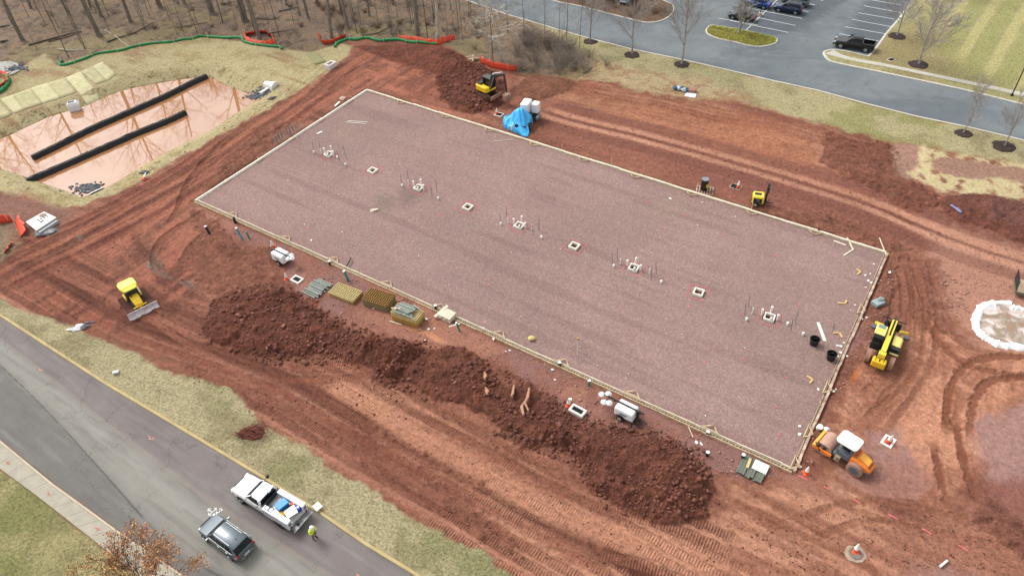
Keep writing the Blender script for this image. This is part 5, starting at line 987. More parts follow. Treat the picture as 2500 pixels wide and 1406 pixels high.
def intruck(o,x,y,z,a=0,lab='',cat='',rx=0,ry=0): p=Mt@Vector((x,y,z+(.28 if -3.4<x<-.8 and z<1.5 else 0))); o.location=p; o.rotation_euler=(rx,ry,rz+a); return tag(o,lab,cat)
BLU=mat('blue_plastic',alb(36,120,200),.35); BLU2=mat('deep_blue_plastic',alb(28,70,190),.35); YL=mat('amber_plastic',alb(236,176,50),.5)
r=empty('storage_bin'); MB().box((0,0,.22),(.72,.5,.44)).build('tub',BLU,r,bevel=.04); MB().box((0,0,.46),(.78,.56,.07)).build('lid',mat('light_blue_lid',alb(48,150,222),.35),r,bevel=.03); intruck(r,-1.75,-.02,.84,1.35,'blue lidded storage bin in the truck bed','bin'); r.scale=(1.25,)*3
r=empty('printed_board'); MB().box((0,0,0),(.9,.9,.03)).build('panel',WHT,r,bevel=.005); b=MB(); rn=random.Random(4)
for k in range(5):
    x=-.36
    while x<.34: w_=rn.uniform(.04,.12); b.box((x+w_/2,.3-k*.15,.018),(w_,.05,.006)) if k else b.box((0,.33,.018),(.7,.012,.006)); x+=w_+.04
b.build('print',BTRIM,r); intruck(r,-2.75,.05,1.2,1.15,'white printed board lying on the load in the truck bed','board',.1,.08)
o=MB().ball((0,0,.15),.3,10,6,(1.2,.8,.6),.1,rnd).build('amber_bag',YL,smooth=True); intruck(o,-2.2,.48,.85,.3,'amber yellow bag in the truck bed beside the blue bin','bag')
r=empty('blue_container'); MB().box((0,0,.2),(.45,.4,.4)).build('body',BLU2,r,bevel=.06); MB().box((.3,-.15,.15),(.25,.3,.3)).build('side_pack',BLU2,r,bevel=.05); MB().cyl((0,0,.38),(0,0,.46),.1,12).build('cap',WHT,r); intruck(r,-3.0,-.5,.84,.4,'deep blue jug near the tailgate of the truck','jug')
for x,y,l in((-2.35,-.5,'upper one'),(-2.6,-.45,'lower one')):
    o=copy_tree(c0); o.scale=(1,)*3; intruck(o,x,y,.95,.5,'orange cone lying on its side in the truck bed, '+l,'traffic cone',1.2,.5); o['group']='orange traffic cones'
for k,(x,y) in enumerate(((-1.05,.35),(-.95,.75),(-1.3,.75))):
    q=[(x_*1,y_*1,.02*math.sin(5*t)) for t in np.linspace(0,4*PI,40) for x_,y_ in [((.22+.02*math.sin(3*t))*math.cos(t),(.22+.02*math.sin(3*t))*math.sin(t))]]; o=MB().tube(q,.018,5).build('hose_coil',BTRIM); intruck(o,x,y,.9 if k==0 else 1.64,0,'black hose coil behind the cab of the service truck, '+('in the bed','on the cabinet near the road','on the cabinet behind the headboard')[k],'hose')
b=MB()
for k in range(7): b.cyl((rnd.uniform(-.7,-.3),rnd.uniform(-.08,.08),0),(rnd.uniform(.2,.7),rnd.uniform(-.1,.12),.1),.022,6)
o=b.build('hand_tools',GALV); intruck(o,-1.5,-.5,.92,-.2,'bundle of long hand tools along the kerb side of the truck bed','tools')
o=MB().cyl((0,0,0),(0,0,.25),.12,12).build('dark_bucket',BTRIM,smooth=True); intruck(o,-3.55,.35,.76,0,'small dark bucket on the rear step of the truck','bucket')
# ---------------------------------------------------------------- person
def skin(name,pts,edges,rads,m,parent=None,sub=2):
    me=bpy.data.meshes.new(name); me.from_pydata([tuple(p) for p in pts],edges,[]); o=bpy.data.objects.new(name,me); COL.objects.link(o)
    md=o.modifiers.new('skin','SKIN'); md.use_smooth_shade=True
    for k,v in enumerate(me.skin_vertices[0].data): v.radius=(rads[k],rads[k]) if not isinstance(rads[k],tuple) else rads[k]; v.use_root=(k==0)
    md2=o.modifiers.new('sub','SUBSURF'); md2.levels=sub; md2.render_levels=sub; me.materials.append(m)
    dg=bpy.context.evaluated_depsgraph_get(); dg.update(); nm=bpy.data.meshes.new_from_object(o.evaluated_get(dg)); o.modifiers.clear(); o.data=nm
    if parent: o.parent=parent
    return o
SKINM=mat('skin',alb(206,150,124),.6); HV=mat('hi_vis_fabric',alb(222,246,88),.75,noise=.08); TR=mat('work_trousers',alb(132,112,96),.85,noise=.15); HG=mat('helmet_white',alb(246,246,240),.35); BOOT=mat('boot_leather',alb(96,72,58),.8)
pp=G(769,1313,0); r=empty('person',pp,-.55,'person in hi-vis jacket and white hard hat standing behind the service truck','person')
# body: one continuous surface
P_=[(0,0,.95),(0,0,1.12),(.02,0,1.32),(.02,0,1.46),(.06,0,1.56),(.1,0,1.66),(.13,0,1.74),(.0,.19,1.42),(.06,.3,1.16),(.3,.14,1.08),(.0,-.19,1.42),(.06,-.3,1.16),(.3,-.12,1.08),(0,.1,.9),(.02,.12,.5),(-.02,.13,.1),(.13,.14,.05),(0,-.1,.9),(.03,-.12,.5),(0,-.13,.1),(.15,-.15,.05)]
Eg=[(0,1),(1,2),(2,3),(3,4),(4,5),(5,6),(3,7),(7,8),(8,9),(3,10),(10,11),(11,12),(0,13),(13,14),(14,15),(15,16),(0,17),(17,18),(18,19),(19,20)]
Rd=[.14,.13,.15,.1,.06,.095,.08,.06,.046,.033,.06,.046,.033,.09,.065,.045,.04,.09,.065,.045,.04]
bd=skin('body',P_,Eg,Rd,SKINM,r)
skin('jacket',[(0,0,.88),(0,0,1.1),(.02,0,1.32),(.02,0,1.47),(.0,.2,1.43),(.06,.32,1.15),(.24,.17,1.09),(.0,-.2,1.43),(.06,-.32,1.15),(.24,-.15,1.09),(-.07,0,1.5)],[(0,1),(1,2),(2,3),(3,4),(4,5),(5,6),(3,7),(7,8),(8,9),(3,10)],[.2,.19,.2,.13,.1,.085,.06,.1,.085,.06,.1],HV,r)
skin('trousers',[(0,0,.93),(0,.11,.85),(.02,.12,.5),(-.02,.13,.12),(0,-.11,.85),(.03,-.12,.5),(0,-.13,.12)],[(0,1),(1,2),(2,3),(0,4),(4,5),(5,6)],[.16,.11,.09,.075,.11,.09,.075],TR,r)
for s in(-1,1):
    MB().loft([[(x,s*.135+w*a,z*b_) for a,b_ in((-1,.1),(1,.1),(.8,1),(-.8,1))] for x,w,z in((-.12,.045,.12),(.0,.05,.14),(.12,.05,.09),(.2,.035,.06))]).build('boot',BOOT,r,smooth=True)
MB().ball((.12,0,1.77),.145,16,10,(1.12,.95,.8)).build('hard_hat',HG,r,smooth=True); MB().cyl((.14,0,1.735),(.15,0,1.75),.18,18).build('hat_brim',HG,r)
MB().box((.215,0,1.655),(.03,.035,.05)).build('nose',SKINM,r,bevel=.01)
for s in(-1,1): MB().ball((.2,s*.035,1.69),.014,8,5).build('eye',BTRIM,r); MB().ball((.1,s*.1,1.68),.03,8,5,(.6,.4,1)).build('ear',SKINM,r,smooth=True)
MB().box((.2,0,1.61),(.02,.05,.01)).build('mouth',mat('lips',alb(170,100,90),.6),r)
for s in(-1,1):                                # hands: palm, four fingers and a thumb
    hx,hy,hz=.31,s*.13,1.075; MB().box((hx+.03,hy-s*.01,hz),(.09,.075,.03),(0,.2,-s*.4)).build('palm',SKINM,r,bevel=.012)
    for k in range(4):
        y0=hy-s*.01+(-.03+.02*k); l=(.07,.08,.075,.06)[k]; MB().tube([(hx+.07,y0,hz-.01),(hx+.07+l*.6,y0-s*.012,hz-.02),(hx+.07+l*.8,y0-s*.02,hz-.045)],[.009,.0085,.007],6).build('finger',SKINM,r,smooth=True)
    MB().tube([(hx+.0,hy-s*.045,hz),(hx+.04,hy-s*.075,hz+.005),(hx+.07,hy-s*.08,hz-.01)],[.011,.01,.008],6).build('thumb',SKINM,r,smooth=True)
h_=Matrix.Translation(pp)@Matrix.Rotation(-.55,4,'Z'); o=MB().box((0,0,0),(.09,.16,.012)).build('phone',BTRIM,bevel=.004); o.location=h_@Vector((.38,0,1.09)); o.rotation_euler=(0,-.3,-.55); tag(o,'small dark phone held by the person in hi-vis','phone')
# ---------------------------------------------------------------- machines
MY=mat('machine_yellow',alb(240,200,60),.4,noise=.06,dirt=.15); LY=mat('canopy_lemon',alb(244,236,92),.4,noise=.05); CG=mat('cab_dark',alb(44,52,54),.4); STL=mat('worn_steel',alb(232,226,226),.45,metal=.15,noise=.25,nscale=3,dirt=.2); MUD=mat('muddy_track',alb(134,92,80),.9,noise=.25,nscale=5,bump=.3); MTY=mat('muddy_tyre',alb(186,142,122),.9,noise=.15,nscale=6,bump=.3); GRY=mat('machine_grey',alb(112,122,130),.5,dirt=.15); BLKM=mat('machine_black',alb(42,44,46),.5,dirt=.1)
def track(r,x0,x1,y,w,hh,n,name='track'):
    b=MB(); rr_=hh/2; m=8; prof=[]
    for k in range(m+1): a=PI/2+PI*k/m; prof.append((x0+rr_+rr_*math.cos(a),rr_+rr_*math.sin(a)))
    for k in range(m+1): a=-PI/2+PI*k/m; prof.append((x1-rr_+rr_*math.cos(a),rr_+rr_*math.sin(a)))
    b.prism(prof,y-w/2,y+w/2,'y')
    for k in range(n):
        x=x0+rr_+(x1-x0-2*rr_)*k/(n-1); b.box((x,y,hh+.04),(.045,w,.1)); b.box((x,y,0.0),(.05,w,.05))
    o=b.build(name,MUD,r); MB().cyl((x0+rr_,y-w/2-.02,rr_),(x0+rr_,y+w/2+.02,rr_),rr_*.6,12).cyl((x1-rr_,y-w/2-.02,rr_),(x1-rr_,y+w/2+.02,rr_),rr_*.6,12).build('sprocket',BLKM,o); return o
# bulldozer
p,q=GT(310,784),GT(380,757); d=(q-p); bl=d.length; hd=Vector((d.y,-d.x,0)).normalized(); hd=hd if hd.y<0 else -hd
mid=(p+q)/2; rz=math.atan2(hd.y,hd.x)+.2; SC=bl/3.55; r=empty('bulldozer',on(*(mid-hd*2.45*SC)[:2]),rz,'yellow bulldozer with lemon canopy on wide tracks left of the spoil heaps','bulldozer'); r.scale=(SC*1.08,)*3
print('dozer blade',bl,'scale',SC)
for s in(-1,1): track(r,-1.85,1.6,s*1.16,.86,.85,17)
MB().box((-.1,0,.75),(2.9,1.35,.6)).build('hull',BLKM,r,bevel=.04)
MB().loft([[(x,y,z) for y,z in((w,.75),(w,z1-.12),(w-.12,z1),(-w+.12,z1),(-w,z1-.12),(-w,.75))] for x,w,z1 in((.05,.5,1.75),(.5,.5,1.72),(1.2,.46,1.5),(1.55,.4,1.3))]).build('hood',mat('dozer_yellow',alb(248,206,40),.35),r)
b=MB(); 
for k in range(5): b.box((1.25+.06*k,0,1.47-.045*k),(.03,.6,.02),(0,.6,0))
b.build('grille',mat('amber_grille',alb(214,150,30),.4),r); MB().cyl((.45,-.3,1.7),(.45,-.3,2.2),.07,10).build('exhaust',BLKM,r)
MB().box((-.5,0,1.75),(1.3,1.4,1.3)).build('cab',CG,r,bevel=.05); MB().box((-.55,0,2.1),(1.14,1.2,.8)).build('cab_glass',GLASS,r,bevel=.04); b=MB()
for x in(-1.08,0):
    for s in(-1,1): b.bar((x,s*.66,1.3),(x,s*.64,2.7),.09)
b.build('posts',BLKM,r); MB().loft([[(x,y,z) for y,z in((w,zz-.08),(w-.08,zz+.06),(-w+.08,zz+.06),(-w,zz-.08))] for x,w,zz in((-1.6,.78,2.8),(-1.3,1.0,2.84),(-.2,1.0,2.84),(.0,.9,2.72),(.3,.7,2.62))]).build('canopy',LY,r)
MB().box((-1.35,.35,1.35),(.7,.6,.75)).box((-1.4,-.45,1.35),(.5,.5,.7)).build('rear_tank',MY,r,bevel=.12); MB().box((-.55,.82,1.35),(1.2,.28,.6),(0,.15,0)).build('side_tank',mat('pale_yellow_tank',alb(244,224,160),.4),r,bevel=.12); MB().box((-.6,-.85,1.3),(1.1,.2,.5)).build('fender',MY,r,bevel=.1)
MB().box((-.7,0,1.6),(.45,.5,.7)).build('seat',mat('green_seat',alb(96,150,110),.6),r,bevel=.08)
MB().loft([[(2.15+x,y,z) for x,z in((.1,.0),(-.08,.25),(-.14,.55),(-.08,.85),(.04,1.02),(.0,1.03),(-.14,.86),(-.22,.55),(-.16,.2),(.04,.0))] for y in(-1.77,1.77)]).build('blade',STL,r); b=MB()
for s in(-1,1): b.bar((.9,s*.6,.45),(2.0,s*.75,.4),.16)
b.bar((1.62,-.75,.98),(1.62,.75,.98),.1).bar((1.2,0,1.1),(1.98,0,.7),.12); b.build('push_frame',MY,r)
# road roller
h1,h2=G(2115,1151,1.5),G(2077,1127,1.5); hd=(h2-h1).normalized(); rz=math.atan2(hd.y,hd.x); nv=Vector((-hd.y,hd.x,0)); pw=GT(2080,1157); c=pw-nv*.84+hd*1.38
r=empty('road_roller',on(*c[:2]),rz,'orange and grey single drum roller with white canopy at the lower right of the pad','road roller'); r.scale=(.87,)*3; OR=mat('roller_orange',alb(250,140,50),.4,dirt=.05); OY=mat('roller_amber_panel',alb(252,186,76),.4)
for s in(-1,1): w=wheel(r,-1.6,s*.92,.77,.5,GRY,s,'rear_wheel'); w.data.materials.clear(); w.data.materials.append(MTY)
MB().cyl((1.55,-.95,.75),(1.55,.95,.75),.75,32).build('drum',mat('dusty_drum',alb(206,164,142),.7,noise=.12,nscale=3),r,smooth=True)
MB().box((2.5,0,.78),(.28,2.3,.34)).build('front_beam',OY,r,bevel=.05); b=MB()
for s in(-1,1): b.box((1.65,s*1.08,.72),(1.9,.16,.4))
b.build('drum_frame',OR,r,bevel=.04); MB().box((.55,0,.85),(.4,1.6,.5)).build('articulation',GRY,r,bevel=.05)
b=MB(); rn=random.Random(9)
for k in range(9): a=Vector((rn.uniform(1.5,2.3),rn.uniform(.75,1.15),rn.uniform(.9,1.3))); b.tube([a,a+Vector((rn.uniform(-.3,.3),rn.uniform(-.1,.3),.2)),a+Vector((rn.uniform(-.5,.5),rn.uniform(-.1,.35),-.3))],.05,6)
b.build('hydraulic_hoses',BLKM,r,smooth=True)
MB().box((-.15,0,1.35),(1.3,1.6,.7)).build('platform',GRY,r,bevel=.06); MB().box((-.2,0,1.9),(.55,.6,.7)).build('seat',BLKM,r,bevel=.1); MB().box((.32,0,1.95),(.2,.7,.5)).build('console',mat('dusty_panel',alb(182,168,150),.7,noise=.15),r,bevel=.05); MB().box((-.75,0,1.65),(.25,1.5,.6)).build('rear_panel',GRY,r,bevel=.04)
b=MB()
for x in(-.72,.5):
    for s in(-1,1): b.bar((x,s*.75,1.4),(x,s*.75,2.85),.08)
b.build('posts',GRY,r); MB().loft([[(x,y,z) for y,z in((w,2.82),(w-.06,2.98),(-w+.06,2.98),(-w,2.82))] for x,w in((-1.1,.62),(-.92,.86),(.7,.9),(.95,.62))]).build('canopy',mat('canopy_white',alb(250,250,250),.3),r,bevel=.04)
b=MB()
for k in range(3): b.box((.15,.98,.62+k*.25),(.5,.3,.06))
b.build('steps',mat('dusty_step',alb(176,156,136),.7),r)
MB().loft([[(x,y,z) for y,z in((w,.85),(w,z1-.18),(w-.2,z1),(-w+.2,z1),(-w,z1-.18),(-w,.85))] for x,w,z1 in((-.85,.78,1.92),(-1.3,.78,1.88),(-2.3,.7,1.55),(-2.75,.55,1.25),(-2.85,.5,1.1))]).build('engine_hood',OR,r); MB().box((-1.95,0,1.73),(1.05,.8,.05),(0,-.32,0)).build('hood_panel',OY,r,bevel=.02)
b=MB()
for x,z in((-1.0,1.93),(-1.12,1.92),(-1.24,1.91)): b.box((x,0,z),(.05,1.3,.03))
for x,z in((-2.55,1.42),(-2.65,1.36)): b.box((x,0,z),(.04,1.0,.03),(0,-.5,0))
b.build('vents',mat('vent_red',alb(150,50,30),.6),r); MB().box((-2.35,0,.75),(1.0,1.3,.5),taper=.9).build('counterweight',GRY,r,bevel=.1)
# telehandler
pl,pr_=GT(2112,877),GT(2166,900); ax=(pr_-pl); wdt=ax.length; hd=Vector((-ax.y,ax.x,0)).normalized(); hd=hd if hd.y>0 else -hd; rz=math.atan2(hd.y,hd.x)+.07; mid=(pl+pr_)/2; SC=wdt/2.0; print('telehandler gauge',wdt)
r=empty('telehandler',on(*(mid+hd*1.75)[:2]),rz,'yellow telehandler with raised boom and front stabilisers right of the pad','telehandler'); SC=min(SC,1.2); r.scale=(SC,)*3
TY=mat('telehandler_yellow',alb(244,214,74),.4,dirt=.06); PY=mat('pale_hood_yellow',alb(248,226,128),.4)
for x in(-1.65,1.65):
    for s in(-1,1): w=wheel(r,x,s*1.0,.66,.42,GRY,s); w.data.materials.clear(); w.data.materials.append(MTY)
MB().box((0,0,.85),(4.4,.9,.5)).build('chassis',BLKM,r,bevel=.04)
MB().box((.0,.82,1.35),(1.9,.8,.9)).build('cab_base',CG,r,bevel=.06); MB().box((-.15,.82,1.95),(1.5,.8,.8)).build('cab_glass',GLASS,r,bevel=.05); MB().box((.25,.82,2.4),(1.35,.92,.12)).build('cab_roof',PY,r,bevel=.04); MB().box((.65,.82,2.47),(.5,.62,.03)).build('roof_window',mat('roof_screen',alb(150,170,166),.2),r); MB().box((.1,.82,2.47),(.25,.5,.03)).build('roof_vent',TY,r)
MB().loft([[(x,y,z) for y,z in((-.45,1.0),(-.45,z1),(-1.1,z1-.12),(-1.25,z1-.3),(-1.25,1.0))] for x,z1 in((1.3,1.5),(.9,1.75),(-.35,1.72))]).build('engine_hood',PY,r); MB().box((-.6,-.84,1.45),(.5,.8,.42)).build('radiator',BLKM,r,bevel=.03); MB().box((-1.05,-.84,1.25),(.35,.75,.35)).build('filter_box',CG,r,bevel=.05); MB().bar((-1.35,-.5,1.5),(-1.35,-1.25,1.5),.14).build('rear_rail',mat('dusty_yellow',alb(206,190,110),.6),r)
a,b_=Vector((-2.0,0,1.9)),Vector((2.35,0,2.1)); MB().bar(a,b_,.44,.42).build('boom',TY,r,bevel=.03); MB().bar(a+Vector((.9,0,.225)),b_+Vector((-.1,0,.225)),.16,.02).build('boom_strip',BTRIM,r); MB().bar((-.2,.26,2.0),(1.0,.26,2.1),.07).build('lift_ram',CHR,r)
MB().box((-2.15,0,1.75),(.5,.62,.5)).build('boom_pivot',TY,r,bevel=.04); MB().box((-2.2,0,1.45),(.3,.6,.3)).build('pivot_gap',BTRIM,r); MB().box((-2.55,0,1.05),(.75,1.2,.75)).build('counterweight',mat('deep_yellow',alb(236,190,40),.4),r,bevel=.12); b=MB()
for s in(-1,1): b.box((-2.55,s*.35,1.44),(.5,.05,.03))
b.box((-2.62,0,1.44),(.3,.12,.03)); b.build('rear_slots',BTRIM,r)
for s in(-1,1):
    MB().bar((1.9,s*.75,1.5),(2.9,s*1.45,.75),.22,.24).build('stabiliser_arm',TY,r,bevel=.02); MB().cyl((3.0,s*1.5,.05),(3.0,s*1.5,.16),.26,14).build('stabiliser_pad',GRY,r)
MB().box((2.9,0,1.0),(.2,1.5,.9)).build('carriage',BLKM,r,bevel=.03); b=MB(); rn=random.Random(2)
for k in range(10): y=rn.uniform(-.7,.7); b.bar((2.3,y,rn.uniform(.9,1.4)),(3.0,y+rn.uniform(-.4,.4),rn.uniform(1.2,2.0)),.06)
b.bar((3.0,-1.1,1.7),(3.0,1.1,1.7),.07); b.build('fork_frame',CG,r); b=MB()
for s in(-1,1): MB().bar((3.0,s*.28,.25),(4.3,s*.28,.22),.14,.06).build('fork',WOOD3,r)
MB().box((2.45,0,2.1),(.4,.5,.35)).build('boom_head',CG,r,bevel=.05)
# excavator
c=GT(1190,236); tgt=GT(1238,256); hd=(tgt-c).normalized(); rz=math.atan2(hd.y,hd.x)-.2; r=empty('excavator',c+Vector((0,0,.25)),rz,'yellow compact excavator with dark boom and muddy bucket at the far spoil mound','excavator')
for s in(-1,1): track(r,-1.35,1.35,s*.85,.42,.6,16)
MB().box((0,0,.5),(1.4,1.3,.35)).cyl((0,0,.6),(0,0,.85),.5,16).build('undercarriage',BLKM,r); MB().box((1.85,0,.42),(.12,2.3,.55),(0,.1,0)).build('dozer_blade',mat('dusty_blade',alb(196,160,132),.7,noise=.15),r,bevel=.02); MB().bar((1.0,.4,.4),(1.8,.4,.4),.14).bar((1.0,-.4,.4),(1.8,-.4,.4),.14).build('blade_arm',BLKM,r)
MB().prism([(-1.45,-.75),(-1.2,-1.05),(.7,-1.05),(.9,-.6),(.9,-.25),(-.4,-.25),(-.4,1.0),(-1.2,1.0),(-1.5,.6)],.9,1.65).build('body',mat('excavator_yellow',alb(250,204,36),.4,dirt=.12),r,bevel=.08); MB().box((.1,.45,1.05),(1.5,1.1,.3)).build('deck',mat('excavator_yellow',alb(250,204,36),.4),r,bevel=.04)
MB().box((.1,.42,1.9),(1.4,1.0,1.55)).build('cab',GLASS,r,bevel=.08); b=MB()
for x in(-.58,.8):
    for y in(-.08,.93): b.bar((x,y,1.1),(x,y,2.7),.09)
b.box((.1,.42,1.2),(1.46,1.06,.12)); b.build('cab_frame',BLKM,r); MB().box((.05,.42,2.72),(1.5,1.05,.1)).build('cab_roof',mat('dark_roof',alb(96,98,90),.5),r,bevel=.04); MB().box((-.95,-.1,1.75),(.8,1.2,.25)).build('engine_cover',BLKM,r,bevel=.06); MB().box((-.55,.42,2.5),(.3,.9,.25)).build('roof_guard',GRY,r,bevel=.05)
ARM=mat('arm_grey',alb(74,80,84),.4,dirt=.08); D=(Matrix.Rotation(-rz,3,'Z')@(tgt-r.location)); bx,by=D.x,D.y
MB().bar((.75,-.2,1.4),(1.3,-.1,3.5),.26,.3).build('boom_lower',ARM,r,bevel=.03); MB().bar((1.3,-.1,3.45),(bx-.2,by*.8,4.0),.24,.3).build('boom_upper',ARM,r,bevel=.03); MB().bar((bx-.25,by*.8,4.15),(bx,by,1.25),.2,.26).build('stick',ARM,r,bevel=.03); MB().cyl((1.4,-.1,3.8),(bx-.5,by*.7,4.25),.07,8).build('boom_ram',CHR,r); MB().cyl((.95,-.2,1.5),(1.6,-.1,3.3),.07,8).build('lift_ram',CHR,r)
MB().bar((bx,by,1.3),(bx+.15,by,.95),.14).bar((bx-.2,by,1.4),(bx-.1,by,.95),.08).build('bucket_linkage',STL,r); MB().loft([[(bx+x,by+y,z) for x,z in((-.35,1.0),(.35,.95),(.5,.55),(.3,.15),(-.1,.05),(-.45,.25),(-.38,.35),(-.08,.15),(.22,.25),(.38,.55),(.25,.85),(-.3,.9))] for y in(-.5,.5)]).box((bx,by-.5,.5),(.75,.04,.75)).box((bx,by+.5,.5),(.75,.04,.75)).build('bucket',mat('muddy_bucket',alb(190,146,122),.8,noise=.2,nscale=4),r,bevel=.01)
# laser screed under tarp
c=GT(1284,302); ax=G(1300,275)-G(1268,320); rz=math.atan2(ax.y,ax.x); r=empty('screed_machine',c,rz,'white-bodied machine mostly covered by a blue tarp at the far pad edge','machine')
rz0=rz; b=MB().box((0,0,.75),(4.6,1.6,.4)); b.build('chassis',BLKM,r,bevel=.04)
for x in(-1.4,1.5):
    for s in(-1,1): wheel(r,x,s*1.1,.55,.35,GRY,s)
MB().box((1.15,.35,2.0),(1.9,1.15,1.5)).build('tank',mat('white_tank',alb(250,250,250),.3),r,bevel=.14); MB().box((1.75,-.85,1.75),(1.15,1.0,1.4)).build('hood',mat('white_tank',alb(250,250,250),.3),r,bevel=.14); MB().box((2.34,-.85,1.9),(.02,.5,.5)).build('vent',BTRIM,r); MB().cyl((1.2,.4,2.7),(1.2,.4,2.95),.12,10).build('filler_cap',WHT,r); MB().box((.6,-1.6,.95),(1.2,.4,.4)).build('side_step',GRY,r,bevel=.04); MB().box((-2.4,1.0,.5),(.4,.6,.7)).build('auger_head',STL,r,bevel=.05)
def tarp():
    out=smooth_line([tuple(GT(*c,0)[:2]) for c in[(1229,300),(1232,314),(1252,323),(1286,336),(1292,320),(1300,303),(1294,288),(1280,278),(1266,276),(1258,284),(1246,296)]]+[tuple(GT(1229,300)[:2])],8)[:-1]
    cx,cy=np.array(out).mean(0); n=len(out); gz=HZ(cx,cy); vs=[];fs=[]; rn=np.random.RandomState(3); M=14
    pk=GT(1272,310,0); hgt=lambda x,y: 1.5*math.exp(-((x-pk.x)**2+(y-pk.y-.2)**2)/1.6)+1.25*math.exp(-((x-cx)**2+(y-cy)**2)/8.)
    vs.append((cx,cy,gz+hgt(cx,cy)))
    for i in range(1,M+1):
        f=i/M
        for k,(x,y) in enumerate(out):
            xx=cx+(x-cx)*min(1,f*1.15)**.9;yy=cy+(y-cy)*min(1,f*1.15)**.9; z=hgt(xx,yy)
            if f>.87: z=z*(1-(f-.87)/.13)+.05
            z+=(f*.2*math.sin(k*.9+2.5*math.sin(f*4))+.12*math.sin(k*.37+f*9))*min(1,z+.2); vs.append((xx+f*.12*math.sin(k*1.35),yy,gz+max(z,.04)))
    for k in range(n): fs.append((0,1+k,1+(k+1)%n))
    for i in range(M-1):
        for k in range(n): a=1+i*n+k;b_=1+i*n+(k+1)%n; fs.append((a,a+n,b_+n,b_))
    o=MB().add(vs,fs).build('blue_tarp',mat('blue_tarpaulin',alb(70,180,240),.35,noise=.22,nscale=1.8,bump=.8),smooth=True); s=o.modifiers.new('s','SUBSURF'); s.levels=s.render_levels=1; tag(o,'bright blue tarp draped over the white machine at the far pad edge','tarp')
    for q in((1261,284),(1261,309)):
        z=gz; p=G(*q,1.6); MB().ball((p.x,p.y,1.7),.26,10,6,(1,.6,1)).build('tarp_hole',BTRIM,o)
tarp()
# light towers
def tower(px,hpx,label,spread,body=WHT,Lb=2.1,vert=False,sc=.86):
    a,b_=GT(*px),GT(*hpx); hd=(b_-a).normalized(); rz=math.atan2(hd.y,hd.x); r=empty('light_tower',a,rz,label,'light tower','towable light towers'); r.scale=(sc,)*3
    wm_=mat('tower_white',alb(248,250,250),.35,dirt=-.3)
    MB().loft([[(x,y,z) for y,z in((w,.5),(w,z1-.14),(w-.12,z1),(-w+.12,z1),(-w,z1-.14),(-w,.5))] for x,w,z1 in((-Lb/2-.05,.62,1.35),(-Lb/2+.1,.72,1.6),(Lb/2-.1,.72,1.6),(Lb/2,.68,1.45))]).build('housing',wm_ if not vert else mat('tower_yellow',alb(240,214,70),.4),r,bevel=.03)
    MB().bar((-Lb/2,0,.45),(Lb/2+.2,0,.45),.9,.12).bar((Lb/2,0,.45),(Lb/2+1.3,0,.4),.1).bar((Lb/2,-.4,.45),(Lb/2+.9,0,.42),.08).bar((Lb/2,.4,.45),(Lb/2+.9,0,.42),.08).build('drawbar',BLKM,r); MB().box((0,.725,1.0),(.8,.012,.2)).box((0,-.725,1.0),(.8,.012,.2)).build('side_decal',GRY,r)
    for s in(-1,1): w=wheel(r,-.3,s*.84,.36,.22,mat('cream_rim',alb(206,196,150),.5),s); MB().tube([(-.3+.5*math.cos(t),s*.84,.38+.46*math.sin(t)) for t in np.linspace(.15,PI-.15,8)],.06,6).build('mudguard',BLKM,r)
    for s in(-1,1): MB().bar((Lb/2+.1,s*.3,.5),(Lb/2+.1,s*.95,.5),.07).cyl((Lb/2+.1,s*.95,.0),(Lb/2+.1,s*.95,.7),.04,8).build('outrigger',BLKM,r)
    if vert:
        MB().bar((Lb/2+.25,0,.6),(Lb/2+.25,0,3.2),.24).build('mast',BLKM,r)
        for k,(dy,z) in enumerate(((-.35,2.4),(.35,2.4),(-.3,2.9),(.3,3.1))): MB().box((Lb/2+.3,dy,z),(.3,.34,.3)).build('lamp',BLKM,r,bevel=.03)
        MB().box((-.1,0,1.62),(.9,.5,.03)).box((-.05,.745,.95),(1.1,.03,.7)).box((-.05,-.745,.95),(1.1,.03,.7)).build('dark_panels',BLKM,r); MB().box((0,-.77,1.0),(.4,.03,.4)).box((0,.77,1.0),(.4,.03,.4)).build('radiator_grille',GRY,r); MB().box((-Lb/2-.04,0,.95),(.05,.8,.6)).build('grille',BTRIM,r)
    else:
        MB().bar((Lb/2+.9,.08,1.62),(-Lb/2-1.2,.08,1.66),.16).build('mast',BLKM,r,bevel=.02); MB().box((Lb/2+.2,.08,1.2),(.2,.3,.9)).build('mast_post',BLKM,r)
        for k,(dx,dy) in enumerate(spread):
            t=MB().tube([(-Lb/2+dx,dy,1.5),(-Lb/2+dx,dy,1.62),(-Lb/2+dx,dy,1.85)],[.33,.33,.12],16).build('lamp',wm_,r,smooth=True); MB().bar((-Lb/2-.9,.08,1.66),(-Lb/2+dx,dy,1.7),.05).build('lamp_arm',BLKM,t)
    return r
tower((690,638),(666,626),'white light tower trailer left of the grid panels, lamps folded over its end',((-.9,.35),(-.75,-.35),(-1.25,.0)))
tower((1528,1016),(1562,1033),'white light tower trailer with four round lamps near the lower catch basin',((-1.2,-.75),(-.7,-.55),(-1.9,.0),(-1.35,.45)))
tower((1848,497),(1872,500),'yellow compact light tower with upright black mast near the far pad edge',(),Lb=1.5,vert=True)
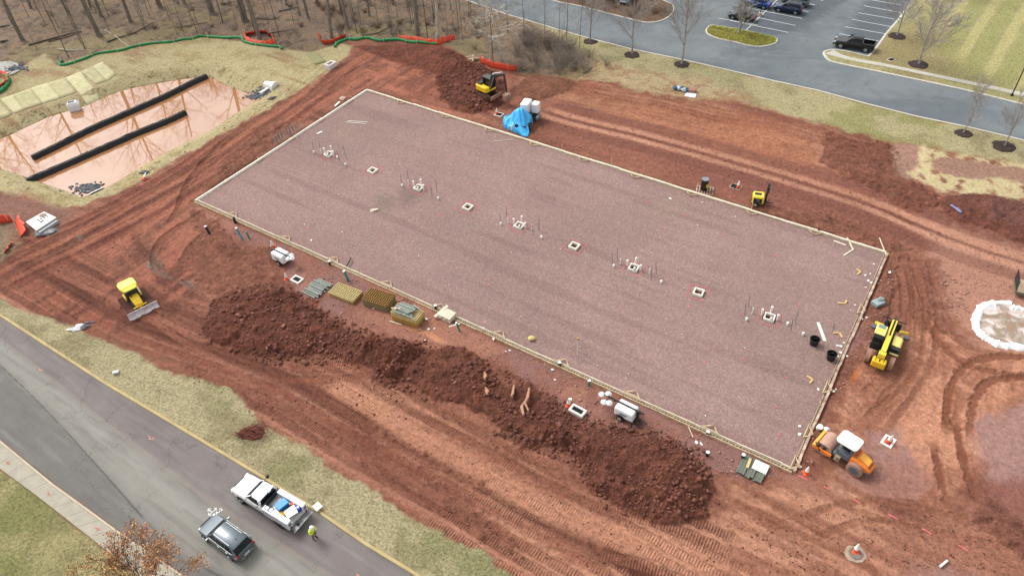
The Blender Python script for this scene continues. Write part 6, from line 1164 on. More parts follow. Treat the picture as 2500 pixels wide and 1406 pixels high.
# flatbed trailer with lumber at the right edge
a=GT(2474,724);b_=GT(2500,729.5); q=GT(2484,690); ax=(b_-a).normalized(); rz=math.atan2(ax.y,ax.x); r=empty('flatbed_trailer',a,rz,'utility trailer with raised mesh ramp and plank deck at the right edge','trailer'); wd=2.1
b=MB()
for k in range(9): b.box((3.0,.14+k*wd/9,.68),(6,wd/9-.03,.06))
b.build('deck',mat('deck_planks',alb(216,190,158),.8,noise=.15,nscale=2),r); MB().box((3.0,.0,.55),(6,.08,.3)).box((3.0,wd,.55),(6,.08,.3)).box((0,wd/2,.55),(.08,wd,.3)).build('frame',mat('trailer_steel',alb(128,124,112),.6),r)
b=MB()
for k in range(12): b.bar((-.02,k*wd/11,.7),(-.12,k*wd/11,1.95),.03)
for k in range(7): b.bar((-.02-.1*k/6,0,.75+1.2*k/6),(-.02-.1*k/6,wd,.75+1.2*k/6),.04)
b.build('ramp_gate',CG,r)
for s in(0,wd): 
    for x in(2.6,3.4): wheel(r,x,s+(-.15 if s==0 else .15),.36,.22,GRY,-1 if s==0 else 1)
r=empty('timber_stack',a+ax*.9+Vector((-ax.y,ax.x,0))*1.0,rz,'pale timber boards stacked on the utility trailer','timber')
for k in range(5): MB().box((2.3,-.75+k*.32,.82),(4.4,.26,.18)).build('board',WOODM if k%2 else YEL,r,bevel=.01)
# white form panel on blocks at the left edge
cs=[(62,541),(107,516),(137,530),(88,562)]; P4=[G(*c_,.8) for c_ in cs]; c=sum(P4,Vector())/4; r=empty('sign_panel',(c.x,c.y,.15),0,'large white panel lying flat on a frame beside the orange fence at the left edge','panel'); MB().prism([((p-c).x,(p-c).y) for p in P4],.45,.62).build('top_panel',mat('white_sheet_metal',alb(232,234,226),.5,noise=.06),r,bevel=.03)
uax=(P4[1]-P4[0]).normalized(); vax=Vector((-uax.y,uax.x,0)); vax=vax if vax.dot(P4[3]-P4[0])>0 else -vax; b=MB(); bt=MB()
for k in range(5): s=P4[1]-c+uax*(-1.35)+vax*(.95+k*.0)+uax*(-.0); 
L_=(P4[1]-P4[0]).length; Wd=(P4[3]-P4[0]).length
for k in range(4): o0=P4[0]-c+uax*(L_*.42+k*.34)+vax*(Wd*.3); bt.bar(o0+Vector((0,0,.625)),o0+vax*.62+Vector((0,0,.625)),.16,.01)
bt.build('brown_lettering',mat('faded_brown_print',alb(124,82,62),.7),r); o0=P4[0]-c+uax*L_*.78+vax*Wd*.22; MB().cyl(o0+Vector((0,0,.6)),o0+Vector((0,0,.63)),.42,16).build('round_logo',mat('faded_grey_print',alb(176,140,130),.7),r); o0=P4[0]-c+uax*L_*.36+vax*Wd*.62; MB().bar(o0+Vector((0,0,.6)),o0+uax*.45+Vector((0,0,.6)),.3,.06).build('dark_opening',BTRIM,r)
MB().prism([((p-c).x*.92-vax.x*-.5,(p-c).y*.92-.35) for p in P4],.0,.4).build('lower_frame',mat('grey_frame',alb(196,202,202),.5),r,bevel=.03); tag(MB().ball((0,0,0),1.0,12,6,(1.3,.8,.25),.3,rnd).build('grey_film_bundle',mat('grey_film',alb(120,118,124),.4),None,smooth=True,loc=GT(112,566)),'crumpled grey plastic film beside the white panel','plastic film')
# ---------------------------------------------------------------- trees and shrubs
def branch(b,p,d,L,r,lv,rn,P,seg=None):
    """one limb with its children; b = list of MBs by level"""
    seg=seg or (7 if lv==0 else 4 if lv==1 else 3); pts=[p];rad=[r];q=Vector(p);d=Vector(d).normalized(); w=P['wob']*(1 if lv else P.get('tw',.25))
    for k in range(seg):
        d=(d+Vector((rn.gauss(0,w),rn.gauss(0,w),rn.gauss(0,w*.6)+P['up'][min(lv,3)]*.12))).normalized(); q=q+d*L/seg; pts.append(q.copy()); rad.append(max(P['rmin'],r*(1-(k+1)/seg*P['tap'])))
    b[min(lv,1)].tube(pts,rad,(9 if r>.12 else 6) if lv==0 else (4 if lv==1 else 3),caps=False)
    if lv>=P['lv']: 
        if 'tips' in P: P['tips'].append((pts[-1],pts[-2]))
        return
    n=P['n'][lv]
    for k in range(n):
        t=P['cs'][lv]+(1-P['cs'][lv])*(k+rn.random())/n; i=min(int(t*seg),seg-1); f=t*seg-i; o=pts[i].lerp(pts[i+1],f); dd=(pts[i+1]-pts[i]).normalized()
        a=rn.uniform(0,2*PI)+k*2.4; u=dd.cross(Vector((0,0,1)) if abs(dd.z)<.9 else Vector((1,0,0))).normalized(); v=dd.cross(u); side=(u*math.cos(a)+v*math.sin(a))
        an=P['ang'][min(lv,2)]*rn.uniform(.8,1.2); nd=dd*math.cos(an)+side*math.sin(an); l=L*P['lr'][lv]*(1.05-.55*(t-P['cs'][lv])/(1.001-P['cs'][lv]))*rn.uniform(.75,1.2)
        branch(b,o,nd,l,max(P['rmin'],rad[i]*P['rr'][lv]*rn.uniform(.8,1.1)),lv+1,rn,P)
BARKM={k:mat('bark_'+k,alb(*c),.95,noise=.25,nscale=1.5) for k,c in dict(grey=(150,142,128),dark=(112,100,88),pale=(212,204,188),twig=(172,158,144),silver=(186,178,170),brown=(120,92,70)).items()}
def make_tree(name,h,r0,seed,bark,twig,**kw):
    P=dict(lv=3,n=[16,6,5],cs=[.35,.25,.2],ang=[.95,.8,.7],lr=[.38,.5,.5],rr=[.4,.5,.5],wob=.12,up=[.2,.5,.5,.4],tap=.75,rmin=.012); P.update(kw); rn=random.Random(seed); b=[MB(),MB()]
    d=Vector(kw.get('lean',(rn.uniform(-.06,.06),rn.uniform(-.06,.06),1))); branch(b,Vector((0,0,-.2)),d,h,r0,0,rn,P)
    b[0].cyl((0,0,-.2),(0,0,.35),r0*1.5,9,r0*1.02); r=empty(name); b[0].build('trunk',BARKM[bark],r,smooth=True); b[1].build('crown',BARKM[twig],r); return r
def put(proto,first,p,rz,sc,label,cat='tree',group=None,sz=None):
    o=proto if first else copy_tree(proto); o.location=p; o.rotation_euler=(0,0,rz); o.scale=(sc,sc,sz or sc); return tag(o,label,cat,group)
rt=random.Random(21)
big=[make_tree('bare_tree',21,.34,s,'grey','twig',n=[15,6,5],cs=[.42,.25,.2],lr=[.36,.5,.5]) for s in(1,2,3)]
thin=[make_tree('bare_sapling',11,.075,s,'dark','twig',n=[16,7,0],lv=2,cs=[.22,.2,.2],lr=[.34,.45,.4],rmin=.013) for s in(5,6)]
used=set()
def plant(kind,px,sc,label,sz=None):
    L_=big if kind=='b' else thin; k=rt.randrange(len(L_)); pr=L_[k]; f=(kind,k) not in used; used.add((kind,k)); p=GT(*px) if isinstance(px,tuple) else px
    return put(pr,f,p,rt.uniform(0,6),sc,label,'tree' if kind=='b' else 'young tree','woodland trees' if kind=='b' else 'woodland saplings',sz)
BT=[((55,99),1.05,'stout grey trunk leaning over the left end of the woodland'),((243,89),1.25,'large pale-grey trunk standing left of the fallen branches'),((247,42),.8,'grey trunk behind the large one left of the fallen branches'),((319,54),.95,'thick grey trunk above the fallen branches'),((168,36),.75,'trunk with broken stump foot in the left woodland'),((391,18),1.2,'broad trunk at the top edge above the green sock'),((521,37),1.5,'very broad trunk, thickest in the middle of the woodland'),((602,52),1.0,'pale trunk just left of the orange-fenced tree'),((594,54),.8,'slimmer pale trunk beside the one left of the orange-fenced tree'),((633,94),1.0,'dark trunk ringed by orange netting'),((753,44),.7,'dark trunk between the two orange nettings'),((810,93),.95,'grey trunk rising behind the small curled orange netting'),((834,30),.7,'trunk behind the bend of the second green sock'),((849,64),.6,'slender trunk behind the second green sock'),((902,40),.6,'slender dark trunk above the red mound'),((1020,90),1.15,'big leaning trunk behind the straight orange netting'),((76,22),.8,'trunk at the top left corner'),((222,17),.7,'small trunk near the top edge left'),((160,5),.7,'back row trunk at the top left'),((450,10),.8,'back row trunk right of the broad ones'),((700,14),.7,'back row trunk at the top centre'),((775,8),.8,'back row trunk above the grey one'),((960,12),.8,'back row trunk right of centre'),((930,-20),.8,'far trunk beyond the top edge')]
for px,sc,lb in BT: plant('b',px,sc,lb)
for k in range(34):
    px=(rt.uniform(-350,980),rt.uniform(-110,-15)); plant('b',G(*px,.1),rt.uniform(.75,1.15),'bare woodland tree rooted beyond the top edge of the picture')
for k in range(9): plant('b',G(rt.uniform(-420,-60),rt.uniform(60,190),.1),rt.uniform(.8,1.1),'bare woodland tree beyond the left edge of the picture')
TT=[((198,106),.9),((208,121),1.0),((168,141),1.1),((143,69),.8),((90,122),.5),((544,55),1.2),((622,80),1.3),((434,87),.7),((482,82),.8),((682,89),1.0),((872,82),1.1),((1044,91),1.2),((1059,55),.9),((997,30),.9),((735,40),.8),((560,12),.9),((1185,60),.9),((1120,70),.8),((1150,30),.8),((1130,100),.7),((860,45),.8),((925,70),.7),((655,60),.7),((265,70),.7),((350,70),.6),((110,60),.8),((30,60),.8),((470,60),.7),((1280,96),1.0),((1383,115),.95),((1415,118),.8),((1365,110),.7),((1205,155),.9),((1330,100),.8),((1240,80),.9),((1100,25),.9),((1010,60),.7),((580,70),.6)]
for k in range(46): x_=rt.uniform(0,1180); TT.append(((x_,rt.uniform(2,82-(30 if x_<300 else 0))),rt.uniform(.5,.85)))
for k,(px,sc) in enumerate(TT): plant('t',px,sc,'slender dark sapling in the '+('left woodland' if px[0]<420 else 'middle woodland' if px[0]<830 else 'right part of the woodland behind the red mound' if px[0]<1190 else 'thicket beside the far driveway'))
# the pale spreading tree
pt=make_tree('pale_tree',10.5,.2,31,'pale','pale',n=[9,6,4],cs=[.35,.3,.2],ang=[1.1,.8,.7],lr=[.5,.5,.5],wob=.2,up=[.1,.2,.3,.3],rr=[.65,.6,.5],rmin=.02)
put(pt,True,GT(1198,151),2.4,1.15,'pale-barked tree with crooked spreading limbs behind the orange netting at the excavator')
a=copy_tree(pt); put(a,True,GT(1225,149),0.6,1.0,'second pale trunk right of the crooked spreading tree'); a=copy_tree(pt); put(a,True,GT(1069,92),4.1,1.6,'straight pale trunk behind the end of the second green sock',sz=2.1)
# landscape trees
land=[make_tree('landscape_tree',h,.13,s,'silver','silver',n=[22,8,6],cs=[.2,.15,.1],ang=[.62,.55,.6],lr=[.5,.5,.5],rr=[.42,.5,.5],up=[.1,.6,.7,.6],rmin=.011) for s,h in((41,10),(42,10))]
lawn=make_tree('landscape_tree',8,.13,47,'silver','silver',n=[24,9,7],cs=[.18,.12,.1],ang=[.85,.6,.6],lr=[.62,.5,.5],rr=[.42,.5,.5],up=[.1,.5,.5,.4],rmin=.011)
round_=make_tree('landscape_tree',4.2,.2,43,'silver','silver',n=[20,8,6],cs=[.25,.2,.1],ang=[.75,.6,.6],lr=[.75,.5,.5],rr=[.5,.5,.5],up=[.3,.5,.4,.3],rmin=.012,tap=.6)
LT_=[(land[0],1,(1441,101),1.0,'upright bare landscape tree nearest the thicket along the driveway'),(land[1],1,(1543,133),1.08,'middle bare landscape tree on the grass strip along the driveway'),(land[0],0,(1664,157),1.2,'bushy bare landscape tree nearest the site junction along the driveway'),(round_,1,(1803,83),1.15,'small round-headed bare tree on the green planted island'),(lawn,1,(2190,88),.95,'bare tree at the lawn edge beside the empty parking bays'),(lawn,0,(2243,157),1.25,'large bare tree on the lawn near the grass drain'),(land[1],0,(2352,325),.68,'pale young tree on the near side of the driveway bend'),(land[0],0,(2452,357),.7,'pale young tree at the right edge of the near grass strip'),(lawn,0,(2330,-20),1.1,'bare tree standing on the striped lawn at the top edge'),(round_,0,(1590,22),1.0,'bare ornamental tree on the mulch island by the driveway'),(round_,0,(1528,14),.9,'bare ornamental tree between the parked cars and the driveway'),(round_,0,(1450,2),.9,'bare ornamental tree at the top of the mulch island')]
for pr,f,px,sc,lb in LT_: put(pr,bool(f),G(*px,.1) if px[1]<60 else GT(*px),rt.uniform(0,6),sc,lb)
def mound(px,rx,m=BARK,h=.18):
    p=GT(*px); n=26; secs=[]; rn=random.Random(int(px[0]))
    ro=[rn.uniform(.88,1.1) for _ in range(n)]
    for f,z in((1,.0),(.9,h*.7),(.5,h),(.05,h*.8)): secs.append([(p.x+rx*f*ro[k]*math.cos(2*PI*k/n),p.y+rx*f*ro[k]*math.sin(2*PI*k/n),on(p.x+rx*f*ro[k]*math.cos(2*PI*k/n),p.y+rx*f*ro[k]*math.sin(2*PI*k/n)).z*1+z-.02) for k in range(n)])
    tag(MB().loft(secs).build('mulch_ring',m,smooth=True),kind='structure')
for px,rx in(((1441,102),1.2),((1543,135),1.25),((1664,158),1.25),((2190,89),1.35),((2243,158),1.5),((2352,326),1.1),((2452,358),1.45)): mound(px,rx)
# oak with rusty leaves, bottom left
P=dict(tips=[]); ok=make_tree('oak_tree',7.0,.12,77,'grey','brown',n=[20,8,6],cs=[.22,.25,.15],ang=[1.0,.7,.7],lr=[.72,.48,.45],up=[.1,.35,.3,.2],rr=[.45,.5,.5],rmin=.012,tips=P['tips']); b=MB(); b2=MB(); rn=random.Random(8)
for q,q0 in P['tips']:
    if rn.random()<.32+.35*math.sin(q.x*2.1+q.z*1.7): continue
    for k in range(7):
        c=q+Vector((rn.gauss(0,.14),rn.gauss(0,.14),rn.gauss(0,.12))); a=Vector((rn.gauss(0,1),rn.gauss(0,1),rn.gauss(0,1))).normalized(); u=a.orthogonal().normalized()*rn.uniform(.06,.1); v=a.cross(u)*.55
        (b if rn.random()<.6 else b2).add([c-u,c+v,c+u*1.1,c-v],[(0,1,2,3)])
b.build('leaves',mat('rust_leaf',alb(222,166,116),.8,noise=.3,nscale=3),ok); b2.build('leaves',mat('tan_leaf',alb(200,134,84),.8,noise=.3,nscale=3),ok)
ok.location=G(385,1500,.1); tag(ok,'young oak holding rust-brown leaves over the sidewalk at the bottom left','tree')
a=copy_tree(thin[0]); put(a,True,G(-62,1235,.1),1,.62,'leafless sapling tip poking in at the left edge over the sidewalk','young tree'); a['group']='woodland saplings'; del a['group']
# shrubs
def shrub(seed,h,n,col,w=1.0):
    rn=random.Random(seed); b=MB()
    for k in range(n):
        a=rn.uniform(0,6.28); q=rn.uniform(0,.5)*w; p=Vector((q*math.cos(a),q*math.sin(a),-.1)); t=Vector((math.cos(a)*rn.uniform(.3,1.1)*w,math.sin(a)*rn.uniform(.3,1.1)*w,h*rn.uniform(.6,1.1))); m=(p+t)/2+Vector((rn.gauss(0,.15),rn.gauss(0,.15),.2)); b.tube([p,m,p+t],[.022,.016,.008],3,caps=False)
        for j in range(3):
            s=m.lerp(p+t,rn.random()); b.tube([s,s+Vector((rn.gauss(0,.3),rn.gauss(0,.3),rn.uniform(.1,.5)))],[.011,.006],3,caps=False)
    return b.build('bare_shrub',col)
sh=[shrub(1,2.1,34,BARKM['twig'],1.3),shrub(2,1.6,38,BARKM['twig'],1.4),shrub(3,1.2,50,mat('bark_russet',alb(140,108,90),.95,noise=.2),1.2)]
us=set(); SH=[]
th_=GG([(1235,150),(1290,90),(1400,125),(1450,150),(1430,180),(1330,183),(1260,176)])
cnt=0
while cnt<40:
    x,y=rt.uniform(1225,1455),rt.uniform(85,182); p=G(x,y,.1)
    if poly_sd(th_,np.array([p.x]),np.array([p.y]),2)[0]>0: SH.append(((x,y),'bare tangled shrub in the grey thicket between excavator and driveway',rt.uniform(.8,1.3))); cnt+=1
for k in range(46): x=rt.uniform(690,1180); SH.append(((x,rt.uniform(5,88+(max(0,x-1050))*.5)),'low bare shrub in the brushy woodland behind the red mound',rt.uniform(.5,.9)))
for k in range(16): SH.append(((rt.uniform(60,640),rt.uniform(5,88)),'low bare shrub on the leafy floor of the left woodland',rt.uniform(.4,.7)))
for x,y in((1482,160),(1440,140),(1500,20),(1560,30),(1600,35),(1480,30),(1440,22),(1540,40),(1420,8)): SH.append(((x,y),'reddish bare shrub on the mulch island beside the parked cars' if y<60 else 'reddish shrub at the end of the thicket',.8))
for px,lb,sc in SH:
    k=rt.randrange(2) if 'thicket' in lb else rt.randrange(3); o=sh[k] if k not in us else sh[k].copy()
    if k in us: COL.objects.link(o)
    us.add(k); o.location=GT(*px) if px[1]>5 else G(*px,.1); o.rotation_euler=(0,0,rt.uniform(0,6)); o.scale=(sc,)*3; tag(o,lb,'shrub',lb.split(' in ')[0].split(' on ')[0]+'s '+('of the thicket' if 'thicket' in lb else 'of the woodland' if 'woodland' in lb else 'of the island'))
# juniper ground cover
b=MB(); rn=random.Random(6); I2=np.array(ISLE_2); cI=I2.mean(0)
for k in range(2600):
    i=rn.randrange(len(I2)); j=(i+1)%len(I2); t=rn.random(); e=I2[i]*(1-t)+I2[j]*t; f=math.sqrt(rn.random())*.96; q=cI+(e-cI)*f; z=.12+.28*rn.random()*(1-f**6); a=rn.uniform(0,6.28); s=rn.uniform(.1,.2); d=Vector((math.cos(a),math.sin(a),rn.uniform(-.1,.6)))*s; u=Vector((-math.sin(a),math.cos(a),0))*s*.35; c=Vector((q[0],q[1],z)); b.add([c-d*.3-u,c-d*.3+u,c+d],[(0,1,2)])
tag(b.build('juniper_cover',mat('juniper_green',alb(176,172,66),.8,noise=.35,nscale=2)),'low yellow-green juniper filling the kerbed parking island','ground cover',kind='stuff')
# fallen timber
def log(pts,r,m,lb,fk=0):
    P_=[GT(*c,.12) for c in pts]; c=P_[0]; n=len(P_); b=MB(); b.tube([p-c for p in P_],[r*(1-.6*k/(n-1)) for k in range(n)],6)
    rn=random.Random(int(pts[0][0]))
    for k in range(fk): i=rn.randrange(1,n); s=P_[i]-c; b.tube([s,s+Vector((rn.gauss(0,.7),rn.gauss(0,.7),rn.uniform(.2,.9)))],[r*.45,r*.15],4)
    o=b.build('fallen_log',m); o.location=c; tag(o,lb,'fallen log')
log([(70,111),(125,95),(170,83),(200,77)],.16,BARKM['dark'],'long dark fallen log crossing the left woodland'); log([(118,102),(160,92),(185,84)],.12,BARKM['brown'],'second dark log lying along the long one on the left')
log([(262,103),(285,94),(330,80),(372,56)],.14,BARKM['dark'],'long dark fallen branch rising right from the pale ones',4); log([(280,87),(297,102),(318,116)],.1,BARKM['pale'],'pale broken branch ending at the green sock',2); log([(256,73),(272,83)],.08,BARKM['pale'],'short pale branch above the broken pale one'); log([(306,85),(316,97),(324,114)],.08,BARKM['grey'],'grey forked branch right of the pale one',3)
log([(140,120),(175,124),(200,122),(228,127)],.11,BARKM['pale'],'pale fallen branch just above the curled end of the green sock',1); log([(0,103),(20,98)],.2,BARKM['dark'],'dark log at the left edge of the woodland'); log([(0,66),(25,62)],.14,BARKM['dark'],'dark log higher on the left edge')
log([(655,82),(720,72)],.1,BARKM['dark'],'straight dark log right of the orange-fenced tree'); log([(680,28),(725,18)],.16,BARKM['grey'],'grey fallen trunk near the top centre'); log([(628,45),(660,48),(680,43)],.12,BARKM['dark'],'dark fallen log behind the fenced tree',2); log([(885,88),(920,82),(960,62)],.1,BARKM['dark'],'dark fallen limb behind the second green sock',4); log([(980,50),(1000,44)],.09,BARKM['dark'],'short dark log in the brush behind the mound'); log([(1165,94),(1176,88)],.14,BARKM['brown'],'brown stub log above the firewood heap'); log([(1425,178),(1436,172),(1444,162)],.16,BARKM['grey'],'grey log at the end of the thicket'); log([(430,68),(470,62),(510,55)],.09,BARKM['dark'],'thin dark log in the middle woodland'); log([(540,12),(575,4)],.14,BARKM['dark'],'dark log at the top edge in the middle woodland')
# loose twigs and leaves on the woodland floor: uncountable
b=MB(); rn=random.Random(12); WPg=GG(WOOD)
for k in range(2600):
    x,y=rn.uniform(-60,1420),rn.uniform(-60,175); p=G(x,y,.1)
    if poly_sd(WPg,np.array([p.x]),np.array([p.y]),1)[0]<.3: continue
    z=HZ(p.x,p.y); a=rn.uniform(0,6.28); L_=rn.uniform(.3,1.6); e=Vector((math.cos(a)*L_,math.sin(a)*L_,rn.uniform(-.02,.35))); b.tube([(p.x,p.y,z+.04),(p.x+e.x,p.y+e.y,z+.06+e.z)],[.03,.012],3,caps=False)
tag(b.build('dead_twigs',BARKM['twig']),'litter of dead twigs over the woodland floor','twigs',kind='stuff')
# ---------------------------------------------------------------- fences, socks, pond gear
NET=mat('orange_netting',alb(238,84,52),.6,noise=.2,nscale=7,alpha=.9)
def fence(px,hh,lean,lb,closed=False,ph=1.2):
    P_=[tuple(GT(*c)[:2]) for c in px]; P_=smooth_line(P_,5); r=empty('safety_fence',(P_[0][0],P_[0][1],on(*P_[0]).z),0,lb,'fence','orange safety fences'); o=Vector(r.location); b=MB(); rn=random.Random(int(px[0][0])+3); secs=[]
    Nn=np.gradient(np.array(P_),axis=0)
    for k,(x,y) in enumerate(P_):
        n=Vector((-Nn[k][1],Nn[k][0],0)).normalized(); h=hh*rn.uniform(.75,1.05); l=lean*rn.uniform(.7,1.3); z=on(x,y).z; secs.append([Vector((x,y,z+h*f))+n*l*f+n*.07*math.sin(k*2.2+f*5)-o for f in(0,.33,.66,1)])
    vs=[v for s in secs for v in s]; fs=[(i*4+j,i*4+j+1,(i+1)*4+j+1,(i+1)*4+j) for i in range(len(secs)-1) for j in range(3)]; n=b.add(vs,fs).build('netting',NET,r,smooth=True); m=n.modifiers.new('t','SOLIDIFY'); m.thickness=.02
    for k in range(0,len(P_),5): p=Vector((P_[k][0],P_[k][1],on(*P_[k]).z))-o; MB().bar(p+Vector((0,.05,-.1)),p+Vector((rn.uniform(-.15,.15),.05,ph)),.05).build('post',WOODM,r)
fence([(596,88),(600,103),(620,110),(648,112),(670,107),(674,100),(664,88),(645,81),(622,83),(600,87)],.75,.5,'orange netting ring round the dark trunk in the middle woodland')
fence([(782,88),(782,98),(790,107),(806,107),(824,101),(843,91)],.8,-.25,'curled orange netting left of the second green sock'); fence([(973,99),(1000,103),(1030,107),(1066,111),(1086,104),(1112,97)],.9,.35,'long orange netting sagging behind the end of the second green sock'); fence([(1172,154),(1200,166),(1240,173),(1266,174)],1.15,.1,'orange netting in front of the pale trees above the excavator')
fence([(-60,556),(0,546),(22,543),(33,541)],1.1,.2,'orange netting running off the left edge beside the white panel'); fence([(35,541),(43,562),(50,580)],.9,.9,'orange netting hanging down the bank beside the white panel'); fence([(27,594),(20,604),(10,618)],.4,.3,'low scrap of orange netting trailing down to the red soil'); fence([(-60,190),(0,188),(13,200),(8,212),(-30,232)],.9,.6,'orange netting inside the green sock at the left edge')
GRN=mat('green_sock',alb(36,158,88),.6,noise=.2,nscale=2)
def sock(px,r,m,lb,st=True,name='filter_sock'):
    P_=smooth_line([tuple(GT(*c)[:2]) for c in px],5); rn=random.Random(4); o=Vector((P_[0][0],P_[0][1],0)); rt_=empty(name,o,0,lb,'filter sock'); MB().tube([Vector((x,y,on(x,y).z+r*.75))-o+Vector((rn.gauss(0,.03),rn.gauss(0,.03),0)) for x,y in P_],[r*rn.uniform(.85,1.12) for _ in P_],10).build('sock',m,rt_,smooth=True)
    if st:
        for k in range(2,len(P_),9): p=Vector((P_[k][0],P_[k][1],on(*P_[k]).z))-o; MB().bar(p+Vector((0,-.3,-.1)),p+Vector((rn.uniform(-.2,.2),-.3,1.0)),.06).build('stake',WOODM,rt_)
sock([(155,151),(148,153),(147,159),(158,160.5),(185,153),(210,144.5),(235,134),(269,128.5),(302,123.5),(328,116),(370,108),(420,104),(444,99),(472,96),(489,90),(518,92.5),(585,94),(593,101),(610,108),(652,114),(682,116),(689,122)],.21,GRN,'long green filter sock bordering straw slope and left woodland')
sock([(818,117),(825,107.5),(850,97.5),(872,99),(894,94),(921,101),(943,101),(971,99),(1001.6,105),(1017,106),(1023,105),(1066,110)],.24,GRN,'second green filter sock along the top of the red mound'); sock([(10,186),(21,194),(21,206),(14,217),(0,228),(-30,240)],.34,GRN,'short green filter sock curving off the left edge',False)
BF=mat('black_geotextile',alb(40,40,42),.6,noise=.3,nscale=2,bump=.5)
def baffle(px,lb):
    P_=smooth_line([tuple(G(*c,-.35)[:2]) for c in px],10); T=np.gradient(np.array(P_),axis=0); T/=np.linalg.norm(T,axis=1)[:,None]; rn=random.Random(int(px[0][0])); o=Vector((P_[0][0],P_[0][1],WZ)); secs=[]
    for (x,y),t in zip(P_,T):
        n=Vector((-t[1],t[0],0)); n=n if n.y>0 else -n; w=.36+rn.uniform(-.04,.04); secs.append([Vector((x,y,WZ))-o+n*a+Vector((0,0,z+rn.uniform(-.03,.03))) for a,z in((-w,-.3),(-w*.95,.15),(-w*.35,.62),(w*.4,.72),(w*.95,.35),(w,-.3))])
    q=MB().loft(secs).build('silt_baffle',BF,smooth=True); q.location=o; tag(q,lb,'baffle','black baffles in the pond')
baffle([(504,183),(470,198),(400,233),(322,267),(220,312),(140,352),(77,382)],'longer black fabric baffle crossing the muddy pond, nearer the woodland'); baffle([(452,271),(400,295),(330,323),(260,354),(200,380),(120,415),(64,439)],'shorter black fabric baffle in the muddy pond, nearer the haul route')
c=G(184,268,WZ); r=empty('outlet_structure',c,.35,'white precast outlet box with grated top standing in the pond edge','outlet box'); MB().loft([[(x*s,y*s,z) for x,y in((-.85,-.6),(.85,-.6),(.85,.6),(-.85,.6))] for s,z in((.88,-.3),(.88,.55),(1.0,.6),(1.0,.95),(.7,1.3))]).build('box',mat('white_precast',alb(236,238,238),.7,noise=.05),r); MB().box((-.1,.0,1.32),(.9,.45,.05)).build('grate',GRATE,r)
def riprap(px,wd,lb):
    c=GT(*px); b=MB(); rn=random.Random(int(px[0]))
    for k in range(110):
        q=Vector((rn.gauss(0,wd*.5),rn.gauss(0,wd*.32),0)); z=max(HZ(c.x+q.x,c.y+q.y),WZ)-c.z; b.ball((q.x,q.y,z+.05),rn.uniform(.12,.26),6,4,(1,.8,.6),.3,rn)
    o=b.build('riprap',mat('blue_grey_stone',alb(126,132,142),.8,noise=.5,nscale=1.5)); o.location=c; tag(o,lb,'riprap',kind='stuff')
riprap((221,467),2.0,'apron of grey riprap stones at the lower tip of the pond'); riprap((634,231),2.2,'apron of grey riprap stones at the right tip of the pond'); riprap((40,168),1.8,'grey stones around the small basin at the left edge')
def drape(px,m,lb,cat,name,dz=.05,n=6,grp=None):
    Q=[np.array(GT(*c)[:2]) for c in px]; vs=[];fs=[]
    for i in range(n+1):
        for j in range(n+1):
            a,b_=i/n,j/n; q=Q[0]*(1-a)*(1-b_)+Q[1]*a*(1-b_)+Q[2]*a*b_+Q[3]*(1-a)*b_; vs.append((q[0],q[1],HZ(*q)+dz))
    for i in range(n):
        for j in range(n): k=i*(n+1)+j; fs.append((k,k+1,k+n+2,k+n+1))
    o=MB().add(vs,fs).build(name,m,smooth=True); s=o.modifiers.new('t','SOLIDIFY'); s.thickness=.012; s.offset=1; return tag(o,lb,cat,grp)
STB=[mat('straw_blanket'+x,alb(*c),.95,noise=.14,nscale=1.2) for x,c in(('_a',(214,206,162)),('_b',(206,196,152)))]
for k,(q,lb) in enumerate([([(250,151),(284,182),(262,198),(226,163)],'pale straw blanket nearest the woodland sock'),([(226,163),(262,198),(235,207),(197,175)],'pale straw blanket second from the woodland end of the row'),([(197,175),(246,238),(215,255),(160,191)],'longest pale straw blanket, reaching down to the water'),([(160,191),(188,227),(150,240),(118,203)],'pale straw blanket above the white outlet box'),([(118,203),(150,240),(105,254),(75,216)],'pale straw blanket left of the one above the outlet box'),([(75,216),(105,254),(60,268),(32,232)],'pale straw blanket third from the left edge'),([(32,232),(60,268),(36,278),(0,243)],'pale straw blanket second from the left edge'),([(-8,240),(30,280),(0,292),(-50,250)],'pale straw blanket at the left edge')]): drape(q,STB[k%2],lb,'erosion blanket','erosion_blanket',.04+.006*(k%2),grp='straw erosion blankets on the pond slope')
drape([(748,129),(771,128),(797,151),(768,159)],mat('green_mat',alb(176,172,124),.95,noise=.12),'greenish erosion mat between woodland and precast inlet box','erosion mat','erosion_mat')
drape([(337,424),(352,417),(367,420),(355,427)],BF,'small black fabric scrap on the bank above the orange cone','fabric scrap','fabric_scrap',.1); drape([(652,244),(662,238),(676,237),(664,245)],BF,'small dark fabric scrap near the white pipe end','fabric scrap','fabric_scrap',.1); drape([(213,480),(222,472),(250,456),(254,461)],PLAS,'strip of white plastic on the lower riprap apron','plastic strip','plastic_strip',.2)
r=empty('pipe_end_section',GT(660,212),-.4,'white flared pipe end section above the right tip of the pond','pipe end'); MB().loft([[(x,y,z) for y,z in((w,0),(w*.8,.6),(0,.8),(-w*.8,.6),(-w,0))] for x,w in((-.8,.55),(.4,.75),(.9,1.0))]).build('flare',PVC,r,smooth=True); MB().bar((.2,-.8,.2),(-.3,-2.2,.0),.4,.2).build('wing',PVC,r,bevel=.05)
sp=poly_obj('settling_basin_water',GG([(-40,160),(0,153),(28,152),(46,158),(44,170),(20,182),(-40,192)],.1),.22,mat('grey_water',alb(164,158,146),.08,noise=.1,nscale=.6)); o=MB().tube([GT(22,183,.15),GT(34,178,.2),GT(47,172,.15)],[.1,.22,.1],8).build('white_pipe_lip',PVC,smooth=True); tag(o,'white curved lip beside the small grey basin at the left edge','pipe lip')
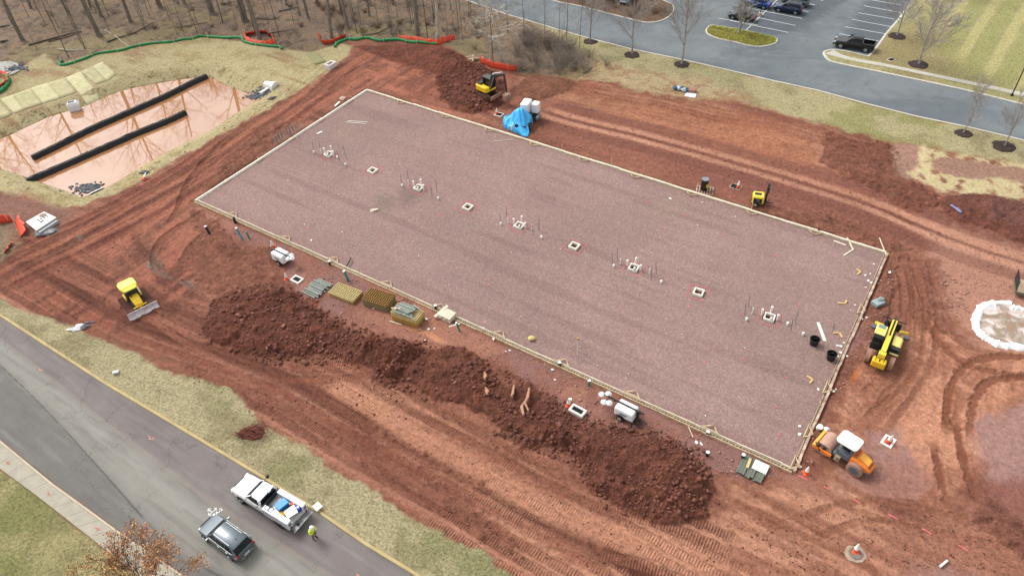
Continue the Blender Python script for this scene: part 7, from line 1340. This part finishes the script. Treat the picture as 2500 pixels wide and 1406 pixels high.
# lamp posts, stakes
for px,hh,lb in(((2470,234),8,'dark lamp post on the sidewalk near the right edge'),((1855,41),7.5,'dark lamp post on a concrete base between the parked cars')):
    r=empty('street_lamp',GT(*px),0,lb,'lamp post'); MB().cyl((0,0,0),(0,0,.7 if px[0]<2000 else .25),.3 if px[0]<2000 else .2,14).build('base',CON if px[0]<2000 else BLKM,r,smooth=True); MB().cyl((0,0,.2),(0,0,hh),.08,8).build('pole',BLKM,r,smooth=True); MB().box((0,0,hh),(.7,.35,.15)).build('lamp_head',BLKM,r,bevel=.03)
for px in[(1371,369),(1492,404),(1702,465),(1834,512),(1511,212),(1304,285),(1317,290),(1330,905),(352,424),(1510,205),(1628,243),(1555,219),(330,135),(512,105)]:
    p=GT(*px); o=MB().bar((0,0,-.1),(rt.uniform(-.08,.08),0,1.0),.045).box((0,0,1.0),(.12,.06,.12)).build('survey_stake',mat('stake_wood',alb(224,196,160),.8)); o.location=p; tag(o,'thin survey stake '+('beyond the far pad edge' if px[1]>360 and px[0]>1300 and px[1]<600 else 'on the far grass verge' if px[0]>1500 else 'near the pond and woodland' if px[0]<600 else 'in the dirt near the screed machine'),'survey stake','survey stakes')
o=drape([(2318,502),(2324,500),(2350,520),(2344,522)],mat('faded_blue_film',alb(150,150,190),.6),'faded blue plastic strip on the dark soil at the right','plastic strip','plastic_strip',.08); r=MB().box((0,0,.2),(1.1,.8,.35),(0,0,.4)).ball((.3,.2,.4),.4,8,5,(1,.7,.6),.3,rnd).build('crumpled_sheet',mat('pale_blue_film',alb(176,196,196),.5,noise=.2)); r.location=GT(2142,742); tag(r,'crumpled pale blue-grey sheet on stones outside the right pad edge','sheet')
# ---------------------------------------------------------------- clods and stones
def scatter(name,lb,polys,n,smin,smax,m,seed,edge=0,flat=.7):
    rn=np.random.RandomState(seed); base=[]; 
    bm=bmesh.new(); bmesh.ops.create_icosphere(bm,subdivisions=1,radius=1); bv=np.array([v.co[:] for v in bm.verts]); bf=np.array([[v.index for v in f.verts] for f in bm.faces]); bm.free()
    V_=[];F_=[]; got=0
    PG=[np.array(GG(p)) for p in polys]; area=np.array([np.prod(p.max(0)-p.min(0)) for p in PG]); tries=0
    while got<n and tries<60:
        tries+=1; i=rn.choice(len(PG),p=area/area.sum()); lo,hi=PG[i].min(0),PG[i].max(0); q=lo+(hi-lo)*rn.rand(400,2); s=poly_sd([tuple(a) for a in PG[i]],q[:,0],q[:,1],2); q=q[s>-edge]; q=q[(fbm(q[:,0],q[:,1],2.2,3,off=71)+.35*rn.randn(len(q)))>-.12] if edge else q
        for x,y in q[:max(0,n-got)]:
            k=smin*(smax/smin)**(rn.rand()**2.1)*(1+.5*float(fbm(np.array([x]),np.array([y]),3.,2,off=73)[0])); v=bv*(1+rn.uniform(-.45,.45,bv.shape)); v=v*np.array([1,rn.uniform(.5,1),flat*rn.uniform(.5,1.1)])*k; a=rn.uniform(0,6.28); c_,s_=math.cos(a),math.sin(a); v=np.stack([v[:,0]*c_-v[:,1]*s_,v[:,0]*s_+v[:,1]*c_,v[:,2]],1)+np.array([x,y,HZ(x,y)+k*.25]); F_.append(bf+len(bv)*got); V_.append(v); got+=1
    V_=np.concatenate(V_);F_=np.concatenate(F_); me=bpy.data.meshes.new(name); me.vertices.add(len(V_)); me.vertices.foreach_set('co',V_.astype(np.float32).ravel()); me.loops.add(F_.size); me.loops.foreach_set('vertex_index',F_.astype(np.int32).ravel()); me.polygons.add(len(F_)); me.polygons.foreach_set('loop_start',np.arange(0,F_.size,3,dtype=np.int32)); me.update(calc_edges=True); me.materials.append(m); o=bpy.data.objects.new(name,me); COL.objects.link(o); tag(o,lb,cat='clods' if 'clod' in name else 'stones',kind='stuff')
CL=mat('red_clod',alb(132,82,66),.95,noise=.4,nscale=.5); CL2=mat('dry_clod',alb(168,112,92),.95,noise=.2,nscale=1); ST=mat('pale_red_stone',alb(186,140,126),.9,noise=.3,nscale=1.1)
HP=[[(495,800),(530,740),(600,705),(690,705),(745,735),(800,775),(850,800),(960,835),(1130,865),(1240,925),(1290,945),(1100,985),(920,915),(860,880),(660,878),(520,832)],[(1290,940),(1440,1035),(1570,1052),(1700,1110),(1750,1210),(1660,1270),(1500,1235),(1390,1120),(1200,1040)],[(1080,125),(1205,185),(1225,245),(1180,278),(1075,240)]]
scatter('soil_clods','dark red clods of soil covering the spoil heaps',HP,21000,.035,.24,CL,1,.7); scatter('dry_clods','paler dry lumps scattered on the spoil heaps',HP,150,.06,.3,CL2,2,.2)
RB=[[(476,503),(1935,1163),(1905,1185),(1740,1160),(1640,1090),(1500,1050),(1370,1000),(1290,930),(1150,860),(850,790),(700,640),(600,600)],[(2120,640),(2190,660),(2160,800),(2100,880),(2000,1080),(1990,1130),(1950,1140),(2100,800)],[(2260,560),(2500,620),(2500,740),(2330,780),(2290,700)]]
scatter('loose_stones','reddish stones strewn along the outside of the pad edges',RB,6500,.03,.15,ST,3,.0); scatter('dirt_crumbs','small crumbs of soil scattered over the graded dirt',[[(20,700),(300,560),(560,700),(900,900),(1500,1150),(1800,1280),(2300,1200),(2400,1400),(1300,1400),(700,1060)],[(1300,240),(2200,460),(2250,620),(1300,330)],[(860,120),(1150,140),(1230,290),(900,210),(480,480),(200,600),(150,560)],[(1980,330),(2180,350),(2290,500),(2100,460)],[(2040,1170),(2100,1180),(2200,1250),(2500,1300),(2500,1400),(1900,1400),(1800,1280)]],13000,.025,.12,CL,4,.0)
